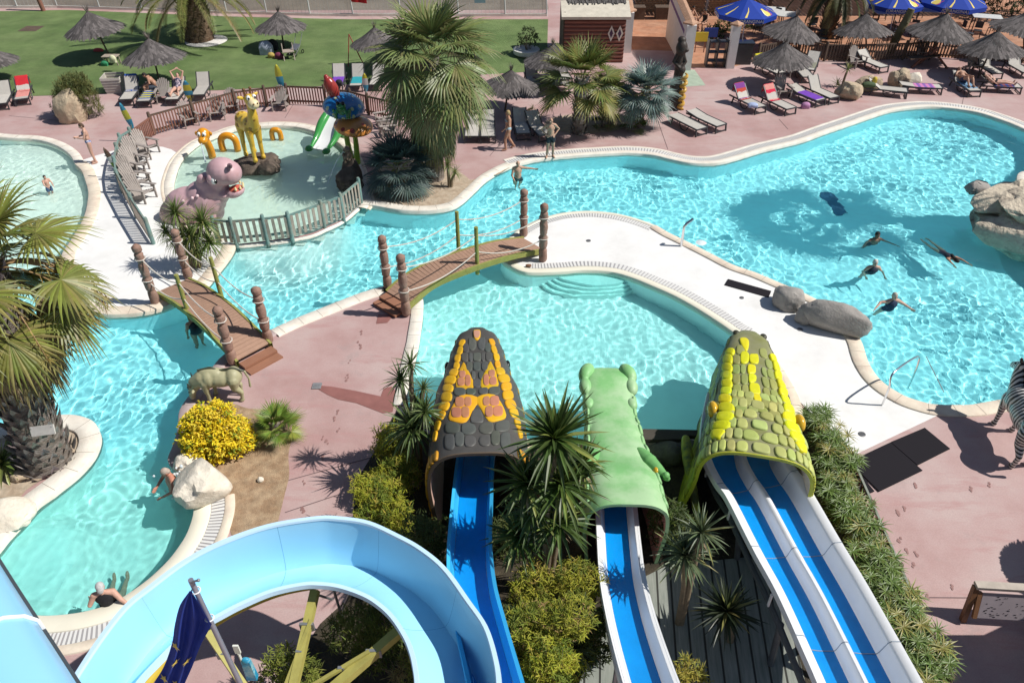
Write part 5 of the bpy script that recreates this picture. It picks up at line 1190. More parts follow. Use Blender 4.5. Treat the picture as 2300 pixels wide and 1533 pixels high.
# ---------------------------------------------------------------- orange serpent
m_or = pm('orange_paint', (.66, .27, .01), .35, .1, 3, coat=.2); b = G(470, 350); o = thing('serpent_statue', 'orange water serpent with goggling face and body loops rising from the kiddie pool', 'statue', b)
mb = MB(); limb(mb, catmull([(.02, .25, -.3), (.06, .12, .3), (0, 0, .75)], 4), [.16] * 9, 12); mb.ell((0, -.02, .95), (.27, .25, .28)); mb.ell((0, -.22, .78), (.2, .22, .17)); organic('head', mb, m_or, o, .025, 4)
for s in (-1, 1):
    mb = MB(); mb.ell((s * .1, -.2, 1.03), (.085, .08, .1)); ey = mb.build('eye', pm('eye_white', (.78, .78, .76), .15, 0), o)
    mb = MB(); mb.ell((s * .1, -.275, 1.02), (.03, .02, .04)); mb.build('pupil', pm('glossy_black', (.01, .01, .012), .1, 0), ey)
    mb = MB(); mb.ell((s * .28, 0, .98), (.08, .05, .1)); mb.build('ear', m_or, o)
for x0, x1, y_, hgt, r in ((500, 532, 330, .52, .15), (612, 630, 306, .3, .12)):
    c0 = G(x0, y_) - b; c1 = G(x1, y_) - b; mb = MB(); limb(mb, catmull([c0 - V((0, 0, .35)), c0 + V((0, 0, hgt * .6)), (c0 + c1) / 2 + V((0, 0, hgt)), c1 + V((0, 0, hgt * .6)), c1 - V((0, 0, .35))], 5), r, 12); organic('body_loop', mb, m_or, o, .03, 3)
mb = MB(); mb.tube(catmull([(0, -.42, .74), (0, -.5, .5), (0, -.52, -.05)], 5), [.018, .02, .02, .022, .025, .025, .028, .03, .03, .035, .04], 6); wj = tag(mb.build('water_jet', pm('falling_water', (.9, .95, 1), .05, 0, trans=.4), None), 'thin jet of water pouring from the orange serpent mouth', 'water jet'); wj.location = b
# ---------------------------------------------------------------- mushroom tree
def cap_mat(name, base, dots, sc):
    m, nt, o = nodes(name); L = nt.links; c = coords(nt); v = N(nt, 'TexVoronoi', Scale=sc, Randomness=.55); L.new(c, v.inputs['Vector']); b = N(nt, 'BsdfPrincipled', Roughness=.25); b.inputs['Coat Weight'].default_value = .4
    L.new(mixc(nt, ramp(nt, v.outputs['Distance'], [(.26, (1, 1, 1)), (.28, (0, 0, 0))]), base, dots), b.inputs['Base Color']); L.new(b.outputs[0], o.inputs[0]); return m
b = G(797, 368); o = thing('mushroom_statue', 'blue spotted and orange mushroom pair on green stems at the kiddie pool', 'statue', b); Am = lambda x, y, d=0: AT(x, y, b.y + d) - b
m_stm = pm('lime_stem', (.25, .40, .05), .4, .15, 4)
for nm, (cx, cy), r, h_, m_, d in (('blue_cap', (772, 240), .84, .5, cap_mat('blue_cap_paint', (.008, .13, .36), (.42, .46, .28), 3.2), .3), ('orange_cap', (794, 283), .78, .34, cap_mat('orange_cap_paint', (.58, .23, .05), (.24, .03, .01), 2.6), -.15)):
    c = Am(cx, cy, d); mb = MB(); mb.lathe([(.02, -h_ * .3), (r * .7, -h_ * .32), (r * .96, -h_ * .2), (r, 0), (r * .93, h_ * .3), (r * .74, h_ * .62), (r * .42, h_ * .88), (.02, h_)], 30)
    M_ = RY(.14) @ RX(.12); mb.v = [tuple(M_ @ V(q)) for q in mb.v]; cp = mb.build(nm, m_, o, True, 80); cp.location = c
    mb = MB(); mb.tube(catmull([(0.1 if d < 0 else -.1, 0, -.1), (c.x * .3 + (.12 if d < 0 else -.16), c.y * .5, c.z * .5), c - V((0, 0, .1))], 5), [.15, .14, .13, .12, .11, .11, .1, .1, .1, .1, .1], 10); mb.build('stem', m_stm, o)
mb = MB(); c = Am(745, 198, .3); mb.ell(c, (.26, .24, .48), RY(-.35)); mb.ell(c + V((-.16, 0, .42)), (.1, .1, .12)); organic('red_bud', mb, pm('dark_red_paint', (.30, .035, .03), .3, .1, 3), o, .03, 3)
fr = thing('frog_figure', 'shiny green frog figure perched between the mushroom caps', 'figure', b + Am(770, 262, -.35)); m_fr = pm('frog_green', (.02, .17, .05), .2, .1, 4, coat=.5); mb = MB()
mb.ell((0, 0, .2), (.2, .18, .24)); mb.ell((0, -.06, .45), (.2, .17, .13))
for s in (-1, 1):
    limb(mb, [(s * .14, .05, .12), (s * .32, -.05, .28), (s * .28, -.12, .0)], [.09, .07, .05], 8); limb(mb, [(s * .15, -.1, .3), (s * .22, -.2, .12), (s * .2, -.22, 0)], [.06, .05, .04], 8)
organic('body', mb, m_fr, fr, .025, 3)
for s in (-1, 1): mb = MB(); mb.ell((s * .1, -.12, .58), .07); mb.build('eye', pm('glossy_black', (.01, .01, .012), .1, 0), fr)
# crocodile toddler slide
b = G(738, 325); o = thing('toddler_slide', 'green crocodile toddler slide with white chute at the kiddie pool edge', 'slide', b, radians(-20)); m_g = pm('bright_green_paint', (.05, .30, .07), .3, .1, 3, coat=.3); Pq = catmull([(0.0, .95, 1.05), (0, .45, .75), (0, -.1, .36), (0, -.75, .1)], 5)
mb = MB(); mb.grid([[p + V((x, 0, z)) for x, z in ((-.3, .02), (-.2, 0), (.2, 0), (.3, .02))] for p in Pq]); mb.grid([[p + V((x, 0, z - .05)) for x, z in ((-.3, .02), (.3, .02))] for p in Pq], flip=True); mb.build('chute', m_gel, o, True, 60)
for s in (-1, 1):
    mb = MB(); n_ = len(Pq); limb(mb, [p + V((s * (.36 + .1 * sin(i / n_ * pi)), 0, .02)) for i, p in enumerate(Pq)], [.13 + .07 * sin(i / n_ * pi * 1.3 + .4) for i in range(n_)], 10); mb.ell((s * .42, -.85, .12), (.17, .22, .13)); mb.ell((s * .34, 1.0, 1.15), (.16, .18, .18)); organic('side_body', mb, m_g, o, .035, 3)
mb = MB(); mb.box((0, .95, .5), (.7, .25, 1.0)); mb.build('ladder_block', m_g, o)
# monkey on a dark rock
b = G(785, 415); o = thing('dark_rock', 'dark wet rock behind the picket fence carrying the monkey', 'rock', b)
for dx, dy, dz, s, sd_ in ((0, 0, .2, (.5, .45, .6), 51), (.1, .35, .35, (.4, .4, .65), 52), (.25, -.2, .1, (.4, .35, .35), 53)):
    p = rock_mb(s, sd_, 4, .45, 0, .2, 8).build('stone', m_lava, o, True, 35); p.location = (dx, dy, dz); RECV.append(p)
o = thing('monkey_figure', 'small grey brown monkey figure spouting water from the dark rock', 'figure', b + V((.08, .25, .9)), radians(200)); mb = MB(); m_mk = pm('monkey_brown', (.19, .14, .10), .7, .2, 6, .3, 40)
mb.ell((0, 0, .22), (.13, .12, .2)); mb.ell((0.03, 0, .48), (.12, .12, .13)); mb.ell((.13, 0, .45), (.07, .08, .06))
for s in (-1, 1): limb(mb, [(0, s * .12, .34), (.12, s * .17, .22), (.2, s * .08, .3)], [.05, .04, .04], 8); limb(mb, [(.02, s * .1, .08), (.2, s * .13, .2), (.18, s * .1, 0)], [.06, .05, .05], 8); mb.ell((0, s * .13, .5), (.03, .05, .05))
organic('body', mb, m_mk, o, .018, 3)
j0 = b + V((-.05, .2, 1.35)); j1 = G(735, 410); mb = MB(); mb.tube(catmull([j0, j0.lerp(j1, .45) + V((0, 0, .12)), V((j1.x, j1.y, -.05))], 6), [.012] * 5 + [.02] * 8, 5); tag(mb.build('water_jet', pm('falling_water', (.9, .95, 1), .05, 0, trans=.4), None), 'fine arc of water spouting from the monkey figure', 'water jet')
# ---------------------------------------------------------------- four legged statues
def quad(name, label, base, rz, L_, H_, skin, parts_fn, neck, head, belly=.27, leg=.07, rump=1.0):
    """quadruped facing local +x: trunk, jointed legs, neck and head as one skin"""
    o = thing(name, label, 'statue', base, rz); mb = MB(); zb = H_ * .68; hx = L_ * .36
    mb.ell((0, 0, zb), (L_ * .42, belly * .95, H_ * .235)); mb.ell((hx * .8, 0, zb + .03 * H_), (L_ * .24, belly * .98, H_ * .275)); mb.ell((-hx * .95, 0, zb + .03 * H_), (L_ * .23, belly * .95 * rump, H_ * .25)); mb.ell((hx * .35, 0, zb + .1 * H_), (L_ * .26, belly * .7, H_ * .2))
    for s, st in ((1, .04), (-1, -.05)):
        x = hx + st * L_; y = s * belly * .58
        limb(mb, [(x, y, zb - .02), (x + .01, y, zb * .55), (x - .01, y, zb * .45), (x, y, .09)], [leg * 1.9, leg * 1.1, leg * .95, leg * .75], 10); mb.ell((x + .02, y, .055), (leg * 1.25, leg * 1.0, .065))
        x = -hx - st * L_; limb(mb, [(x + .05, y, zb), (x + .06, y, zb * .66), (x - .09 * L_, y, zb * .42), (x - .06 * L_, y, .10)], [leg * 2.5, leg * 1.7, leg * .95, leg * .75], 10); mb.ell((x - .04 * L_, y, .055), (leg * 1.25, leg * 1.0, .065))
    neck(mb, hx, zb); head(mb, hx, zb); organic('body', mb, skin, o, .026, 4); parts_fn(o, hx, zb); return o
def zebra_mat():
    m, nt, o = nodes('zebra_stripes'); L = nt.links; c = coords(nt); sp = N(nt, 'SeparateXYZ'); L.new(c, sp.inputs[0])
    def band(axis, sc, dist):
        w = N(nt, 'TexWave', wave_type='BANDS', bands_direction=axis, Scale=sc, Distortion=dist, Detail=1.0); w.inputs['Detail Scale'].default_value = 1.2; L.new(c, w.inputs[0]); return ramp(nt, w.outputs['Fac'], [(.46, (0, 0, 0)), (.54, (1, 1, 1))])
    mr = N(nt, 'MapRange'); mr.inputs[1].default_value = .62; mr.inputs[2].default_value = .72; L.new(sp.outputs[2], mr.inputs[0])
    mx = N(nt, 'MapRange'); mx.inputs[1].default_value = -.45; mx.inputs[2].default_value = -.25; L.new(sp.outputs[0], mx.inputs[0])
    mm = N(nt, 'Math', operation='MULTIPLY'); L.new(mr.outputs[0], mm.inputs[0]); L.new(mx.outputs[0], mm.inputs[1])
    f = mixc(nt, mm.outputs[0], band('Z', 3.6, 2.2), band('X', 3.3, 2.0)); b = N(nt, 'BsdfPrincipled', Roughness=.35); b.inputs['Coat Weight'].default_value = .2
    L.new(mixc(nt, f, (.012, .012, .014), (.62, .60, .58)), b.inputs['Base Color']); L.new(b.outputs[0], o.inputs[0]); return m
mblk = pm('glossy_black', (.01, .01, .012), .1, 0)
def zn(mb, hx, zb): limb(mb, [(hx + .1, 0, zb + .1), (hx + .38, 0, zb + .42), (hx + .5, 0, zb + .6)], [.25, .19, .15], 12)
def zh_(mb, hx, zb): limb(mb, [(hx + .48, 0, zb + .66), (hx + .72, 0, zb + .5), (hx + .86, 0, zb + .4)], [.14, .115, .095], 12)
def zp(o, hx, zb):
    mb = MB(); limb(mb, [(-hx - .34, 0, zb + .12), (-hx - .46, 0, zb - .1), (-hx - .46, 0, zb - .45)], [.05, .04, .05], 8); mb.build('tail', mblk, o)
    mb = MB()
    for i in range(14): t = i / 13; mb.ell((hx - .08 + .5 * t, 0, zb + .34 + .48 * t), (.07, .025, .09))
    mb.build('mane', mblk, o)
    for s in (-1, 1):
        mb = MB(); mb.ell((hx + .44, s * .11, zb + .84), (.04, .045, .11), RX(-s * .4)); mb.build('ear', m_zeb, o); mb = MB(); mb.ell((hx + .62, s * .115, zb + .63), .03); mb.build('eye', mblk, o)
m_zeb = zebra_mat(); b = G(2268, 1000)
quad('zebra_statue', 'life size zebra statue seen from behind on the pink deck', b, radians(78), 1.75, 1.42, m_zeb, zp, zn, zh_, .33, .075)
m_bul = pm('bull_olive_paint', (.38, .36, .22), .5, .14, 2.5, .1, 25, col2=(.22, .21, .13), fac=(.55, .8))
def bn(mb, hx, zb): limb(mb, [(hx + .1, 0, zb + .02), (hx + .36, 0, zb - .12), (hx + .48, 0, zb - .3)], [.29, .22, .17], 12); mb.ell((hx * .7, 0, zb + .25), (.34, .16, .14))
def bh(mb, hx, zb): limb(mb, [(hx + .48, 0, zb - .3), (hx + .56, 0, zb - .52), (hx + .58, 0, zb - .64)], [.15, .115, .1], 12)
def bp_(o, hx, zb):
    mb = MB(); mb.ell((hx + .585, 0, zb - .68), (.09, .1, .07)); mb.build('muzzle', pm('bull_cream', (.55, .50, .38), .5, .1, 3), o)
    mb = MB(); mb.tube(catmull([(hx + .2, 0, zb + .33), (hx - .2, 0, zb + .41), (0, 0, zb + .285), (-hx, 0, zb + .34), (-hx - .3, 0, zb + .2)], 5), .035, 6); mb.build('back_stripe', pm('bull_dark', (.06, .065, .04), .5, .2), o)
    mb = MB(); mb.ell((hx + .52, 0, zb - .26), (.13, .15, .08)); mb.build('brow', pm('bull_dark', (.06, .065, .04), .5, .2), o)
    for s in (-1, 1):
        mb = MB(); mb.tube(catmull([(hx + .48, s * .1, zb - .2), (hx + .5, s * .22, zb - .1), (hx + .52, s * .24, zb + .08)], 4), [.045, .04, .035, .032, .03, .025, .02, .012, .004], 8); mb.build('horn', pm('dark_horn', (.05, .045, .03), .35, .1), o)
        mb = MB(); mb.ell((hx + .42, s * .24, zb - .26), (.05, .11, .05)); mb.build('ear', m_bul, o); mb = MB(); mb.ell((hx + .6, s * .1, zb - .4), .025); mb.build('eye', mblk, o)
    mb = MB(); limb(mb, [(-hx - .33, 0, zb + .18), (-hx - .4, 0, zb - .1), (-hx - .38, 0, zb - .4)], [.035, .028, .04], 8); mb.build('tail', m_bul, o)
quad('bull_statue', 'olive grey bull statue with lowered head at the lagoon kerb', G(510, 893), radians(186), 1.12, 1.2, m_bul, bp_, bn, bh, .33, .075).scale = (.86,) * 3
# ---------------------------------------------------------------- carved dark statue with golden snake post
b = G(1512, 243); o = thing('carved_statue', 'tall dark carved wooden figure on a post beside the blue palm', 'statue', b); m_cv = pm('dark_carved_wood', (.045, .032, .026), .5, .3, 6, .5, 20); hh = HT(b, 83); mb = MB()
mb.lathe([(.34, 0), (.34, .5), (.3, 1.0), (.27, 1.35)], 14); q = hh / 3.4
limb(mb, [(0, 0, 1.3), (.06, 0, 1.75), (-.02, 0, 2.1), (.0, 0, 2.5)], [.2, .24, .17, .16], 12); mb.ell((.12, -.1, 1.85), (.2, .2, .22)); mb.ell((.02, -.02, hh - .48), (.27, .25, .36)); mb.ell((.22, -.12, hh - .55), (.13, .12, .1)); mb.ell((0, .05, hh - .15), (.2, .2, .17))
for s in (-1, 1): limb(mb, [(-.12 * s, 0, 2.55), (-.28 * s, -.05, 2.2), (.06, -.22, 1.9)], [.1, .08, .07], 8)
organic('figure', mb, m_cv, o, .035, 2)
m_gold = pm('gold_paint', (.50, .29, .05), .4, .2, 5); mb = MB(); mb.tube([(.28 + .1 * cos(t), -.28 + .1 * sin(t), .02 + t * .052) for t in [k * .35 for k in range(95)]], [.085] * 88 + [.08, .07, .06, .05, .04, .03, .02], 8); mb.build('coiled_snake', m_gold, o)
# ================================================================ bridges, fences, furniture
m_totem = pm('carved_post_paint', (.27, .155, .115), .8, .3, 5, .7, 18, col2=(.33, .22, .18), fac=(.4, .7), bdist=.03)
m_dk = pm('deck_boards', (.36, .22, .155), .75, .15, 2, .2, 60, stretch=(3, 3, 3)); m_dkr = pm('red_deck_boards', (.30, .14, .085), .75, .18, 2, .2, 60)
m_gpost = pm('mossy_yellow_post', (.27, .27, .07), .75, .25, 5, .4, 25); m_rope = pm('pale_rope', (.62, .56, .50), .9, .15, 20, .6, 120)
m_woodd = pm('weathered_dark_wood', (.11, .075, .055), .85, .3, 6, .4, 40); m_woodr = pm('reddish_wood', (.22, .10, .07), .8, .25, 6, .3, 40)
m_fgrey = pm('grey_weathered_wood', (.36, .30, .25), .9, .25, 5, .4, 40); m_fteal = pm('teal_weathered_post', (.17, .27, .25), .85, .3, 5, .4, 30, col2=(.25, .25, .2), fac=(.45, .7))
def totem_mb(h, seed):
    rr = random.Random(seed); mb = MB(); n, m = 12, 42; rows = []
    for i in range(m + 1):
        t = i / m; z = h * t; cyc = (t * 4.2) % 1; r = .125 * (1 - .12 * t) * (1 + .16 * abs(sin(cyc * pi)) - .2 * (cyc < .08))
        if t > .86: r = .125 * (.95 if t < .98 else .55) * (1.12 if .9 < t else .7)
        rows.append([V(((r + .025 * noise.noise(V((k * .9 + seed * 7, z * 5, 0))) + (.03 if k % 12 in (3, 4) and .25 < cyc < .6 else 0)) * cos(2 * pi * k / n), (r + .02 * noise.noise(V((k * .9, z * 6, seed)))) * sin(2 * pi * k / n), z)) for k in range(n)])
    mb.grid(rows, closed=True, flip=False); mb.add(rows[-1] + [V((0, 0, h + .05))], [(k, (k + 1) % n, n) for k in range(n)]); return mb
def bridge(name_label, ctr, width, posts, greens, spans, step_end, seed):
    P = catmull([G(x, y, z) for x, y, z in ctr], 10); b = V((P[0].x, P[0].y, 0)); P = [p - b for p in P]; o = thing('footbridge', name_label, 'bridge', b); sd = sides(P)
    run = [0]
    for p, q in zip(P, P[1:]): run.append(run[-1] + (q - p).length)
    mb = MB(); s = 0.0; bw = .135
    while s < run[-1] - bw:
        i = max(k for k in range(len(run)) if run[k] <= s + 1e-6); i = min(i, len(P) - 2); f = lambda d: P[i].lerp(P[i + 1], (s + d - run[i]) / (run[i + 1] - run[i])); a, c = f(0), f(bw - .012)
        q = sd[i] * width / 2; mb.add([a - q, a + q, c + q, c - q, a - q - V((0, 0, .035)), a + q - V((0, 0, .035)), c + q - V((0, 0, .035)), c - q - V((0, 0, .035))], [(0, 1, 2, 3), (7, 6, 5, 4), (0, 4, 5, 1), (1, 5, 6, 2), (2, 6, 7, 3), (3, 7, 4, 0)]); s += bw
    mb.build('deck', m_dk, o, False, fix=True)
    for sg in (-1, 1):
        mb = MB(); ed = [p + q * sg * (width / 2 + .035) for p, q in zip(P, sd)]; rw = [[p + q * x + V((0, 0, z)) for x, z in ((-.035, .025), (.035, .025), (.035, -.16), (-.035, -.16))] for p, q in zip(ed, sd)]
        mb.grid(rw, closed=True); mb.build('side_beam', m_gpost, o, False, fix=True)
    if step_end is not None:
        for k in range(2):
            i = 0 if step_end == 0 else -1; d = (P[1] - P[0]) if i == 0 else (P[-2] - P[-1]); d.z = 0; d.normalize(); c = P[i] - d * (.16 + .26 * k); mb = MB(); mb.box((c.x, c.y, P[i].z - .08 - .09 * k), (width * 1.02, .3, .07), RZ(atan2(sd[i].y, sd[i].x))); mb.build('step', m_dkr, o)
    tops = {}
    for k, (bx, by, tx, ty, z) in posts.items():
        q = G(bx, by, z); h = HT(q, ty); t = AT(tx, ty, q.y) - q; mb = totem_mb(h, seed + ord(k)); c = mb.build('carved_post', m_totem, o, True, 60); c.location = q - b; tops[k] = (q - b, V((0, 0, h)))
        for zz in (.42, .78):
            mb = MB(); mb.tube([q - b + V((.155 * cos(a), .155 * sin(a), h * zz + .01 * sin(a * 3))) for a in [j * pi / 5 for j in range(11)]], .018, 5, False); mb.build('rope_tie', m_rope, c); mb = None
    for k, (bx, by, tx, ty, z) in greens.items():
        q = G(bx, by, z); h = HT(q, ty); mb = MB(); mb.tube([q - b - V((0, 0, .25)), q - b + V((0, 0, h))], [.07, .062], 10); mb.build('green_post', m_gpost, o); tops[k] = (q - b, V((0, 0, h)))
    for u, w in spans:
        for f in (.4, .8):
            a = tops[u][0] + tops[u][1] * f; c = tops[w][0] + tops[w][1] * f; pts = [a.lerp(c, t / 10) - V((0, 0, .24 * 4 * (t / 10) * (1 - t / 10))) for t in range(11)]; mb = MB(); mb.tube(pts, .019, 6); mb.build('rope', m_rope, o)
    for c in o.children:
        for g in c.children:
            if c.name.startswith('carved_post'): g.location = -c.location
    return o
bridge('plank footbridge to the white path with the hippo side dracaena', [(388, 640, .12), (430, 662, .38), (480, 700, .52), (530, 748, .42), (572, 792, .18)], 1.02,
       {'A': (350, 681, 310, 550, 0), 'B': (424, 624, 386, 516, 0), 'C': (604, 768, 566, 646, .05), 'D': (523, 814, 483, 690, .05)}, {'e': (423, 703, 391, 617, .3), 'f': (498, 667, 472, 578, .3)}, [('A', 'e'), ('e', 'D'), ('B', 'f'), ('f', 'C')], -1, 1)
bridge('plank footbridge from the pink walkway to the tip of the white deck', [(893, 668, .25), (950, 622, .5), (1040, 584, .6), (1130, 557, .5), (1200, 546, .14)], 1.02,
       {'A': (871, 645, 863, 530, .05), 'B': (913, 706, 902, 572, .05), 'C': (1176, 530, 1175, 426, 0), 'D': (1219, 586, 1218, 458, 0)}, {'e': (1030, 561, 1027, 475, .45), 'f': (1072, 600, 1068, 510, .45)}, [('A', 'e'), ('e', 'C'), ('B', 'f'), ('f', 'D')], 0, 5)
# ---------------------------------------------------------------- picket fences
def fence(label, bases, h, gap, w, mp, mr, mpost, posts, rails=(.2, .92), zb=.0, cat='fence', pk='picket_panel', lowz=.06):
    W_ = [G(x, y, zb) for x, y in bases]; b = W_[0].copy(); W_ = [p - b for p in W_]; o = thing('picket_fence', label, cat, b); run = [0]
    for p, q in zip(W_, W_[1:]): run.append(run[-1] + (q - p).length)
    def at(s):
        i = max(k for k in range(len(run) - 1) if run[k] <= s + 1e-6); t = (s - run[i]) / (run[i + 1] - run[i]); return W_[i].lerp(W_[i + 1], t), (W_[i + 1] - W_[i]).normalized()
    for i in range(len(W_) - 1):
        mb = MB()
        for zr in rails: mb.bar(W_[i] + V((0, 0, h * zr)), W_[i + 1] + V((0, 0, h * zr)), .05, .08)
        mb.build('rail', mr, o, False); mb = MB(); s = run[i] + gap / 2
        while s < run[i + 1]:
            p, d = at(s); nn = V((d.y, -d.x, 0)) * .035; hh = h * R.uniform(.9, .93); mb.box(p + nn + V((0, 0, (hh + lowz) / 2)), (w, .025, hh - lowz), RZ(atan2(d.y, d.x)) @ RY(R.uniform(-.02, .02))); s += gap
        if mb.v: mb.build(pk, mp, o, False)
    for i in posts:
        mb = MB(); mb.lathe([(.075, -.3), (.07, h * 1.05), (.05, h * 1.1), (.0, h * 1.1)], 9, W_[i]); mb.build('post', mpost, o)
    return o
fence('brown picket fence along the far rim of the kiddie pool', [(347, 303), (440, 276), (532, 249), (600, 240), (649, 235), (733, 238), (790, 247), (829, 258), (884, 271)], .95, .135, .055, m_woodr, m_woodd, m_woodd, range(9))
fence('grey green picket fence beside the row of deckchairs on the white path', [(305, 338), (283, 352), (276, 374), (272, 405), (277, 434), (308, 490), (345, 548)], .95, .15, .06, m_fgrey, m_fteal, m_fteal, range(7))
fence('reddish short gate panel at the corner of the deckchair fence', [(305, 336), (347, 304)], .85, .12, .07, m_woodr, m_woodr, m_woodr, (0,))
fence('teal posted picket fence standing in the water between kiddie pool and lagoon', [(492, 548), (532, 551), (602, 545), (657, 538), (729, 511), (772, 494), (812, 459)], 1.0, .21, .10, m_fgrey, m_fteal, m_fteal, range(7), (.3, .93), lowz=.12)
fence('dark wooden lattice fence hidden behind the umbrella sedges', [(1868, 985), (1880, 1005), (1900, 1035), (1950, 1150), (2010, 1290), (2075, 1440), (2120, 1540)], .35, .16, .07, m_woodr, pm('grey_kerb_board', (.25, .27, .23), .9, .2, 5), m_woodd, range(3, 7), (.85,))
# ---------------------------------------------------------------- Adirondack chairs
m_adi = pm('grey_brown_resin', (.32, .28, .255), .6, .14, 5, .1, 40, rnd=.18)
def adirondack():
    o = thing('deckchair', 'x', 'chair', (0, 0, 0)); mb = MB()
    for k in range(5): mb.bar((0, -.28 + .13 * k, .36 - .045 * k), (0, -.17 + .13 * k, .355 - .045 * k), .56, .025)
    mb.build('seat', m_adi, o, False); mb = MB(); 
    for k in range(7):
        x = (k - 3) * .075; hgt = .78 - .018 * (k - 3) ** 2; mb.bar((x * .8, .22, .2), (x * 1.25, .22 + hgt * .42, .2 + hgt), .066, .022, up=V((0, 1, 0)))
    mb.bar((-.27, .33, .42), (.27, .33, .42), .03, .06); mb.bar((-.28, .45, .72), (.28, .45, .72), .03, .06); mb.build('backrest', m_adi, o, False)
    for s in (-1, 1):
        mb = MB(); mb.bar((s * .33, -.4, .56), (s * .33, .38, .53), .12, .028); mb.build('armrest', m_adi, o, False)
        mb = MB(); mb.bar((s * .31, -.3, 0), (s * .31, -.3, .55), .035, .09, up=V((0, 1, 0))); mb.build('front_leg', m_adi, o, False)
        mb = MB(); mb.bar((s * .28, -.34, .34), (s * .28, .55, .02), .03, .1); mb.build('rear_leg', m_adi, o, False)
    return o
adi = adirondack(); first = True
GA = 'slatted deckchairs round the kiddie pool'
for x, y, rz, lab in [(428, 281, 40, 'slatted deckchair facing the giraffe, at the bend of the brown fence'), (491, 266, 15, 'slatted deckchair behind the serpent, second along the brown fence'), (524, 251, 12, 'slatted deckchair half hidden behind the giraffe neck'), (631, 245, 3, 'slatted deckchair facing the camera alone under the surfboard by the fence'),
    (335, 345, 62, 'slatted deckchair at the top of the white path row'), (315, 362, 62, 'second slatted deckchair down the white path row'), (311, 384, 66, 'third slatted deckchair down the white path row'), (305, 404, 68, 'fourth slatted deckchair down the white path row'), (315, 424, 70, 'fifth slatted deckchair down the white path row'), (326, 448, 70, 'slatted deckchair nearest the hippo, last of the white path row'),
    (866, 283, -60, 'grey deckchair half hidden between orange mushroom and shaggy palm'), (872, 303, -70, 'grey deckchair in palm shade behind the orange mushroom'), (372, 228, 12, 'slatted deckchair with a small towel beside the seated man'),
    (1922, 150, 20, 'slatted deckchair between the rocks and the thatched parasols'), (2068, 130, -10, 'slatted deckchair by the brown timber easel under a parasol'), (2183, 160, -5, 'slatted deckchair behind the man with the blue towel'), (1755, 218, 10, 'slatted deckchair beside the purple towel lounger'), (1778, 170, 15, 'slatted deckchair in parasol shade with a dark bag')]:
    p = G(x, y)
    if first: o = adi; o.location = p; o.rotation_euler = (0, 0, radians(rz)); o['label'] = lab; o['group'] = GA if y > 220 and x < 900 else 'slatted deckchairs by the terrace'; first = False
    else: dup(adi, p, radians(rz), lab, GA if y > 220 and x < 900 else 'slatted deckchairs by the terrace')
# ---------------------------------------------------------------- loungers
m_lf = pm('charcoal_resin', (.045, .045, .05), .45, .1, 5); m_lt = pm('taupe_mesh_fabric', (.47, .44, .40), .7, .1, 4, .3, 300, rnd=.1)
def lounger(back):
    o = thing('sun_lounger', 'x', 'sun lounger'); c, s = cos(back), sin(back)
    mb = MB(); mb.box((0, -.35, .33), (.58, 1.25, .02)); mb.build('seat_mesh', m_lt, o, False)
    mb = MB(); bk = V((0, .28, .335)); e = bk + V((0, .68 * c, .68 * s)); mb.bar(bk, e, .58, .02); mb.build('backrest', m_lt, o, False)
    for x in (-.31, .31):
        mb = MB(); mb.bar((x, -.99, .32), (x, .95, .32), .05, .06); mb.bar((x, .28, .335), (x, .28 + .7 * c, .335 + .7 * s), .045, .04); mb.build('side_rail', m_lf, o, False)
        for y, q in ((-.95, -.04), (.62, .08)):
            mb = MB(); mb.bar((x, y, .31), (x * 1.02, y + q, 0), .05, .06, up=V((0, 1, 0))); mb.build('leg', m_lf, o, False)
        mb = MB(); mb.tube(catmull([(x, -.45, .3), (x, -.3, .06), (x, .0, .06), (x, .15, .3)], 4), .025, 6); mb.build('skid', m_lf, o)
    mb = MB(); mb.bar((-.31, -.98, .05), (.31, -.98, .05), .04, .04); mb.bar((-.31, -.99, .32), (.31, -.99, .32), .05, .05); mb.build('foot_bar', m_lf, o, False)
    return o
PROTO = {}
def towel(lg, col, label, part=0, ln=.9, back=0.0, w=.62, stripes=None):
    """cloth laid on a lounger (part 0 over the backrest, 1 over the seat)"""
    m = pm('towel_' + str(col), (1, 1, 1), .95, .1, 4, .4, 60, attr=True); mb = MB(); n = 16
    if part == 0:
        c, s = cos(back), sin(back); a = V((0, .30, .36)); e = a + V((0, .70 * c, .70 * s)); prof = [a + V((0, -.25, .0)), a, a.lerp(e, .5) + V((0, -.0, .02)), e + V((0, .02, .03)), e + V((0, .06, -.05)), e + V((0, .05, -.3))]
    else: prof = [V((0, .3 - ln * k / 5, .352 + (0 if k < 5 else -.0))) for k in range(6)] + [V((0, .3 - ln - .02, .28))]
    pr = catmull(prof, 4); rows = []
    for i, p in enumerate(pr): rows.append([p + V(((k / n - .5) * w + .015 * noise.noise(V((i * .4, k, 3))), .0, .012 * noise.noise(V((i * .5, k * .7, len(label)))) - (.10 if k in (0, n) and w > .6 else 0))) for k in range(n + 1)])
    for i in range(len(rows) - 1):
        cc = col if not stripes or (i // 3) % 2 == 0 else stripes
        mb.grid(rows[i:i + 2], cc)
    o = mb.build('towel', m, None, True, 180); o.location = lg.location; o.rotation_euler = lg.rotation_euler; return tag(o, label, 'towel', 'towels on the sun loungers')
GLN = 'sun loungers round the pools'
RED, PNK, BLU, YEL, PUR, LBL = (.50, .02, .03), (.62, .25, .22), (.03, .09, .34), (.55, .48, .02), (.17, .05, .42), (.18, .32, .48)
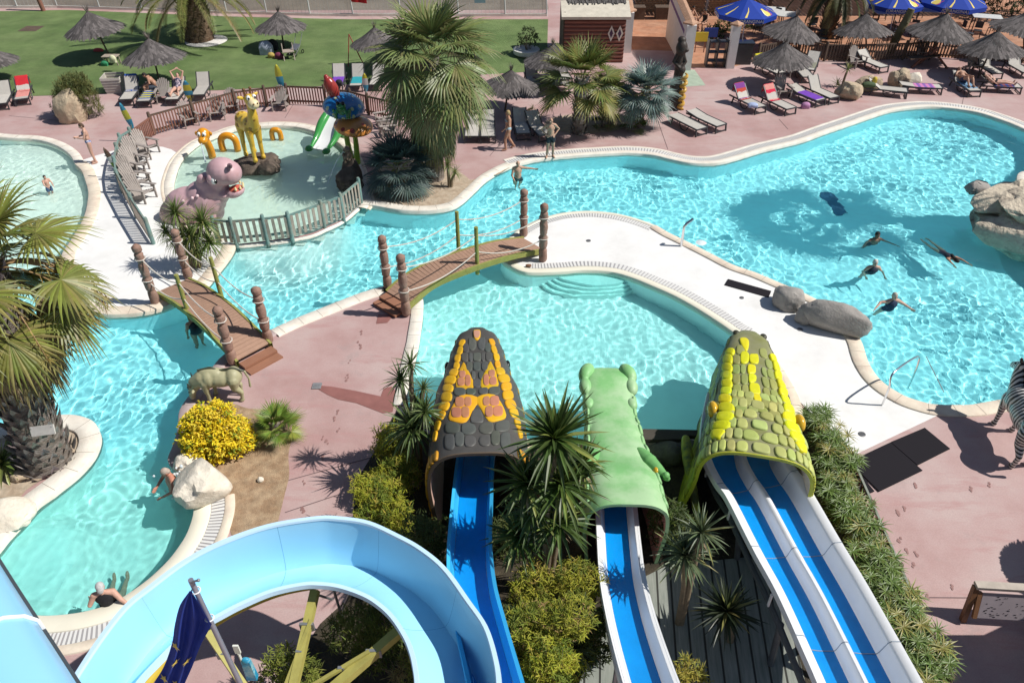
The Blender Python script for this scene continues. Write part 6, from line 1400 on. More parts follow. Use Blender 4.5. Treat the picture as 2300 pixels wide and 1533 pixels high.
for x, y, rz, bk, lab, tw in [
    (14, 232, 18, .9, 'grey lounger cut by the photo edge next to the red towel one', None), (58, 222, 22, .75, 'lounger with red and pink towels near the photo edge', [(RED, 0, 'bright red towel with white marks on a lounger back'), (PNK, 1, 'pink patterned towel hanging over a lounger foot')]),
    (298, 222, 8, 1.0, 'lounger with dark blue towel beside the white slatted planter', [(BLU, 0, 'dark blue towel draped over a raised lounger back')]), (338, 226, 6, .4, 'lounger with blue and yellow towel beside the seated man', [(BLU, 1, 'blue towel with yellow pattern spread on a lounger', YEL)]), (402, 222, 4, .85, 'lounger carrying the woman in the floral swimsuit', None), (458, 212, 6, .95, 'empty beige lounger with raised back behind the brown fence', None),
    (762, 192, 3, .95, 'pale lounger with purple towel behind the red bud', [(PUR, 1, 'purple towel on a pale lounger behind the mushrooms')]), (805, 192, 3, .95, 'lounger with turquoise bag behind the blue mushroom', [((.02, .3, .35), 1, 'turquoise towel on the lounger behind the blue mushroom')]), (850, 190, 0, .9, 'shaded lounger hidden behind the shaggy palm', None),
    (1062, 302, 0, 1.0, 'grey lounger in palm shade closest to the shaggy palm', None), (1096, 302, 2, .9, 'grey lounger in palm shade, second from the shaggy palm', None), (1170, 296, 6, .8, 'grey lounger between the walking woman and the bald man', None), (1207, 300, 20, .7, 'grey lounger directly behind the bald man', None),
    (1541, 288, 31, .0, 'flat empty beige lounger near the pool, one of two side by side', None), (1583, 281, 33, .12, 'flat beige lounger with slightly curved end, behind its twin', None),
    (1676, 240, 26, .85, 'lounger with red and purple striped towel and blue shirt', [((.45, .06, .04), 0, 'red and purple striped towel over a lounger back', (.2, .05, .25))]), (1742, 243, 26, .85, 'lounger with crimson and pink striped towel', [((.55, .02, .06), 0, 'crimson towel with pink stripes over a lounger back', (.6, .25, .22))]), (1806, 225, 30, .25, 'lounger covered by a long violet towel', [(PUR, 1, 'long violet towel covering a whole lounger')]), (1838, 219, 26, .95, 'empty cream lounger with raised back beside the violet towel', None),
    (1985, 213, 72, .55, 'grey lounger side on between rocks and pool', None), (2062, 207, 82, .1, 'lounger with pink and purple towel beside the rocks', [((.55, .2, .42), 1, 'pink and purple striped towel folded on a lounger', (.25, .12, .4))]), (2162, 203, 4, .6, 'lounger with blue towel and a man resting in the shade', [(LBL, 1, 'pale blue towel under the resting man')]), (2238, 205, 80, .5, 'lounger with the sunbathing woman in black bikini', [((.06, .09, .3), 1, 'blue checked towel under the sunbathing woman', (.3, .1, .15))]),
    (1724, 165, 24, .6, 'lounger with yellow towel under the nearest thatched parasol', [(YEL, 0, 'yellow towel on a shaded lounger back')]), (1818, 158, -25, .7, 'lounger with mottled towel at the edge of the parasol shade', [((.22, .22, .16), 1, 'mottled olive towel on a shaded lounger')]), (1952, 152, 24, .6, 'beige lounger behind the slatted deckchair by the rocks', None), (2212, 165, 3, .9, 'shaded lounger behind the sunbathing woman', None), (2280, 163, 3, .8, 'shaded lounger at the photo edge under thatch', None), (1195, 190, 6, .9, 'dark lounger in shade behind the green fan palm', None), (1240, 198, 70, .3, 'dark lounger half hidden by the green fan palm fronds', None), (1262, 178, 10, .8, 'shaded lounger between hut and fan palm', None), (1800, 173, 0, .0, 'low lounger in the shade under the thatched parasol', None)]:
    p = G(x, y)
    if bk not in PROTO: PROTO[bk] = lo_ = lounger(bk); lo_.location = p; lo_.rotation_euler = (0, 0, radians(rz)); lo_['label'] = lab; lo_['group'] = GLN
    else: lo_ = dup(PROTO[bk], p, radians(rz), lab, GLN)
    for t in tw or []: towel(lo_, t[0], t[2], t[1], 1.15 if 'long' in t[2] else .95, bk, .64, t[3] if len(t) > 3 else None)
# ---------------------------------------------------------------- thatched parasols
def thatch_mat():
    m, nt, o = nodes('grey_heather_thatch'); L = nt.links; a = N(nt, 'Attribute', attribute_name='Col'); b = N(nt, 'BsdfPrincipled', Roughness=.95); L.new(mixc(nt, 1., a.outputs['Color'], ramp(nt, noi(nt, coords(nt), 9, 4), [(.3, (.7,) * 3), (.7, (1.15,) * 3)]), 'MULTIPLY'), b.inputs['Base Color']); L.new(b.outputs[0], o.inputs[0]); return m
m_th = thatch_mat(); m_pole = pm('parasol_pole_wood', (.10, .075, .055), .8, .3, 8, .3, 40)
def thatch(rad, seed, ht=.85):
    rr = random.Random(seed); mb = MB(); n = 44
    mb.lathe([(rad * .95, 0), (rad * .62, ht * .3), (rad * .3, ht * .62), (.05, ht)], n, col=(.085, .075, .072), cap=False)
    for lay in range(4):
        for k in range(150):
            a = 2 * pi * (k + rr.random()) / 150; t0 = (.02, .25, .5, .72)[lay] + rr.uniform(-.03, .03); t1 = (.34, .6, .82, 1.05)[lay] + rr.uniform(-.05, .05)
            pt = lambda t: V((rad * t * cos(a + .05 * (t - t0)), rad * t * sin(a + .05 * (t - t0)), ht * max(0.0, 1 - t) ** 1.25 + .03 + .012 * rr.random() - (.06 * (t - .95) / .1 if t > .95 else 0)))
            a0, a1, a2 = pt(t0), pt((t0 + t1) / 2), pt(t1); w = .035 + .02 * rr.random(); s = V((-sin(a), cos(a), 0)) * w; g = rr.uniform(.05, .17); c = (g, g * .88, g * .86)
            mb.add([a0 - s * .5, a0 + s * .5, a1 + s, a2 + s * .5, a2 - s * .5, a1 - s], [(0, 1, 2, 5), (5, 2, 3, 4)], c)
    for k in range(40):
        a = rr.uniform(0, 2 * pi); d = V((cos(a) * .28, sin(a) * .28, rr.uniform(.5, 1))); sword(mb, V((0, 0, ht - .05)), d, rr.uniform(.2, .42), .02, .2, (.2, .17, .15), 2, .1, .8)
    return mb
TH_ = None; GPS = 'thatched parasols over the loungers'
for i, (bx, by, cx, cy, rp, lab) in enumerate([(249, 132, 213, 68, 63, 'grey thatched parasol leaning over the small lawn table'), (360, 190, 346, 130, 66, 'grey thatched parasol shading the seated man'), (638, 108, 631, 62, 55, 'grey thatched parasol on the lawn over bags and a folding chair'), (848, 160, 845, 98, 56, 'grey thatched parasol half hidden behind the shaggy palm crown'), (1134, 250, 1146, 196, 62, 'grey thatched parasol between shaggy palm and green fan palm'), (1236, 200, 1240, 140, 62, 'grey thatched parasol in front of the log hut'), (-8, 185, -26, 140, 60, 'grey thatched parasol cut by the photo edge over the lawn'),
    (1790, 118, 1777, 76, 62, 'grey thatched parasol just under the blue parasol'), (1739, 196, 1758, 136, 64, 'grey thatched parasol nearest the red towelled loungers'), (1946, 120, 1938, 72, 61, 'grey thatched parasol between palm trunk and white tables'), (2086, 135, 2110, 75, 68, 'wide grey thatched parasol over the timber easel'), (2196, 175, 2228, 113, 66, 'grey thatched parasol shading the man with the blue towel'), (2300, 130, 2290, 70, 66, 'grey thatched parasol at the far corner of the terrace')]):
    b = G(bx, by); c = AT(cx, cy, b.y); dep = b.y * cos(TH) + (HC - c.z) * sin(TH); rad = rp / (FPX / dep)
    o = thing('thatched_parasol', lab, 'parasol', b, 0, GPS); q = c - b; mb = MB(); mb.tube([(0, 0, 0), q + V((0, 0, .55))], .045, 8); mb.build('pole', m_pole, o)
    if TH_ is None: TH_ = thatch(1.0, 3, .6).mesh('thatch_canopy', m_th, False)
    t = link('thatch_canopy', TH_, o); t.location = q; t.scale = (rad, rad, rad * 1.0); t.rotation_euler = (R.uniform(-.05, .05), max(-.25, min(.25, q.x * .2)), i * 1.3)
# ---------------------------------------------------------------- mats, drains, rails
def mat_rubber():
    m, nt, o = nodes('black_rubber_grid'); L = nt.links; c = coords(nt, True); mp = N(nt, 'Mapping'); mp.inputs['Rotation'].default_value = (0, 0, .45); L.new(c, mp.inputs[0]); v = N(nt, 'TexVoronoi', Scale=9.0, Randomness=.0); L.new(mp.outputs[0], v.inputs['Vector']); b = N(nt, 'BsdfPrincipled', Roughness=.95); b.inputs['Specular IOR Level'].default_value = .1
    f = ramp(nt, v.outputs['Distance'], [(.2, (1, 1, 1)), (.26, (0, 0, 0))]); L.new(mixc(nt, f, (.02, .018, .022), (.075, .055, .06)), b.inputs['Base Color']); bp = N(nt, 'Bump', Strength=.8, Distance=.02, invert=True); L.new(f, bp.inputs['Height']); L.new(bp.outputs[0], b.inputs['Normal']); L.new(b.outputs[0], o.inputs[0]); return m
m_rub = mat_rubber()
for i, (px, lab) in enumerate([([(1635, 628), (1732, 655), (1726, 669), (1627, 641)], 'narrow black rubber mat strip on the white deck'), ([(2076, 962), (2133, 1009), (2060, 1046), (2000, 994)], 'black rubber mat reaching into the zebra shadow'), ([(1999, 995), (2071, 1058), (1974, 1105), (1907, 1038)], 'big middle black rubber mat on the pink deck'), ([(1905, 1034), (1963, 1105), (1917, 1122), (1897, 1048)], 'small black rubber mat closest to the sedge hedge')]):
    w = gl(px); z0 = .012 + .004 * i; mb = MB(); mb.prism([(p.x, p.y) for p in w], z0, z0 + .02); tag(mb.build('rubber_mat', m_rub, None, False, fix=True), lab, 'mat', 'black rubber mats')
for x, y, r, lab in [(1322, 541, .085, 'round grey drain cover on the tip of the white deck'), (1797, 740, .085, 'round grey drain cover by the small boulder'), (1936, 975, .09, 'round grey drain cover on the white deck near the sedges'), (712, 867, .11, 'square grey drain at the end of the wet stain'), (1666, 669, .07, 'faint pinkish drain cover below the mat strip'), (70, 65, .5, 'dark metal hatch set in the lawn')]:
    mb = MB(); 
    if 'square' in lab or 'hatch' in lab: mb.box((0, 0, .012), (r * 2.2, r * 2.2, .02))
    else: mb.lathe([(r, 0), (r, .018), (r * .85, .024), (r * .8, .018), (.0, .018)], 20)
    for k in range(-3, 4): mb.bar((k * r * .22, -r * .6, .026), (k * r * .22, r * .6, .026), r * .1, .006)
    d = mb.build('floor_drain', pm('drain_grey', (.22, .22, .23), .5, .2, 8) if 'hatch' not in lab else m_woodd, None, True); d.location = G(x, y, .004); tag(d, lab, 'drain')
def tubeobj(name, lab, cat, pts, r, m): mb = MB(); b = V((pts[0].x, pts[0].y, 0)); mb.tube([p - b for p in pts], r, 10); o = mb.build(name, m, None); o.location = b; return tag(o, lab, cat)
b = G(1530, 553); p1 = AT(1538, 508, b.y); p2 = AT(1557, 492, b.y + .1)
tubeobj('pool_shower', 'bent chrome water spout pipe on the white deck kerb', 'shower', [b, V((b.x, b.y, p1.z * .7)), V((b.x, b.y, p1.z)), p1.lerp(p2, .25) + V((0, 0, .04)), p2], .05, m_chrome)
mb = MB(); q = G(1575, 545, ZW); mb.lathe([(.02, .05), (.12, .03), (.2, .0)], 12); w_ = mb.build('water_splash', pm('white_foam', (.85, .9, .92), .6, .1, trans=.3), None); w_.location = q; tag(w_, 'small white splash where the spout water lands', 'splash')
b = G(1981, 910); t1 = V((b.x, b.y, .95)); e = G(2036, 878, -.3); tubeobj('handrail', 'chrome grab rail curving into the lagoon', 'handrail', catmull([b, V((b.x, b.y, .6)), t1 + V((.02, .1, .08)), V((e.x - .15, e.y - .05, .95)), V((e.x, e.y, .6)), e], 6), .026, m_chrome)
# ---------------------------------------------------------------- surfboards
def surfboard(lab, base, top, L_, w, cols, tiltd, post=True):
    b = G(*base); t = AT(top[0], top[1], b.y); o = thing('surfboard_sign', lab, 'surfboard', b); c = t - b; d = tiltd.normalized(); mb = MB(); n = 14; f, s, u = d, d.cross(V((0, -1, .3))).normalized(), None; u = s.cross(d).normalized(); rows = []
    for i in range(n + 1):
        t_ = i / n; ww = w / 2 * max(.03, sin(pi * min(1, .04 + t_ * .96)) ** .55); p = c + d * (t_ - .5) * L_; rows.append([p - s * ww, p + u * .03, p + s * ww, p - u * .03])
    for i in range(n): mb.grid(rows[i:i + 2], cols[min(len(cols) - 1, int(i / n * len(cols)))], closed=True)
    mb.build('board', pm('surfboard_paint', (1, 1, 1), .35, .12, 5, attr=True), o, True, 50)
    mb = MB(); mb.tube([(0, 0, 0), c - d * L_ * .35], .045, 8); mb.build('post', m_fteal, o)
CY, CB, CW_ = (.55, .50, .05), (.05, .28, .42), (.6, .6, .58)
surfboard('striped surfboard leaning on the corner post of the deckchair fence', (300, 318), (284, 260), 1.15, .28, [CB, CY, CB], V((-.2, .0, 1)))
surfboard('yellow and blue surfboard rising above the lone deckchair', (633, 232), (627, 172), 1.15, .34, [CB, CB, CY, CY], V((-.08, 0, 1)))
surfboard('blue and yellow striped surfboard beside the floral swimsuit woman', (424, 228), (422, 204), 1.0, .42, [CY, CB, CY, CB], V((-.05, 0, 1)))
surfboard('brown and green surfboard leaning outside the deckchair fence', (262, 400), (251, 360), 1.1, .26, [(.16, .3, .04), (.16, .3, .04), CW_, (.12, .06, .04), (.12, .06, .04)], V((-.3, 0, 1)))
surfboard('pale surfboard behind the blue mushroom cap', (822, 215), (820, 185), .9, .3, [CB, CW_, CY], V((0, 0, 1)))
b = G(557, 1600); o = thing('surfboard_sign', 'light blue board with white paddle below the yellow struts', 'surfboard', b); q = AT(560, 1502, b.y) - b; mb = MB(); mb.box(q, (.17, .1, .55), taper=.8); mb.ell(q + V((0, 0, .27)), (.08, .05, .08)); mb.build('board', pm('board_blue', (.03, .3, .5), .4, .3, 6, col2=(.3, .55, .6), fac=(.5, .6)), o); mb = MB(); mb.tube([q + V((-.05, 0, -.9)), q + V((-.07, 0, .5))], .022, 6); mb.box(q + V((-.07, 0, .62)), (.09, .03, .22)); mb.build('paddle', pm('white_paddle', (.7, .7, .64), .5, .1), o)
mb = MB(); mb.tube([(0, 0, 0), q - V((0, 0, .2))], .03, 6); mb.build('post', m_woodd, o)
# ---------------------------------------------------------------- small things
b = G(262, 205); o = thing('planter_box', 'empty white slatted planter box on the lawn edge', 'planter', b, radians(8)); mb = MB()
for s, (dx, dy) in enumerate(((0, -1), (1, 0), (0, 1), (-1, 0))):
    mb = MB()
    for k in range(6): w = .36 + .018 * k; mb.box((dx * w, dy * w, .06 + .135 * k), (2 * w if dx == 0 else .03, 2 * w if dy == 0 else .03, .12), RY(-dx * .12) @ RX(dy * .12))
    mb.build('slat_side', pm('dirty_white_slats', (.52, .48, .43), .7, .15, 5), o, False)
mb = MB(); mb.box((0, 0, .45), (.7, .7, .02)); mb.build('soil', m_dark, o)
b = G(254, 145); o = thing('lawn_table', 'small low wooden table under the leaning parasol', 'table', b); mb = MB(); mb.box((0, 0, .46), (.8, .5, .04)); mb.build('tabletop', m_fgrey, o)
for x in (-.33, .33):
    for y in (-.18, .18): mb = MB(); mb.bar((x, y, .44), (x * 1.08, y, 0), .05, .05, up=V((0, 1, 0))); mb.build('leg', m_fgrey, o)
def bag(lab, px, size, col, z=0, cat='bag', name='beach_bag'):
    b = G(px[0], px[1], z); mb = MB(); mb.ell((0, 0, size[2] * .5), (size[0] / 2, size[1] / 2, size[2] / 2)); mb.box((0, 0, size[2] * .3), (size[0] * .85, size[1] * .8, size[2] * .6)); o = organic(name, mb, pm('cloth_' + str(col), col, .85, .2, 9, .4, 30), None, max(.02, size[0] * .06), 3); o.location = b; return tag(o, lab, cat)
bag('white and yellow bag standing on the lawn table', (256, 141), (.35, .25, .4), (.6, .6, .4), .48); bag('green bag lying beside the lawn table', (237, 148), (.4, .3, .28), (.03, .22, .1)); bag('red rolled towel lying on the lawn', (222, 116), (.6, .22, .2), (.55, .08, .09), cat='towel', name='rolled_towel')
bag('pale blue cloth heap on the lawn by the folding chair', (600, 122), (.8, .6, .75), (.38, .42, .52), cat='towel', name='towel_heap'); bag('black bag behind the pale blue cloth heap', (615, 112), (.6, .4, .6), (.03, .03, .035)); bag('yellow basket at the parasol foot', (610, 130), (.4, .35, .3), (.4, .3, .08), cat='basket'); bag('maroon bag at the parasol foot on the lawn', (628, 132), (.5, .35, .35), (.17, .03, .07)); bag('pink bag under the violet towel lounger', (1808, 243), (.45, .3, .3), (.45, .22, .4)); bag('blue and white shirt lying on the striped towel lounger', (1690, 240), (.5, .4, .2), (.35, .42, .62), .34, 'clothing', 'shirt'); bag('dark bag on the lounger behind the red bud', (762, 190), (.35, .3, .25), (.02, .02, .025), .36); bag('small blue hand bag on the yellow towel lounger', (1772, 148), (.4, .3, .3), (.05, .2, .4), .36); bag('brown sandals left on the lagoon kerb', (1187, 598), (.22, .14, .08), (.2, .1, .06), .05, 'shoes', 'sandals'); bag('yellow bag on the tan rock', (1963, 186), (.25, .2, .3), (.55, .4, .05), .55); bag('dark shirt spread on the tan rock', (1950, 195), (.7, .4, .25), (.06, .09, .04), .5, 'clothing', 'shirt')
# folding chair and stroller on the lawn
b = G(650, 132); o = thing('folding_chair', 'wooden folding chair standing on the lawn under thatch', 'chair', b, .3); mb = MB(); mb.box((0, 0, .42), (.6, .55, .04)); mb.build('seat', m_fgrey, o)
for s in (-.28, .28): mb = MB(); mb.bar((s, -.4, 0), (s, .3, .75), .04, .05); mb.bar((s, .35, 0), (s, -.3, .45), .04, .05); mb.build('leg_frame', m_fgrey, o)
b = G(668, 122); o = thing('stroller', 'folded dark stroller with curved handle on the lawn', 'stroller', b, -.4)
for s in (-.2, .2):
    mb = MB(); mb.tube(catmull([(s, -.45, .1), (s, 0, .4), (s, .3, .8), (s, .45, 1.05), (s, .35, 1.12)], 4), .018, 6); mb.build('frame', m_steel, o); 
    for y in (-.4, .25): mb = MB(); mb.tube([(s, y + .1 * cos(a), .11 + .1 * sin(a)) for a in [k * pi / 6 for k in range(13)]], .022, 6, False); mb.build('wheel', mblk, o)
mb = MB(); mb.box((0, -.1, .42), (.38, .5, .06), RX(.4)); mb.build('seat', pm('cloth_grey', (.12, .13, .16), .8, .2), o)
# information board in the lower corner
b = G(2230, 1392); o = thing('information_board', 'brown wooden framed board with shade toned panel and dark doodles near the lower corner', 'sign', b, radians(-4)); m_wb = pm('brown_varnished_wood', (.20, .095, .045), .55, .25, 5, .2, 40)
mb = MB(); mb.bar((-.62, .12, .93), (.75, .12, .93), .16, .07); mb.build('top_beam', pm('bleached_beam', (.46, .40, .34), .8, .2, 5), o)
for x in (-.6, .72): mb = MB(); mb.bar((x, -.05, 0), (x, .12, .9), .1, .1, up=V((0, 1, 0))); mb.build('post', m_wb, o)
mb = MB(); mb.box((.06, -.02, .5), (1.0, .03, .56), RX(-.35)); mb.build('panel', pm('shaded_panel', (.33, .28, .30), .6, .12, 3), o)  # panel colour lowered so its shade is part of the paint
for x in (-.5, .62): mb = MB(); mb.bar((x, -.13, .24), (x, .09, .78), .08, .06, up=V((0, 1, 0))); mb.build('frame_bar', m_wb, o)
mb = MB(); rr = random.Random(4); M_ = RX(-.35)
for i in range(46):
    p = V((rr.uniform(-.42, .5), -.019, rr.uniform(-.23, .22))); d = V((rr.uniform(-.05, .05), 0, rr.uniform(-.015, .015))); c = V((.06, -.02, .5)); mb.bar(c + M_ @ p, c + M_ @ (p + d), .006, .014, up=V((0, 0, 1)))
mb.build('doodle_marks', mblk, o, False)
mb = MB(); mb.box((1.5, .1, .45), (.9, .5, .9)); mb.build('side_cabinet', m_wb, o)
# ================================================================ people
def skin_mat(c): return pm('skin_%.2f_%.2f' % (c[0], c[1]), c, .5, .12, 9, spec=.35, col2=tuple(x * .85 for x in c), fac=(.45, .7))
BASE = dict(pel=(0, 0, .94), wai=(0, 0, 1.1), che=(0, 0, 1.3), nec=(0, .01, 1.47), hea=(0, -.02, 1.61))
def mirror(d):
    return {k + s: (v[0] * m, v[1], v[2]) for k, v in d.items() for s, m in (('L', 1), ('R', -1))}
LIMB = mirror(dict(sh=(.175, 0, 1.41), el=(.25, .03, 1.15), wr=(.27, -.05, .91), hi=(.09, 0, .9), kn=(.1, -.02, .49), an=(.1, .03, .09), to=(.12, -.13, .035)))
def person(label, loc, rz, skin, hair, suit=None, pose=None, build=1.0, M=None, hairlen=0, suitkind='trunks', bald=False, extra=None, scale=1.0, cat='person', group=None, hands=True, pattern=None, pitch=0.0):
    J = {k: V(v) for k, v in {**BASE, **LIMB, **(pose or {})}.items()}
    T = Matrix.Rotation(pitch, 4, 'X') if M is None else M
    J = {k: T @ v for k, v in J.items()}; R3 = T.to_3x3()
    o = thing('person', label, cat, loc, rz, group); o.scale = (scale,) * 3; ms = skin_mat(skin); B = build; mb = MB()
    def torso(m_, e=0.0, top=True, low=True):
        if low: m_.ell(J['pel'], (.165 * B + e, .115 * B + e, .13 + e), R3)
        if top:
            m_.ell(J['wai'], (.145 * B + e, .10 * B + e, .16 + e), R3); m_.ell(J['che'], (.165 * B + e, .108 * B + e, .17 + e), R3); limb(m_, [J['wai'], J['che']], [.115 * B + e, .12 * B + e], 12)
    torso(mb); limb(mb, [J['wai'], J['pel']], [.11 * B, .125 * B], 12); limb(mb, [J['che'].lerp(J['nec'], .6), J['nec'], J['hea'].lerp(J['nec'], .4)], [.07, .055, .052], 10)
    hd = J['hea']; face = (R3 @ V((0, -1, 0))) if 'look' not in (pose or {}) else R3 @ V(pose['look']).normalized()
    up_ = (hd - J['nec']).normalized(); sx = face.cross(up_).normalized(); face = up_.cross(sx).normalized(); HR = Matrix((sx, -face, up_)).transposed()
    mb.ell(hd, (.074, .093, .108), HR); mb.ell(hd + HR @ V((0, -.03, -.06)), (.055, .06, .055), HR); mb.ell(hd + HR @ V((0, -.097, -.012)), (.013, .02, .022), HR)
    for s in (-1, 1): mb.ell(hd + HR @ V((s * .076, .01, -.005)), (.012, .022, .03), HR)
    for s in 'LR':
        limb(mb, [J['nec'].lerp(J['sh' + s], .4), J['sh' + s]], [.06, .062 * B], 10); limb(mb, [J['sh' + s], J['el' + s], J['wr' + s]], [.058 * B, .043 * B, .03], 10)
        limb(mb, [J['hi' + s], J['kn' + s], J['an' + s]], [.098 * B, .062 * B, .042], 12); limb(mb, [J['hi' + s].lerp(J['kn' + s], .35), J['kn' + s]], [.09 * B, .06 * B], 10); limb(mb, [J['kn' + s].lerp(J['an' + s], .3), J['an' + s]], [.06 * B, .038], 10)
        a, t = J['an' + s], J['to' + s]; limb(mb, [a - V((0, 0, .03)) if M is None else a, a.lerp(t, .6), t], [.042, .042, .03], 8); limb(mb, [a, a + (a - t) * .25 + R3 @ V((0, 0, -.035))], [.04, .036], 8)
        w = J['wr' + s]; d = (w - J['el' + s]).normalized(); q = d.cross(face); q = q.normalized() if q.length > .1 else d.orthogonal().normalized(); pl = w + d * .05
        mb.ell(pl, (.036, .02, .05), Matrix((q, d.cross(q), d)).transposed())
        if hands:
            for k in range(4):
                b0 = pl + d * .035 + q * (k - 1.5) * .021; L = (.068, .078, .073, .055)[k]; c = face * .012; limb(mb, [b0, b0 + d * L * .5 + q * (k - 1.5) * .004, b0 + d * L + c * 1.4 + q * (k - 1.5) * .007], [.0105, .0098, .009], 6)
            sg = 1 if s == 'L' else -1; limb(mb, [pl - d * .02 + q * .025 * sg, pl + d * .015 + q * .05 * sg, pl + d * .045 + q * .058 * sg], [.013, .0115, .010], 6)
    body = organic('body', mb, ms, o, .0125, 3, .4); RECV.append(body)
    if not bald or hair:
        mb = MB(); mh = pm('hair_%.2f_%.2f' % (hair[0], hair[2]), hair, .7, .3, 14, .6, 60)
        if bald: mb.ell(hd + HR @ V((0, .025, -.015)), (.079, .078, .07), HR)
        else:
            mb.ell(hd + HR @ V((0, .018, .03)), (.083, .096, .094), HR); mb.ell(hd + HR @ V((0, .045, -.02)), (.076, .07, .085), HR)
            for k in range(int(hairlen * 10)): mb.ell(hd + HR @ V((.02 * sin(k * 1.3), .07, -.06 - .05 * k)), (.06 - .004 * k, .04, .06), HR)
        h_ = organic('hair', mb, mh, o, .014, 2); RECV.append(h_)
    for s in (-1, 1):
        mb = MB(); mb.ell(hd + HR @ V((s * .03, -.083, .012)), (.013, .008, .008), HR); mb.build('eye', mblk, o)
    mb = MB(); mb.ell(hd + HR @ V((0, -.088, -.055)), (.022, .009, .006), HR); mb.build('mouth', pm('lip_red', (.32, .10, .09), .5, .1), o)
    if suit:
        mc = pattern or pm('cloth_%.2f_%.2f_%.2f' % suit, suit, .8, .2, 10, .2, 50); mb = MB()
        if suitkind == 'trunks':
            torso(mb, .012, False); 
            for s in 'LR': limb(mb, [J['hi' + s], J['hi' + s].lerp(J['kn' + s], .38)], [.108 * B, .092 * B + .012], 12)
            nm = 'swim_trunks'
        elif suitkind == 'onepiece':
            torso(mb, .012)
            for s in 'LR': limb(mb, [J['che'] + (J['sh' + s] - J['che']) * .45 + face * .09, J['che'].lerp(J['sh' + s], .68) + up_ * .05, J['che'] + (J['sh' + s] - J['che']) * .45 - face * .09], [.02, .02, .02], 8)
            limb(mb, [J['wai'], J['pel']], [.115 * B + .012, .125 * B + .012], 12); nm = 'swimsuit'
        else:
            torso(mb, .01, False); nm = 'bikini_bottom'
            m2 = MB(); m2.ell(J['che'] + R3 @ V((0, -.02, .0)), (.17 * B, .115 * B, .055), R3)
            for s in (-1, 1): m2.ell(J['che'] + R3 @ V((s * .075, -.085, .0)), (.07, .055, .06), R3)
            bt = organic('bikini_top', m2, mc, o, .016, 2); RECV.append(bt)
        c_ = organic(nm, mb, mc, o, .016, 2); RECV.append(c_)
    return o
SK1, SK2, SK3, SK_SHADE = (.50, .30, .21), (.44, .24, .16), (.56, .33, .25), (.22, .12, .08)  # darkest skin tone carries the shade on the spread-armed swimmer
GREYH, BLOND, DARK, BROWN = (.55, .53, .50), (.42, .29, .14), (.018, .014, .012), (.09, .05, .03)
person('bald man in black trunks standing hands on hips at the pool edge', G(1235, 354), radians(8), SK1, (.3, .27, .24), (.02, .025, .035), dict(elL=(.36, .1, 1.2), wrL=(.2, -.03, 1.04), elR=(-.36, .1, 1.2), wrR=(-.2, -.03, 1.04), hiL=(.1, 0, .9), knL=(.12, -.02, .5), anL=(.13, .02, .09), toL=(.18, -.13, .035), anR=(-.13, .02, .09), toR=(-.18, -.13, .035)), 1.08, bald=True)
person('blonde woman in pale blue bikini walking past the palm shade', G(1142, 336), radians(-78), SK2, BLOND, (.30, .42, .48), dict(elL=(.24, -.02, 1.15), wrL=(.2, -.2, 1.0), elR=(-.24, .1, 1.15), wrR=(-.22, .02, .92), knL=(.09, -.16, .5), anL=(.09, -.14, .09), toL=(.1, -.3, .04), knR=(-.09, .04, .48), anR=(-.09, .26, .13), toR=(-.1, .12, .04)), 1.05, suitkind='bikini', hairlen=.1)
pb = pm('blue_white_print', (.10, .13, .35), .8, .1, 12, col2=(.55, .55, .6), fac=(.45, .55), scale=22) if False else pm('blue_white_print', (.09, .12, .36), .8, .2, 30, col2=(.5, .5, .58), fac=(.48, .54))
person('woman in blue patterned bikini looking at her hands on the white path', G(215, 366), radians(-62), SK3, BROWN, (.1, .1, .3), dict(elL=(.22, -.1, 1.15), wrL=(.08, -.32, 1.17), elR=(-.22, -.1, 1.15), wrR=(-.06, -.32, 1.17), look=(0, -.8, -.5), hea=(0, -.05, 1.6), anR=(-.07, .0, .09), toR=(-.08, -.16, .035)), .98, suitkind='bikini', pattern=pb)
SIT = dict(pel=(0, .05, .47), wai=(0, .1, .62), che=(0, .1, .82), nec=(0, .06, 1.0), hea=(0, .0, 1.14), shL=(.18, .08, .95), shR=(-.18, .08, .95), elL=(.26, -.1, .72), elR=(-.26, -.1, .72), wrL=(.16, -.3, .6), wrR=(-.16, -.3, .6), hiL=(.1, .02, .46), hiR=(-.1, .02, .46), knL=(.13, -.4, .5), knR=(-.13, -.4, .5), anL=(.13, -.4, .09), anR=(-.13, -.4, .09), toL=(.14, -.56, .04), toR=(-.14, -.56, .04))
person('dark haired man sitting bent forward in the parasol shade on the lawn edge', G(350, 216), radians(-70), SK2, DARK, (.04, .05, .07), {**SIT, 'che': (0, -.02, .8), 'nec': (0, -.14, .95), 'hea': (0, -.24, 1.06), 'shL': (.18, -.1, .92), 'shR': (-.18, -.1, .92)}, 1.1)
def recline(loc_px, rz, ang, z=.37):
    c, s = cos(ang), sin(ang); d = lambda t, x=0, h=.09: (x, .28 + c * t - s * h * 1.0, z + s * t + c * h)
    return dict(pel=(0, .22, z + .1), wai=d(.16), che=d(.36), nec=d(.54), hea=d(.68, 0, .1), shL=d(.49, .18), shR=d(.49, -.18), elL=d(.3, .28), elR=d(.3, -.28), wrL=d(.08, .27), wrR=d(.08, -.27), hiL=(.1, .18, z + .09), hiR=(-.1, .18, z + .09), knL=(.13, -.24, z + .12), knR=(-.13, -.24, z + .12), anL=(.12, -.66, z + .06), anR=(-.12, -.66, z + .06), toL=(.14, -.72, z + .18), toR=(-.14, -.72, z + .18), look=(0, -s - .15, c))
pf = pm('floral_print', (.025, .03, .07), .8, .1, 26, col2=(.55, .45, .5), fac=(.5, .56))
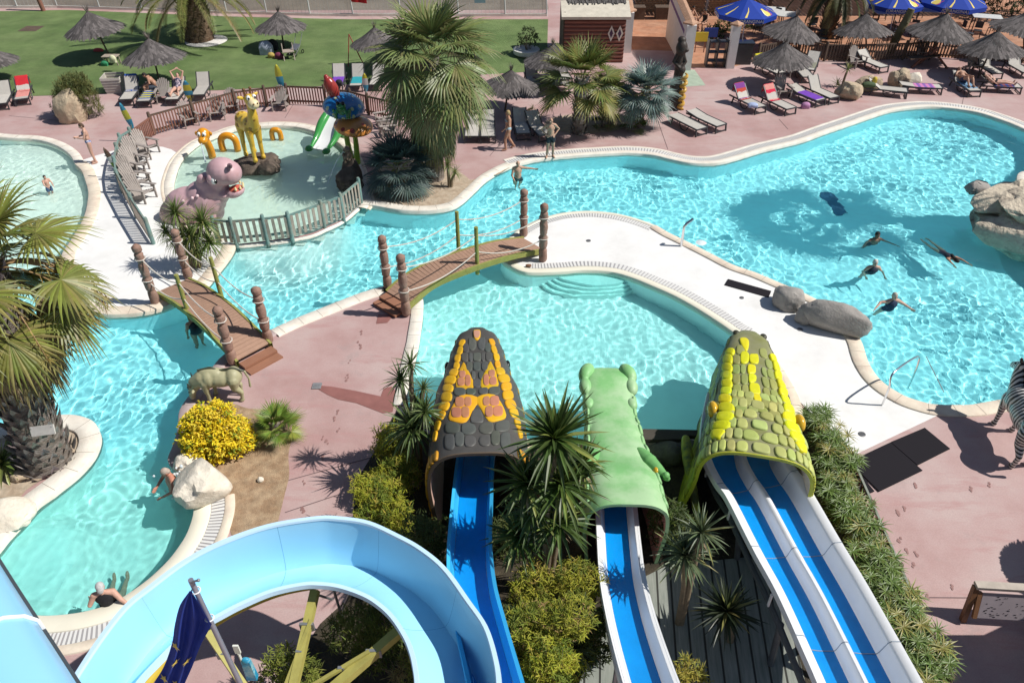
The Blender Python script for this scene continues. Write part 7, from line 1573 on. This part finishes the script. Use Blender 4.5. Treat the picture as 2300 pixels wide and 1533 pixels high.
q = recline(0, 0, .85); q.update(elL=(.3, .62, 1.12), elR=(-.3, .62, 1.12), wrL=(.08, .72, 1.2), wrR=(-.08, .72, 1.2), knL=(.16, -.2, .55), anL=(.2, -.5, .36))
person('woman in dark floral swimsuit reclining with arms folded over her head', G(402, 222), radians(4), SK3, BROWN, (.03, .03, .07), q, 1.08, suitkind='onepiece', pattern=pf, group=None)
q = recline(0, 0, .5); q.update(knL=(.13, -.2, .74), knR=(-.13, -.2, .74), anL=(.12, -.5, .42), anR=(-.12, -.5, .42), toL=(.12, -.66, .4), toR=(-.12, -.66, .4), wrL=(.15, -.1, .74), wrR=(-.15, -.1, .74))
person('man resting with bent knees on the blue towel in the shade', G(2162, 203), radians(4), SK2, BROWN, (.05, .06, .12), q, 1.05)
person('woman in black bikini sunbathing flat on a dark lounger', G(2238, 205), radians(80), SK3, DARK, (.015, .015, .02), recline(0, 0, .5), 1.0, suitkind='bikini', hairlen=.15)
WZ = -1.38
TREAD = dict(pel=(0, .1, 1.02), wai=(0, .04, 1.14), hiL=(.09, .14, .98), hiR=(-.09, .14, .98), knL=(.13, .34, .66), knR=(-.12, .26, .62), anL=(.13, .52, .3), anR=(-.12, .42, .24), toL=(.13, .58, .2), toR=(-.12, .48, .14))
def swim(px, py, z): p = G(px, py, ZW); return V((p.x, p.y, z - .08))
person('elderly man standing waist deep by the kerb with one arm stretched out', swim(1163, 398, -1.02), radians(10), SK1, GREYH, (.05, .05, .06), dict(elL=(.42, -.02, 1.38), wrL=(.66, -.06, 1.35), elR=(-.25, -.08, 1.15), wrR=(-.2, -.26, 1.02)), 1.05, bald=True)
person('dark haired swimmer with spread arms in the shaded deep water', swim(1967, 538, -1.42), radians(6), SK_SHADE, DARK, (.02, .02, .03), dict(TREAD, elL=(.38, -.12, 1.32), wrL=(.58, -.32, 1.28), elR=(-.38, -.1, 1.32), wrR=(-.56, -.26, 1.28)), 1.05)
person('white haired woman in dark swimsuit standing shoulder deep', swim(1960, 606, -1.33), radians(0), SK3, (.6, .57, .52), (.02, .03, .05), dict(TREAD, elL=(.33, -.02, 1.22), wrL=(.32, -.26, 1.16), elR=(-.33, -.02, 1.22), wrR=(-.32, -.26, 1.16)), 1.05, suitkind='onepiece')
person('woman in navy swimsuit and bathing cap with elbows raised above water', swim(1998, 694, -1.12), radians(8), SK3, (.45, .42, .36), (.015, .03, .07), dict(TREAD, elL=(.38, -.05, 1.3), wrL=(.56, -.16, 1.2), elR=(-.38, .02, 1.38), wrR=(-.58, -.12, 1.3)), 1.1, suitkind='onepiece')
MF = Matrix.Rotation(radians(80), 4, 'X')
person('long haired girl swimming face down with arms reaching forward', swim(2110, 572, -.27) + V((0, 1.15, 0)), radians(14), SK2, DARK, (.03, .03, .05), dict(elL=(.24, -.02, 1.62), wrL=(.3, -.08, 1.84), elR=(-.22, -.02, 1.6), wrR=(-.24, -.08, 1.8), knL=(.1, .06, .5), anL=(.1, .14, .1), toL=(.1, .1, -.05), toR=(-.1, .1, -.05), look=(0, -1, .3)), .9, M=MF, hairlen=.5, suitkind='onepiece')
person('dark haired bather standing in the water below the plank footbridge', swim(438, 735, -1.25), radians(30), SK2, DARK, (.02, .02, .03), dict(elL=(.3, -.05, 1.2), wrL=(.2, -.25, 1.15)), 1.05, suitkind='onepiece')
person('small dark haired child crouching in the shallow pool', swim(112, 428, -.5), radians(50), SK3, DARK, (.05, .1, .2), dict(elL=(.22, -.15, 1.2), wrL=(.16, -.4, 1.12), elR=(-.22, -.15, 1.2), wrR=(-.16, -.4, 1.12)), .95, scale=.66)
person('grey haired woman in black swimsuit seen from behind leaning on the spa rim', swim(247, 1358, -1.02), radians(196), SK3, (.55, .54, .54), (.012, .012, .015), dict(elL=(.3, .06, 1.22), wrL=(.36, -.16, 1.1), elR=(-.3, .12, 1.24), wrR=(-.42, .2, 1.12), knL=(.12, -.5, .62), anL=(.12, -.9, .5), toL=(.12, -1.0, .6), knR=(-.12, -.48, .6), anR=(-.14, -.86, .48), toR=(-.14, -.98, .58), hiL=(.1, -.05, .88), hiR=(-.1, -.05, .88)), 1.12, suitkind='onepiece', hairlen=.1)
person('bather with short grey hair under the rock waterfall in the spa', swim(392, 1096, -1.0), radians(-50), (.50, .22, .15), (.45, .36, .30), (.25, .12, .08), dict(elL=(.3, -.1, 1.2), wrL=(.2, -.3, 1.1), elR=(-.3, -.1, 1.2), wrR=(-.2, -.3, 1.1), hea=(0, -.06, 1.58)), 1.05)
person('shirtless man sitting at a table on the orange terrace', G(1552, 62), radians(40), SK2, DARK, (.05, .05, .08), SIT, 1.05, cat='person')
person('woman in black top sitting on the terrace behind the white wall', G(1578, 70), radians(-40), SK2, DARK, (.02, .02, .02), SIT, 1.0, suitkind='onepiece', hairlen=.3)
mb = MB()
for k in range(40): mb.ell((R.gauss(0, .16), R.gauss(0, .16), abs(R.gauss(.1, .25))), R.uniform(.02, .05), seg=6, rings=4)
w_ = mb.build('waterfall_splash', pm('white_foam', (.85, .9, .92), .6, .1, trans=.3), None); w_.location = G(408, 1092, ZW); w_['kind'] = 'stuff'
# ================================================================ terrace, walls, hut and the fence behind the lawn
m_plw = pm('white_render', (.70, .68, .66), .85, .1, 2, .2, 30, world=True); m_tile = pm('terracotta_roof_tile', (.45, .27, .18), .8, .25, 5, .2, 30); m_purp = pm('purple_band_paint', (.15, .09, .24), .7, .1); m_log = pm('red_log_paint', (.22, .085, .06), .7, .25, 3, .3, 20, stretch=(.5, 4, 4)); m_orw = pm('apricot_render', (.56, .38, .26), .85, .12, 2)
def wall(label, a, b, th, h0, h1, m, tile=True, band=None, name='garden_wall'):
    A_, B_ = G(*a), G(*b); o = thing(name, label, 'wall', A_); d = B_ - A_; L_ = d.length; d.normalize(); s = V((-d.y, d.x, 0)) * th / 2; mb = MB()
    q = [-s, s, d * L_ + s, d * L_ - s]; tops = [h0, h0, h1, h1]; mb.add(q + [p + V((0, 0, h)) for p, h in zip(q, tops)], [(3, 2, 1, 0), (4, 5, 6, 7), (0, 1, 5, 4), (1, 2, 6, 5), (2, 3, 7, 6), (3, 0, 4, 7)]); mb.build('wall_panel', m, o, False, fix=True)
    if tile:
        mb = MB(); n = int(L_ / .17)
        for i in range(n):
            t = (i + .5) / n; c = d * (L_ * t) + V((0, 0, h0 + (h1 - h0) * t)); mb.tube([c - s * 1.5 + V((0, 0, .0)), c + V((0, 0, .13)), c + s * 1.5 + V((0, 0, .0))], .075, 8)
        mb.build('tile_coping', m_tile, o)
    if band:
        z = band; mb = MB(); mb.add([-s * 1.03 + V((0, 0, h0 - z)), d * L_ - s * 1.03 + V((0, 0, h1 - z)), d * L_ - s * 1.03 + V((0, 0, h1 - z - .22)), -s * 1.03 + V((0, 0, h0 - z - .22)), s * 1.03 + V((0, 0, h0 - z)), d * L_ + s * 1.03 + V((0, 0, h1 - z)), d * L_ + s * 1.03 + V((0, 0, h1 - z - .22)), s * 1.03 + V((0, 0, h0 - z - .22))], [(0, 1, 2, 3), (7, 6, 5, 4)]); mb.build('purple_band', m_purp, o, False)
    return o, A_, d, L_
o, A_, d, L_ = wall('white rendered wall with sloping tile coping and purple stripe', (1538, 154), (1500, 84), .3, 2.3, 2.9, m_plw, True, .55)
mb = MB(); mb.box((0, -.1, 1.15), (.5, .5, 2.3)); mb.build('pillar', m_plw, o); mb = MB(); mb.lathe([(.42, 2.3), (.42, 2.38), (.02, 2.52)], 4); mb.build('pillar_cap', m_tile, o, False)
o, A_, d, L_ = wall('apricot wall with tile coping running back from the log hut', (1405, 115), (1395, 58), .3, 2.2, 2.6, m_orw)
mb = MB(); mb.box((0, -.1, 1.05), (.5, .5, 2.2)); mb.build('pillar', m_plw, o); mb = MB(); mb.lathe([(.42, 2.15), (.42, 2.24), (.02, 2.4)], 4); mb.build('pillar_cap', m_tile, o, False)
b = G(1638, 152); o = thing('garden_pillar', 'lone pale pillar with tile cap at the terrace entrance', 'pillar', b); mb = MB(); mb.box((0, 0, 1.1), (.42, .42, 2.2)); mb.build('shaft', m_plw, o); mb = MB(); mb.lathe([(.36, 2.2), (.36, 2.28), (.02, 2.42)], 4); mb.build('cap', m_tile, o, False)
# log hut
P0, P1 = G(1265, 140), G(1398, 140); b = (P0 + P1) / 2; Wd = (P1 - P0).length; o = thing('log_hut', 'small red log hut with grey thatched roof and painted diamonds', 'hut', b)
for z in range(12):
    mb = MB(); mb.tube([(-Wd / 2, 0, .12 + .2 * z), (Wd / 2, 0, .12 + .2 * z)], .105, 10); mb.build('log', m_log, o)
mb = MB(); mb.box((0, 1.65, 1.25), (Wd - .1, 3.2, 2.5)); mb.build('wall', pm('hut_boards', (.20, .15, .12), .85, .3, 4, .4, 30, stretch=(4, 1, 1)), o, False)
mb = MB(); mb.box((-Wd / 2 - .02, 1.6, 1.3), (.1, 3.2, 2.6)); mb.build('side_boards', m_woodd, o, False)
mb = MB(); mb.box((0, .35, 2.62), (Wd + .4, 1.5, .16), RX(.32)); mb.build('plaster_eave', pm('cream_plaster', (.58, .53, .44), .85, .2, 3, .3, 20), o, False)
mb = MB(); zt = 3.05
mb.box((.1, 1.75, zt), (Wd - .1, 2.0, .22), RX(.3), (.07, .062, .06))
for i in range(260):
    x = R.uniform(-Wd / 2 + .1, Wd / 2); y0 = R.uniform(.85, 2.4); zz = zt + .13 + (y0 - 1.75) * .31; g = R.uniform(.06, .17); mb.box((x, y0, zz), (.04, .55, .03), RX(.3) @ RZ(R.uniform(-.08, .08)), (g, g * .93, g * .88))
mb.build('thatch_roof', m_th, o, False)
for k in (0, 1):
    mb = MB(); c = V((Wd / 2 - .75 + .45 * k, -.13, 1.55)); mb.add([c + V((0, 0, .42)), c + V((.19, 0, 0)), c - V((0, 0, .42)), c - V((.19, 0, 0))], [(3, 2, 1, 0)], None); di = mb.build('diamond', pm('cream_paint', (.66, .60, .5), .7, .1), o, False)
    mb = MB(); mb.add([c + V((0, -.004, .24)), c + V((.10, -.004, 0)), c - V((0, .004, .24)), c - V((.10, .004, 0))], [(3, 2, 1, 0)]); mb.build('inner_diamond', pm('dark_violet_paint', (.08, .04, .08), .7, .1), di, False)
# back wall of woven panels
for i, (xa, xb, m_, lab) in enumerate([(1400, 1415, m_orw, ''), (1425, 1500, None, 'warm brown woven reed panel at the back of the terrace'), (1512, 1580, None, 'second woven reed panel behind the terrace planters'), (1590, 1680, None, 'woven reed panel behind the seated couple')]):
    if not lab: continue
    p, q = G(xa, 28), G(xb, 28); c = (p + q) / 2; mb = MB(); w = (q - p).length
    for k in range(20): mb.bar((-w / 2, R.uniform(-.02, .02), .06 + .12 * k), (w / 2, R.uniform(-.02, .02), .06 + .12 * k), .05, .1)
    t = mb.build('reed_screen', pm('woven_reed', (.33, .19, .10), .85, .3, 3, .5, 30, stretch=(.4, 4, 4)), None, False); t.location = c; tag(t, lab, 'screen')
for x, lab in ((1424, 'dark planter trough by the apricot wall'), (1492, 'dark planter trough between two reed panels')):
    b = G(x, 42); mb = MB(); mb.box((0, 0, .35), (1.2, .6, .7), taper=1.06); mb.box((0, 0, .72), (1.3, .7, .05)); t = mb.build('planter_trough', m_woodd, None, False); t.location = b; tag(t, lab, 'planter')
for x in (1418, 1508, 1586): 
    b = G(x, 26); t = MB().tube([(0, 0, 0), (0, 0, 4)], .07, 8).build('steel_post', pm('white_post', (.62, .62, .62), .5, .1), None); t.location = b; tag(t, {1418: 'white steel post beside the apricot wall', 1508: 'white steel post between the reed panels', 1586: 'white steel post behind the seated couple'}[x], 'post')
# blue parasols with lettering
m_bp = pm('blue_parasol_cloth', (.012, .055, .40), .7, .08, 3, trans=.25); m_yel = pm('yellow_print', (.72, .56, .14), .7, .05); m_wht = pm('white_print', (.75, .75, .72), .7, .03); m_mag = pm('magenta_print', (.5, .08, .3), .7, .05)
def flat(o, pts, m, nm, f, par):
    tri = geometry.tessellate_polygon([[V((p[0], p[1], 0)) for p in pts]]); mb = MB(); mb.add([f(*p) for p in pts], tri); return mb.build(nm, m, par, False)
for i, (bx, by, cx, cy, rp, lab, rot) in enumerate([(1667, 92, 1676, 22, 69, 'blue advertising parasol with yellow bottle, beside the white wall', .35), (2000, 66, 2010, 2, 62, 'blue advertising parasol between two white tables', .2), (2128, 70, 2142, 0, 72, 'blue advertising parasol over the far white tables', .05)]):
    b = G(bx, by); c = AT(cx, cy, b.y); dep = b.y * cos(TH) + (HC - c.z) * sin(TH); r = rp / (FPX / dep); q = c - b; o = thing('advertising_parasol', lab, 'parasol', b, 0, 'blue advertising parasols on the terrace'); mb = MB(); mb.tube([(0, 0, 0), q + V((0, 0, .5))], .03, 8); mb.build('pole', m_gel, o); n = 8; H_ = .62
    ring = [q + V((r * cos(rot + 2 * pi * k / n), r * sin(rot + 2 * pi * k / n), -.1)) for k in range(n)]; ap = q + V((0, 0, H_)); val = [p - V((0, 0, .24)) for p in ring]; mb = MB(); mb.add([ap] + ring + val, [(0, 1 + k, 1 + (k + 1) % n) for k in range(n)] + [(1 + k, 1 + n + k, 1 + n + (k + 1) % n, 1 + (k + 1) % n) for k in range(n)]); can = mb.build('canopy', m_bp, o, False)
    for k in range(n):
        a, e = ring[k], ring[(k + 1) % n]; mid = (a + e) / 2; sx = (e - a).normalized(); sy = (ap - mid); hgt = sy.length; sy.normalize(); nn = sx.cross(sy).normalized()
        if (mid - q).dot(V((0, -1, 0))) < -.3 * r: continue
        f = lambda x, y, up=.012: mid + sx * x * .8 + sy * y * .8 + nn * up
        if k % 4 == (2 + i) % 4 or k % 4 == (1 + i) % 4 and i == 1:
            flat(o, [(-.1, .95), (.1, .95), (.12, .75), (.26, .55), (.30, .32), (.2, .14), (-.2, .14), (-.30, .32), (-.26, .55), (-.12, .75)], m_yel, 'bottle_emblem', f, o)
            flat(o, [(-.13, .82), (-.09, .82), (-.2, .5), (-.24, .3), (-.15, .12), (-.2, .12), (-.32, .3), (-.28, .52)], m_wht, 'bottle_outline', lambda x, y: f(x, y, .018), o)
            flat(o, [(.36, .75), (.42, .75), (.34, .5), (.42, .28), (.3, .1), (.25, .12), (.34, .3), (.28, .5)], m_mag, 'swirl', lambda x, y: f(x, y, .018), o)
        else: flat(o, [(-.46, .12), (-.3, .12), (-.1, .75), (-.07, 1.2), (-.1, 1.2), (-.17, .8)], m_yel, 'sun_stripe', f, o)
        if k % 2 == 0: continue
        cu = bpy.data.curves.new('brand_text', 'FONT'); cu.body = '(ORANGINA)'; cu.size = .24; cu.align_x = 'CENTER'; tmp = bpy.data.objects.new('t', cu); COL.objects.link(tmp); me = bpy.data.meshes.new_from_object(tmp.evaluated_get(bpy.context.evaluated_depsgraph_get())); bpy.data.objects.remove(tmp)
        down = V((0, 0, 1)); base = (val[k] + val[(k + 1) % n]) / 2; n2 = sx.cross(down).normalized(); n2 = n2 if n2.dot(mid - q) > 0 else -n2; s2 = sx if sx.cross(down).dot(n2) > 0 else -sx
        me.transform(Matrix((( s2.x, down.x, n2.x, base.x + n2.x * .012), (s2.y, down.y, n2.y, base.y + n2.y * .012), (s2.z, down.z, n2.z, base.z + .04), (0, 0, 0, 1)))); me.materials.clear(); me.materials.append(m_wht); link('lettering', me, o)
# tables, stools and benches
m_tw = pm('white_slats', (.62, .62, .60), .6, .1, 3, .2, 40)
def table(lab, px, w, d_, h, rz=0, m=m_tw):
    o = thing('terrace_table', lab, 'table', G(*px), rz, 'tables on the orange terrace'); mb = MB(); n = max(4, int(d_ / .14))
    for k in range(n): y = -d_ / 2 + d_ * (k + .5) / n; mb.bar((-w / 2, y, h), (w / 2, y, h), d_ / n * .86, .03)
    mb.build('tabletop', m, o, False)
    for x in (-w * .42, w * .42):
        for y in (-d_ * .4, d_ * .4): mb = MB(); mb.bar((x, y, h - .02), (x, y, 0), .05, .05, up=V((0, 1, 0))); mb.build('leg', m_lf, o, False)
    return o
for a in [('long white slatted table under the middle blue parasol', (1985, 62), 1.6, .9, .9), ('wide white slatted table between the two far blue parasols', (2080, 58), 2.0, 1.3, .95, -.15), ('white slatted table right of the wide one under blue cloth', (2155, 55), 2.0, 1.1, .95, -.15), ('white table beside the first blue parasol', (1752, 62), 1.5, 1.3, .8, -.3), ('second white table behind the grey parasol top', (1735, 50), 1.2, .8, .8, -.3), ('grey table in the shade behind the thatched parasols', (2205, 72), 1.6, 1.0, .9, -.3), ('dark wooden table by the dark palm trunk', (1810, 95), 1.3, .8, .75, .1, m_woodr), ('brown table between thatched parasols', (2030, 88), 1.4, .8, .8, .1, m_woodr)]: table(*a)
def stool(): 
    o = thing('bar_stool', 'x', 'stool'); mb = MB(); mb.lathe([(.17, .74), (.19, .77), (.17, .8), (0, .8)], 12); mb.build('seat', m_lf, o)
    for k in range(4): a = pi / 4 + k * pi / 2; mb = MB(); mb.bar((.12 * cos(a), .12 * sin(a), .75), (.22 * cos(a), .22 * sin(a), 0), .035, .035, up=V((0, 1, 0))); mb.build('leg', m_lf, o, False)
    mb = MB(); mb.tube([(.17 * cos(k * pi / 6), .17 * sin(k * pi / 6), .3) for k in range(13)], .014, 5, False); mb.build('foot_ring', m_lf, o); return o
st0 = stool(); st0.location = G(1905, 112); st0['label'] = 'dark bar stool at the timber rail, first in the row'; st0['group'] = 'dark bar stools along the terrace rail'
for k, (x, y) in enumerate([(1925, 108), (1965, 105), (1985, 103), (2005, 104), (2045, 104), (2065, 102), (2130, 108), (2150, 104), (2168, 106), (1880, 108), (1835, 100), (1815, 108)]): dup(st0, G(x, y), k * .7, 'dark bar stool in the shaded row, %s' % ['second from the palm', 'third from the palm', 'by the brown table', 'beside the brown table corner', 'between parasol poles', 'near the easel', 'right of the easel pole', 'under the wide thatch', 'next to the shaded grey table', 'left of the row', 'at the palm trunk', 'in front of the palm trunk'][k])
fence('dark timber rail with panels along the orange terrace edge', [(1700, 140), (1790, 126), (1850, 138), (1900, 139), (2026, 135), (2091, 130), (2180, 135), (2330, 148)], .95, .16, .08, m_woodd, m_woodd, m_woodd, range(8))
b = G(2085, 150); o = thing('timber_easel', 'brown timber trestle under the wide thatched parasol', 'trestle', b); 
for x0, y0, x1, y1 in ((-1.0, -.2, .2, .3), (.9, -.3, -.1, .3), (-.3, .5, .1, -.2)): mb = MB(); mb.bar((x0, y0, .0), (x1, y1, 1.0), .09, .09); mb.build('beam', m_woodr, o, False)
mb = MB(); mb.bar((-1.2, .0, .45), (.4, .1, .6), .5, .05); mb.build('seat_plank', m_woodd, o, False)
b = G(2000, 118); o = thing('tree_carving', 'pale carved tree trunk with spiral marks on the terrace', 'carving', b, .2); mb = MB(); mb.tube(catmull([(0, 0, 0), (.1, 0, .8), (.35, 0, 1.6), (.5, 0, 2.3)], 4), [.25, .24, .23, .22, .22, .22, .22, .22, .22, .21, .2, .2, .19], 10); mb.build('trunk', pm('carved_green_brown', (.16, .14, .07), .8, .3, 4, .4, 15), o)
for k in range(3):
    mb = MB(); c = V((.12 + .13 * k, -.24, .7 + .5 * k)); mb.tube([c + V((.02 * t * cos(t * 1.6) * .5, -.0, .02 * t * sin(t * 1.6) * .5)) for t in range(12)], .012, 5); mb.build('spiral', pm('carving_cream', (.4, .36, .22), .8, .1), o)
b = G(1605, 148); o = thing('menu_stand', 'black framed menu rack beside the lone pillar', 'stand', b)
for x in (-.5, 0, .5): mb = MB(); mb.box((x, 0, .7), (.08, .5, 1.4)); mb.build('upright', m_lf, o, False)
for z in (.3, .75, 1.3): mb = MB(); mb.box((0, 0, z), (.95, .46, .05)); mb.build('shelf', m_lf, o, False)
b = G(1662, 142); o = thing('black_counter', 'black counter cabinet beside the lone pillar', 'cabinet', b); mb = MB(); mb.box((0, 0, .55), (1.0, .6, 1.1)); mb.build('cabinet', m_lf, o, False); mb = MB(); mb.box((0, 0, 1.12), (1.1, .7, .05)); mb.build('top', mblk, o, False)
for px, c, lab in (((1570, 118), (.55, .42, .04), 'yellow sign board standing on the orange terrace'), ((1592, 108), (.02, .05, .25), 'blue bin with yellow side on the terrace')):
    b = G(*px); o = thing('terrace_sign', lab, 'sign', b); mb = MB(); mb.box((0, 0, .85), (.75, .06, .5)); mb.build('board', pm('sign_' + lab[:4], c, .6, .1), o, False); 
    for x in (-.25, .25): mb = MB(); mb.box((x, .0, .3), (.05, .04, .6)); mb.build('leg', m_woodr, o, False)
# mesh fence behind the lawn and what stands along it
m_fw = pm('pale_fence_paint', (.50, .51, .50), .5, .15, 6)
o = thing('mesh_fence', 'long pale wire fence behind the lawn with leaning white posts', 'fence', G(0, 16)); b0 = o.location.copy(); FP = [(-140, 20), (0, 19), (40, 19), (130, 18), (225, 21), (320, 24), (410, 28), (510, 31), (600, 33), (697, 36), (793, 37), (900, 37), (1030, 37), (1135, 37), (1228, 37)]
W_ = [G(x, y) - b0 for x, y in FP]
for p in W_: mb = MB(); mb.tube([p, p + V((-.08, .1, 2.0))], .05, 8); mb.build('post', m_fw, o)
mb = MB(); mbr = MB()
for p, q in zip(W_, W_[1:]):
    for k in range(30): z = .05 + 1.9 * k / 29; a_, c_ = p + V((-.04, .1 * z / 2, z)), q + V((-.04, .1 * z / 2, z)); mb.bar(a_, c_, .012, .016)
    nn = int((q - p).length / .25)
    for k in range(nn): t = p.lerp(q, k / nn); mb.bar(t, t + V((-.08, .1, 1.95)), .01, .01)
    mbr.bar(p + V((0, 0, .08)), q + V((0, 0, .08)), .1, .16)
mb.build('wire_mesh', m_fw, o, False); mbr.build('base_kerb', m_stonew, o, False)
b = G(790, 38); mb = MB(); q = AT(803, 6, b.y) - b; mb.grid([[q + V((x * .2, .03 * sin(x * 2), z * .28 - x * .02)) for x in range(-2, 4)] for z in (0, 1, 2, 3)]); o = thing('red_banner', 'red cloth banner hung on the wire fence', 'banner', b); mb.build('cloth', pm('red_cloth', (.5, .015, .02), .8, .1), o)
b = G(1060, 38); o = thing('notice_sign', 'small pale blue notice plate on the wire fence', 'sign', b); q = AT(1078, 0, b.y) - b; mb = MB(); mb.box(q + V((0, -.05, 0)), (.7, .03, .35)); mb.build('plate', pm('pale_blue_plate', (.3, .42, .5), .5, .1), o, False)
b = G(98, 25); o = thing('timber_post', 'thick brown timber post at the lawn fence', 'post', b); mb = MB(); mb.tube([(0, 0, 0), (-.25, .1, 2.6)], .14, 10); mb.build('shaft', m_woodr, o)
m_swr = pm('red_painted_tube', (.35, .03, .03), .5, .1); b = G(782, 150); o = thing('swing_frame', 'thin red metal frame behind the loungers on the lawn', 'frame', b)
for p, q in (((0, 0, 0), (.2, .3, 1.6)), ((.9, 0, 0), (.2, .3, 1.6)), ((.2, .3, 1.6), (.5, 1.2, 0))): mb = MB(); mb.tube([p, q], .025, 6); mb.build('tube', m_swr, o)
# unseen block and parasol added to cast shadows by the information board
b = V((12.0, 6.15, 0)); o = thing('shadow_block', 'timber kiosk added unseen beyond the frame to darken the lower corner', 'blocker', b); mb = MB(); mb.box((0, 0, 1.3), (3.4, 3.4, 2.6)); mb.build('wall', m_wb, o, False); mb = MB(); mb.lathe([(1.95, 2.6), (1.9, 2.7), (.1, 3.0)], 8); mb.build('roof', m_th if False else m_woodr, o, False)
b = V((12.75, 9.25, 0)); o = thing('thatched_parasol', 'thatched parasol added unseen outside the frame to cast the round shadow', 'parasol', b, 0, GPS); mb = MB(); mb.tube([(0, 0, 0), (0, 0, 2.3)], .045, 8); mb.build('pole', m_pole, o); t = link('thatch_canopy', TH_, o); t.location = (0, 0, 1.9); t.scale = (.85, .85, .85)
def bistro():
    o = thing('terrace_chair', 'x', 'chair'); mb = MB(); mb.box((0, 0, .45), (.42, .42, .03)); mb.build('seat', m_lf, o, False); mb = MB(); mb.box((0, .2, .72), (.42, .03, .36)); mb.build('backrest', m_lf, o, False)
    for x in (-.18, .18):
        for y in (-.18, .2): mb = MB(); mb.bar((x, y, .45), (x * 1.1, y * 1.1, 0), .035, .035, up=V((0, 1, 0))); mb.build('leg', m_lf, o, False)
    return o
bc = bistro(); bc.location = G(1725, 85); bc.rotation_euler[2] = .6; bc['label'] = 'dark chair pulled out from the white table by the first blue parasol'; bc['group'] = 'dark terrace chairs'
for k, (x, y, lab) in enumerate([(1700, 75, 'behind the first blue parasol pole'), (1772, 82, 'at the corner of the white table'), (1748, 50, 'far side of the white table'), (1820, 72, 'against the dark palm trunk'), (1900, 84, 'by the dark palm fronds'), (1925, 70, 'near the long slatted table'), (1960, 84, 'in front of the long slatted table'), (2010, 84, 'at the end of the long slatted table'), (2050, 78, 'beside the wide slatted table'), (2115, 84, 'under the far blue parasol'), (2150, 82, 'in front of the second far table'), (2190, 86, 'beside the grey shaded table'), (2225, 80, 'right of the grey shaded table'), (2060, 40, 'behind the wide slatted table'), (1980, 44, 'behind the long slatted table'), (2185, 44, 'behind the far white table'), (2260, 70, 'at the terrace corner under thatch'), (1845, 104, 'between rail and palm trunk')]): dup(bc, G(x, y), k * 1.1, 'dark terrace chair ' + lab, 'dark terrace chairs')
b = G(2255, 40); b2, l2 = b, [(V((0, 0, 1.5)), (1.6, 1.2, 1.4)), (V((2.0, .5, 1.8)), (1.6, 1.2, 1.6)), (V((-1.2, .8, 1.3)), (1.2, 1.0, 1.2))]
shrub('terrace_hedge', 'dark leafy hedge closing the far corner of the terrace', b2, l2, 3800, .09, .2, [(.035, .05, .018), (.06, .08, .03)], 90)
b = V((20, 55, 0)); o = thing('shadecaster', 'dark slatted pergola roof added unseen above the frame to darken the terrace', 'shadecaster', b)  # slatted roof out of view, added only to shade the terrace
for x in (-10, -3.5, 3.5, 10):
    for y in (-3.6, 3.6): mb = MB(); mb.box((x, y, 1.6), (.18, .18, 3.2)); mb.build('post', m_woodd, o, False)
mb = MB()
for k in range(80): mb.box((-10.5 + k * .265, 0, 3.25), (.17, 8, .08))
mb.build('slat_roof', m_woodd, o, False)
# ================================================================ finishing
for o in RECV: o.cycles.is_caustics_receiver = True
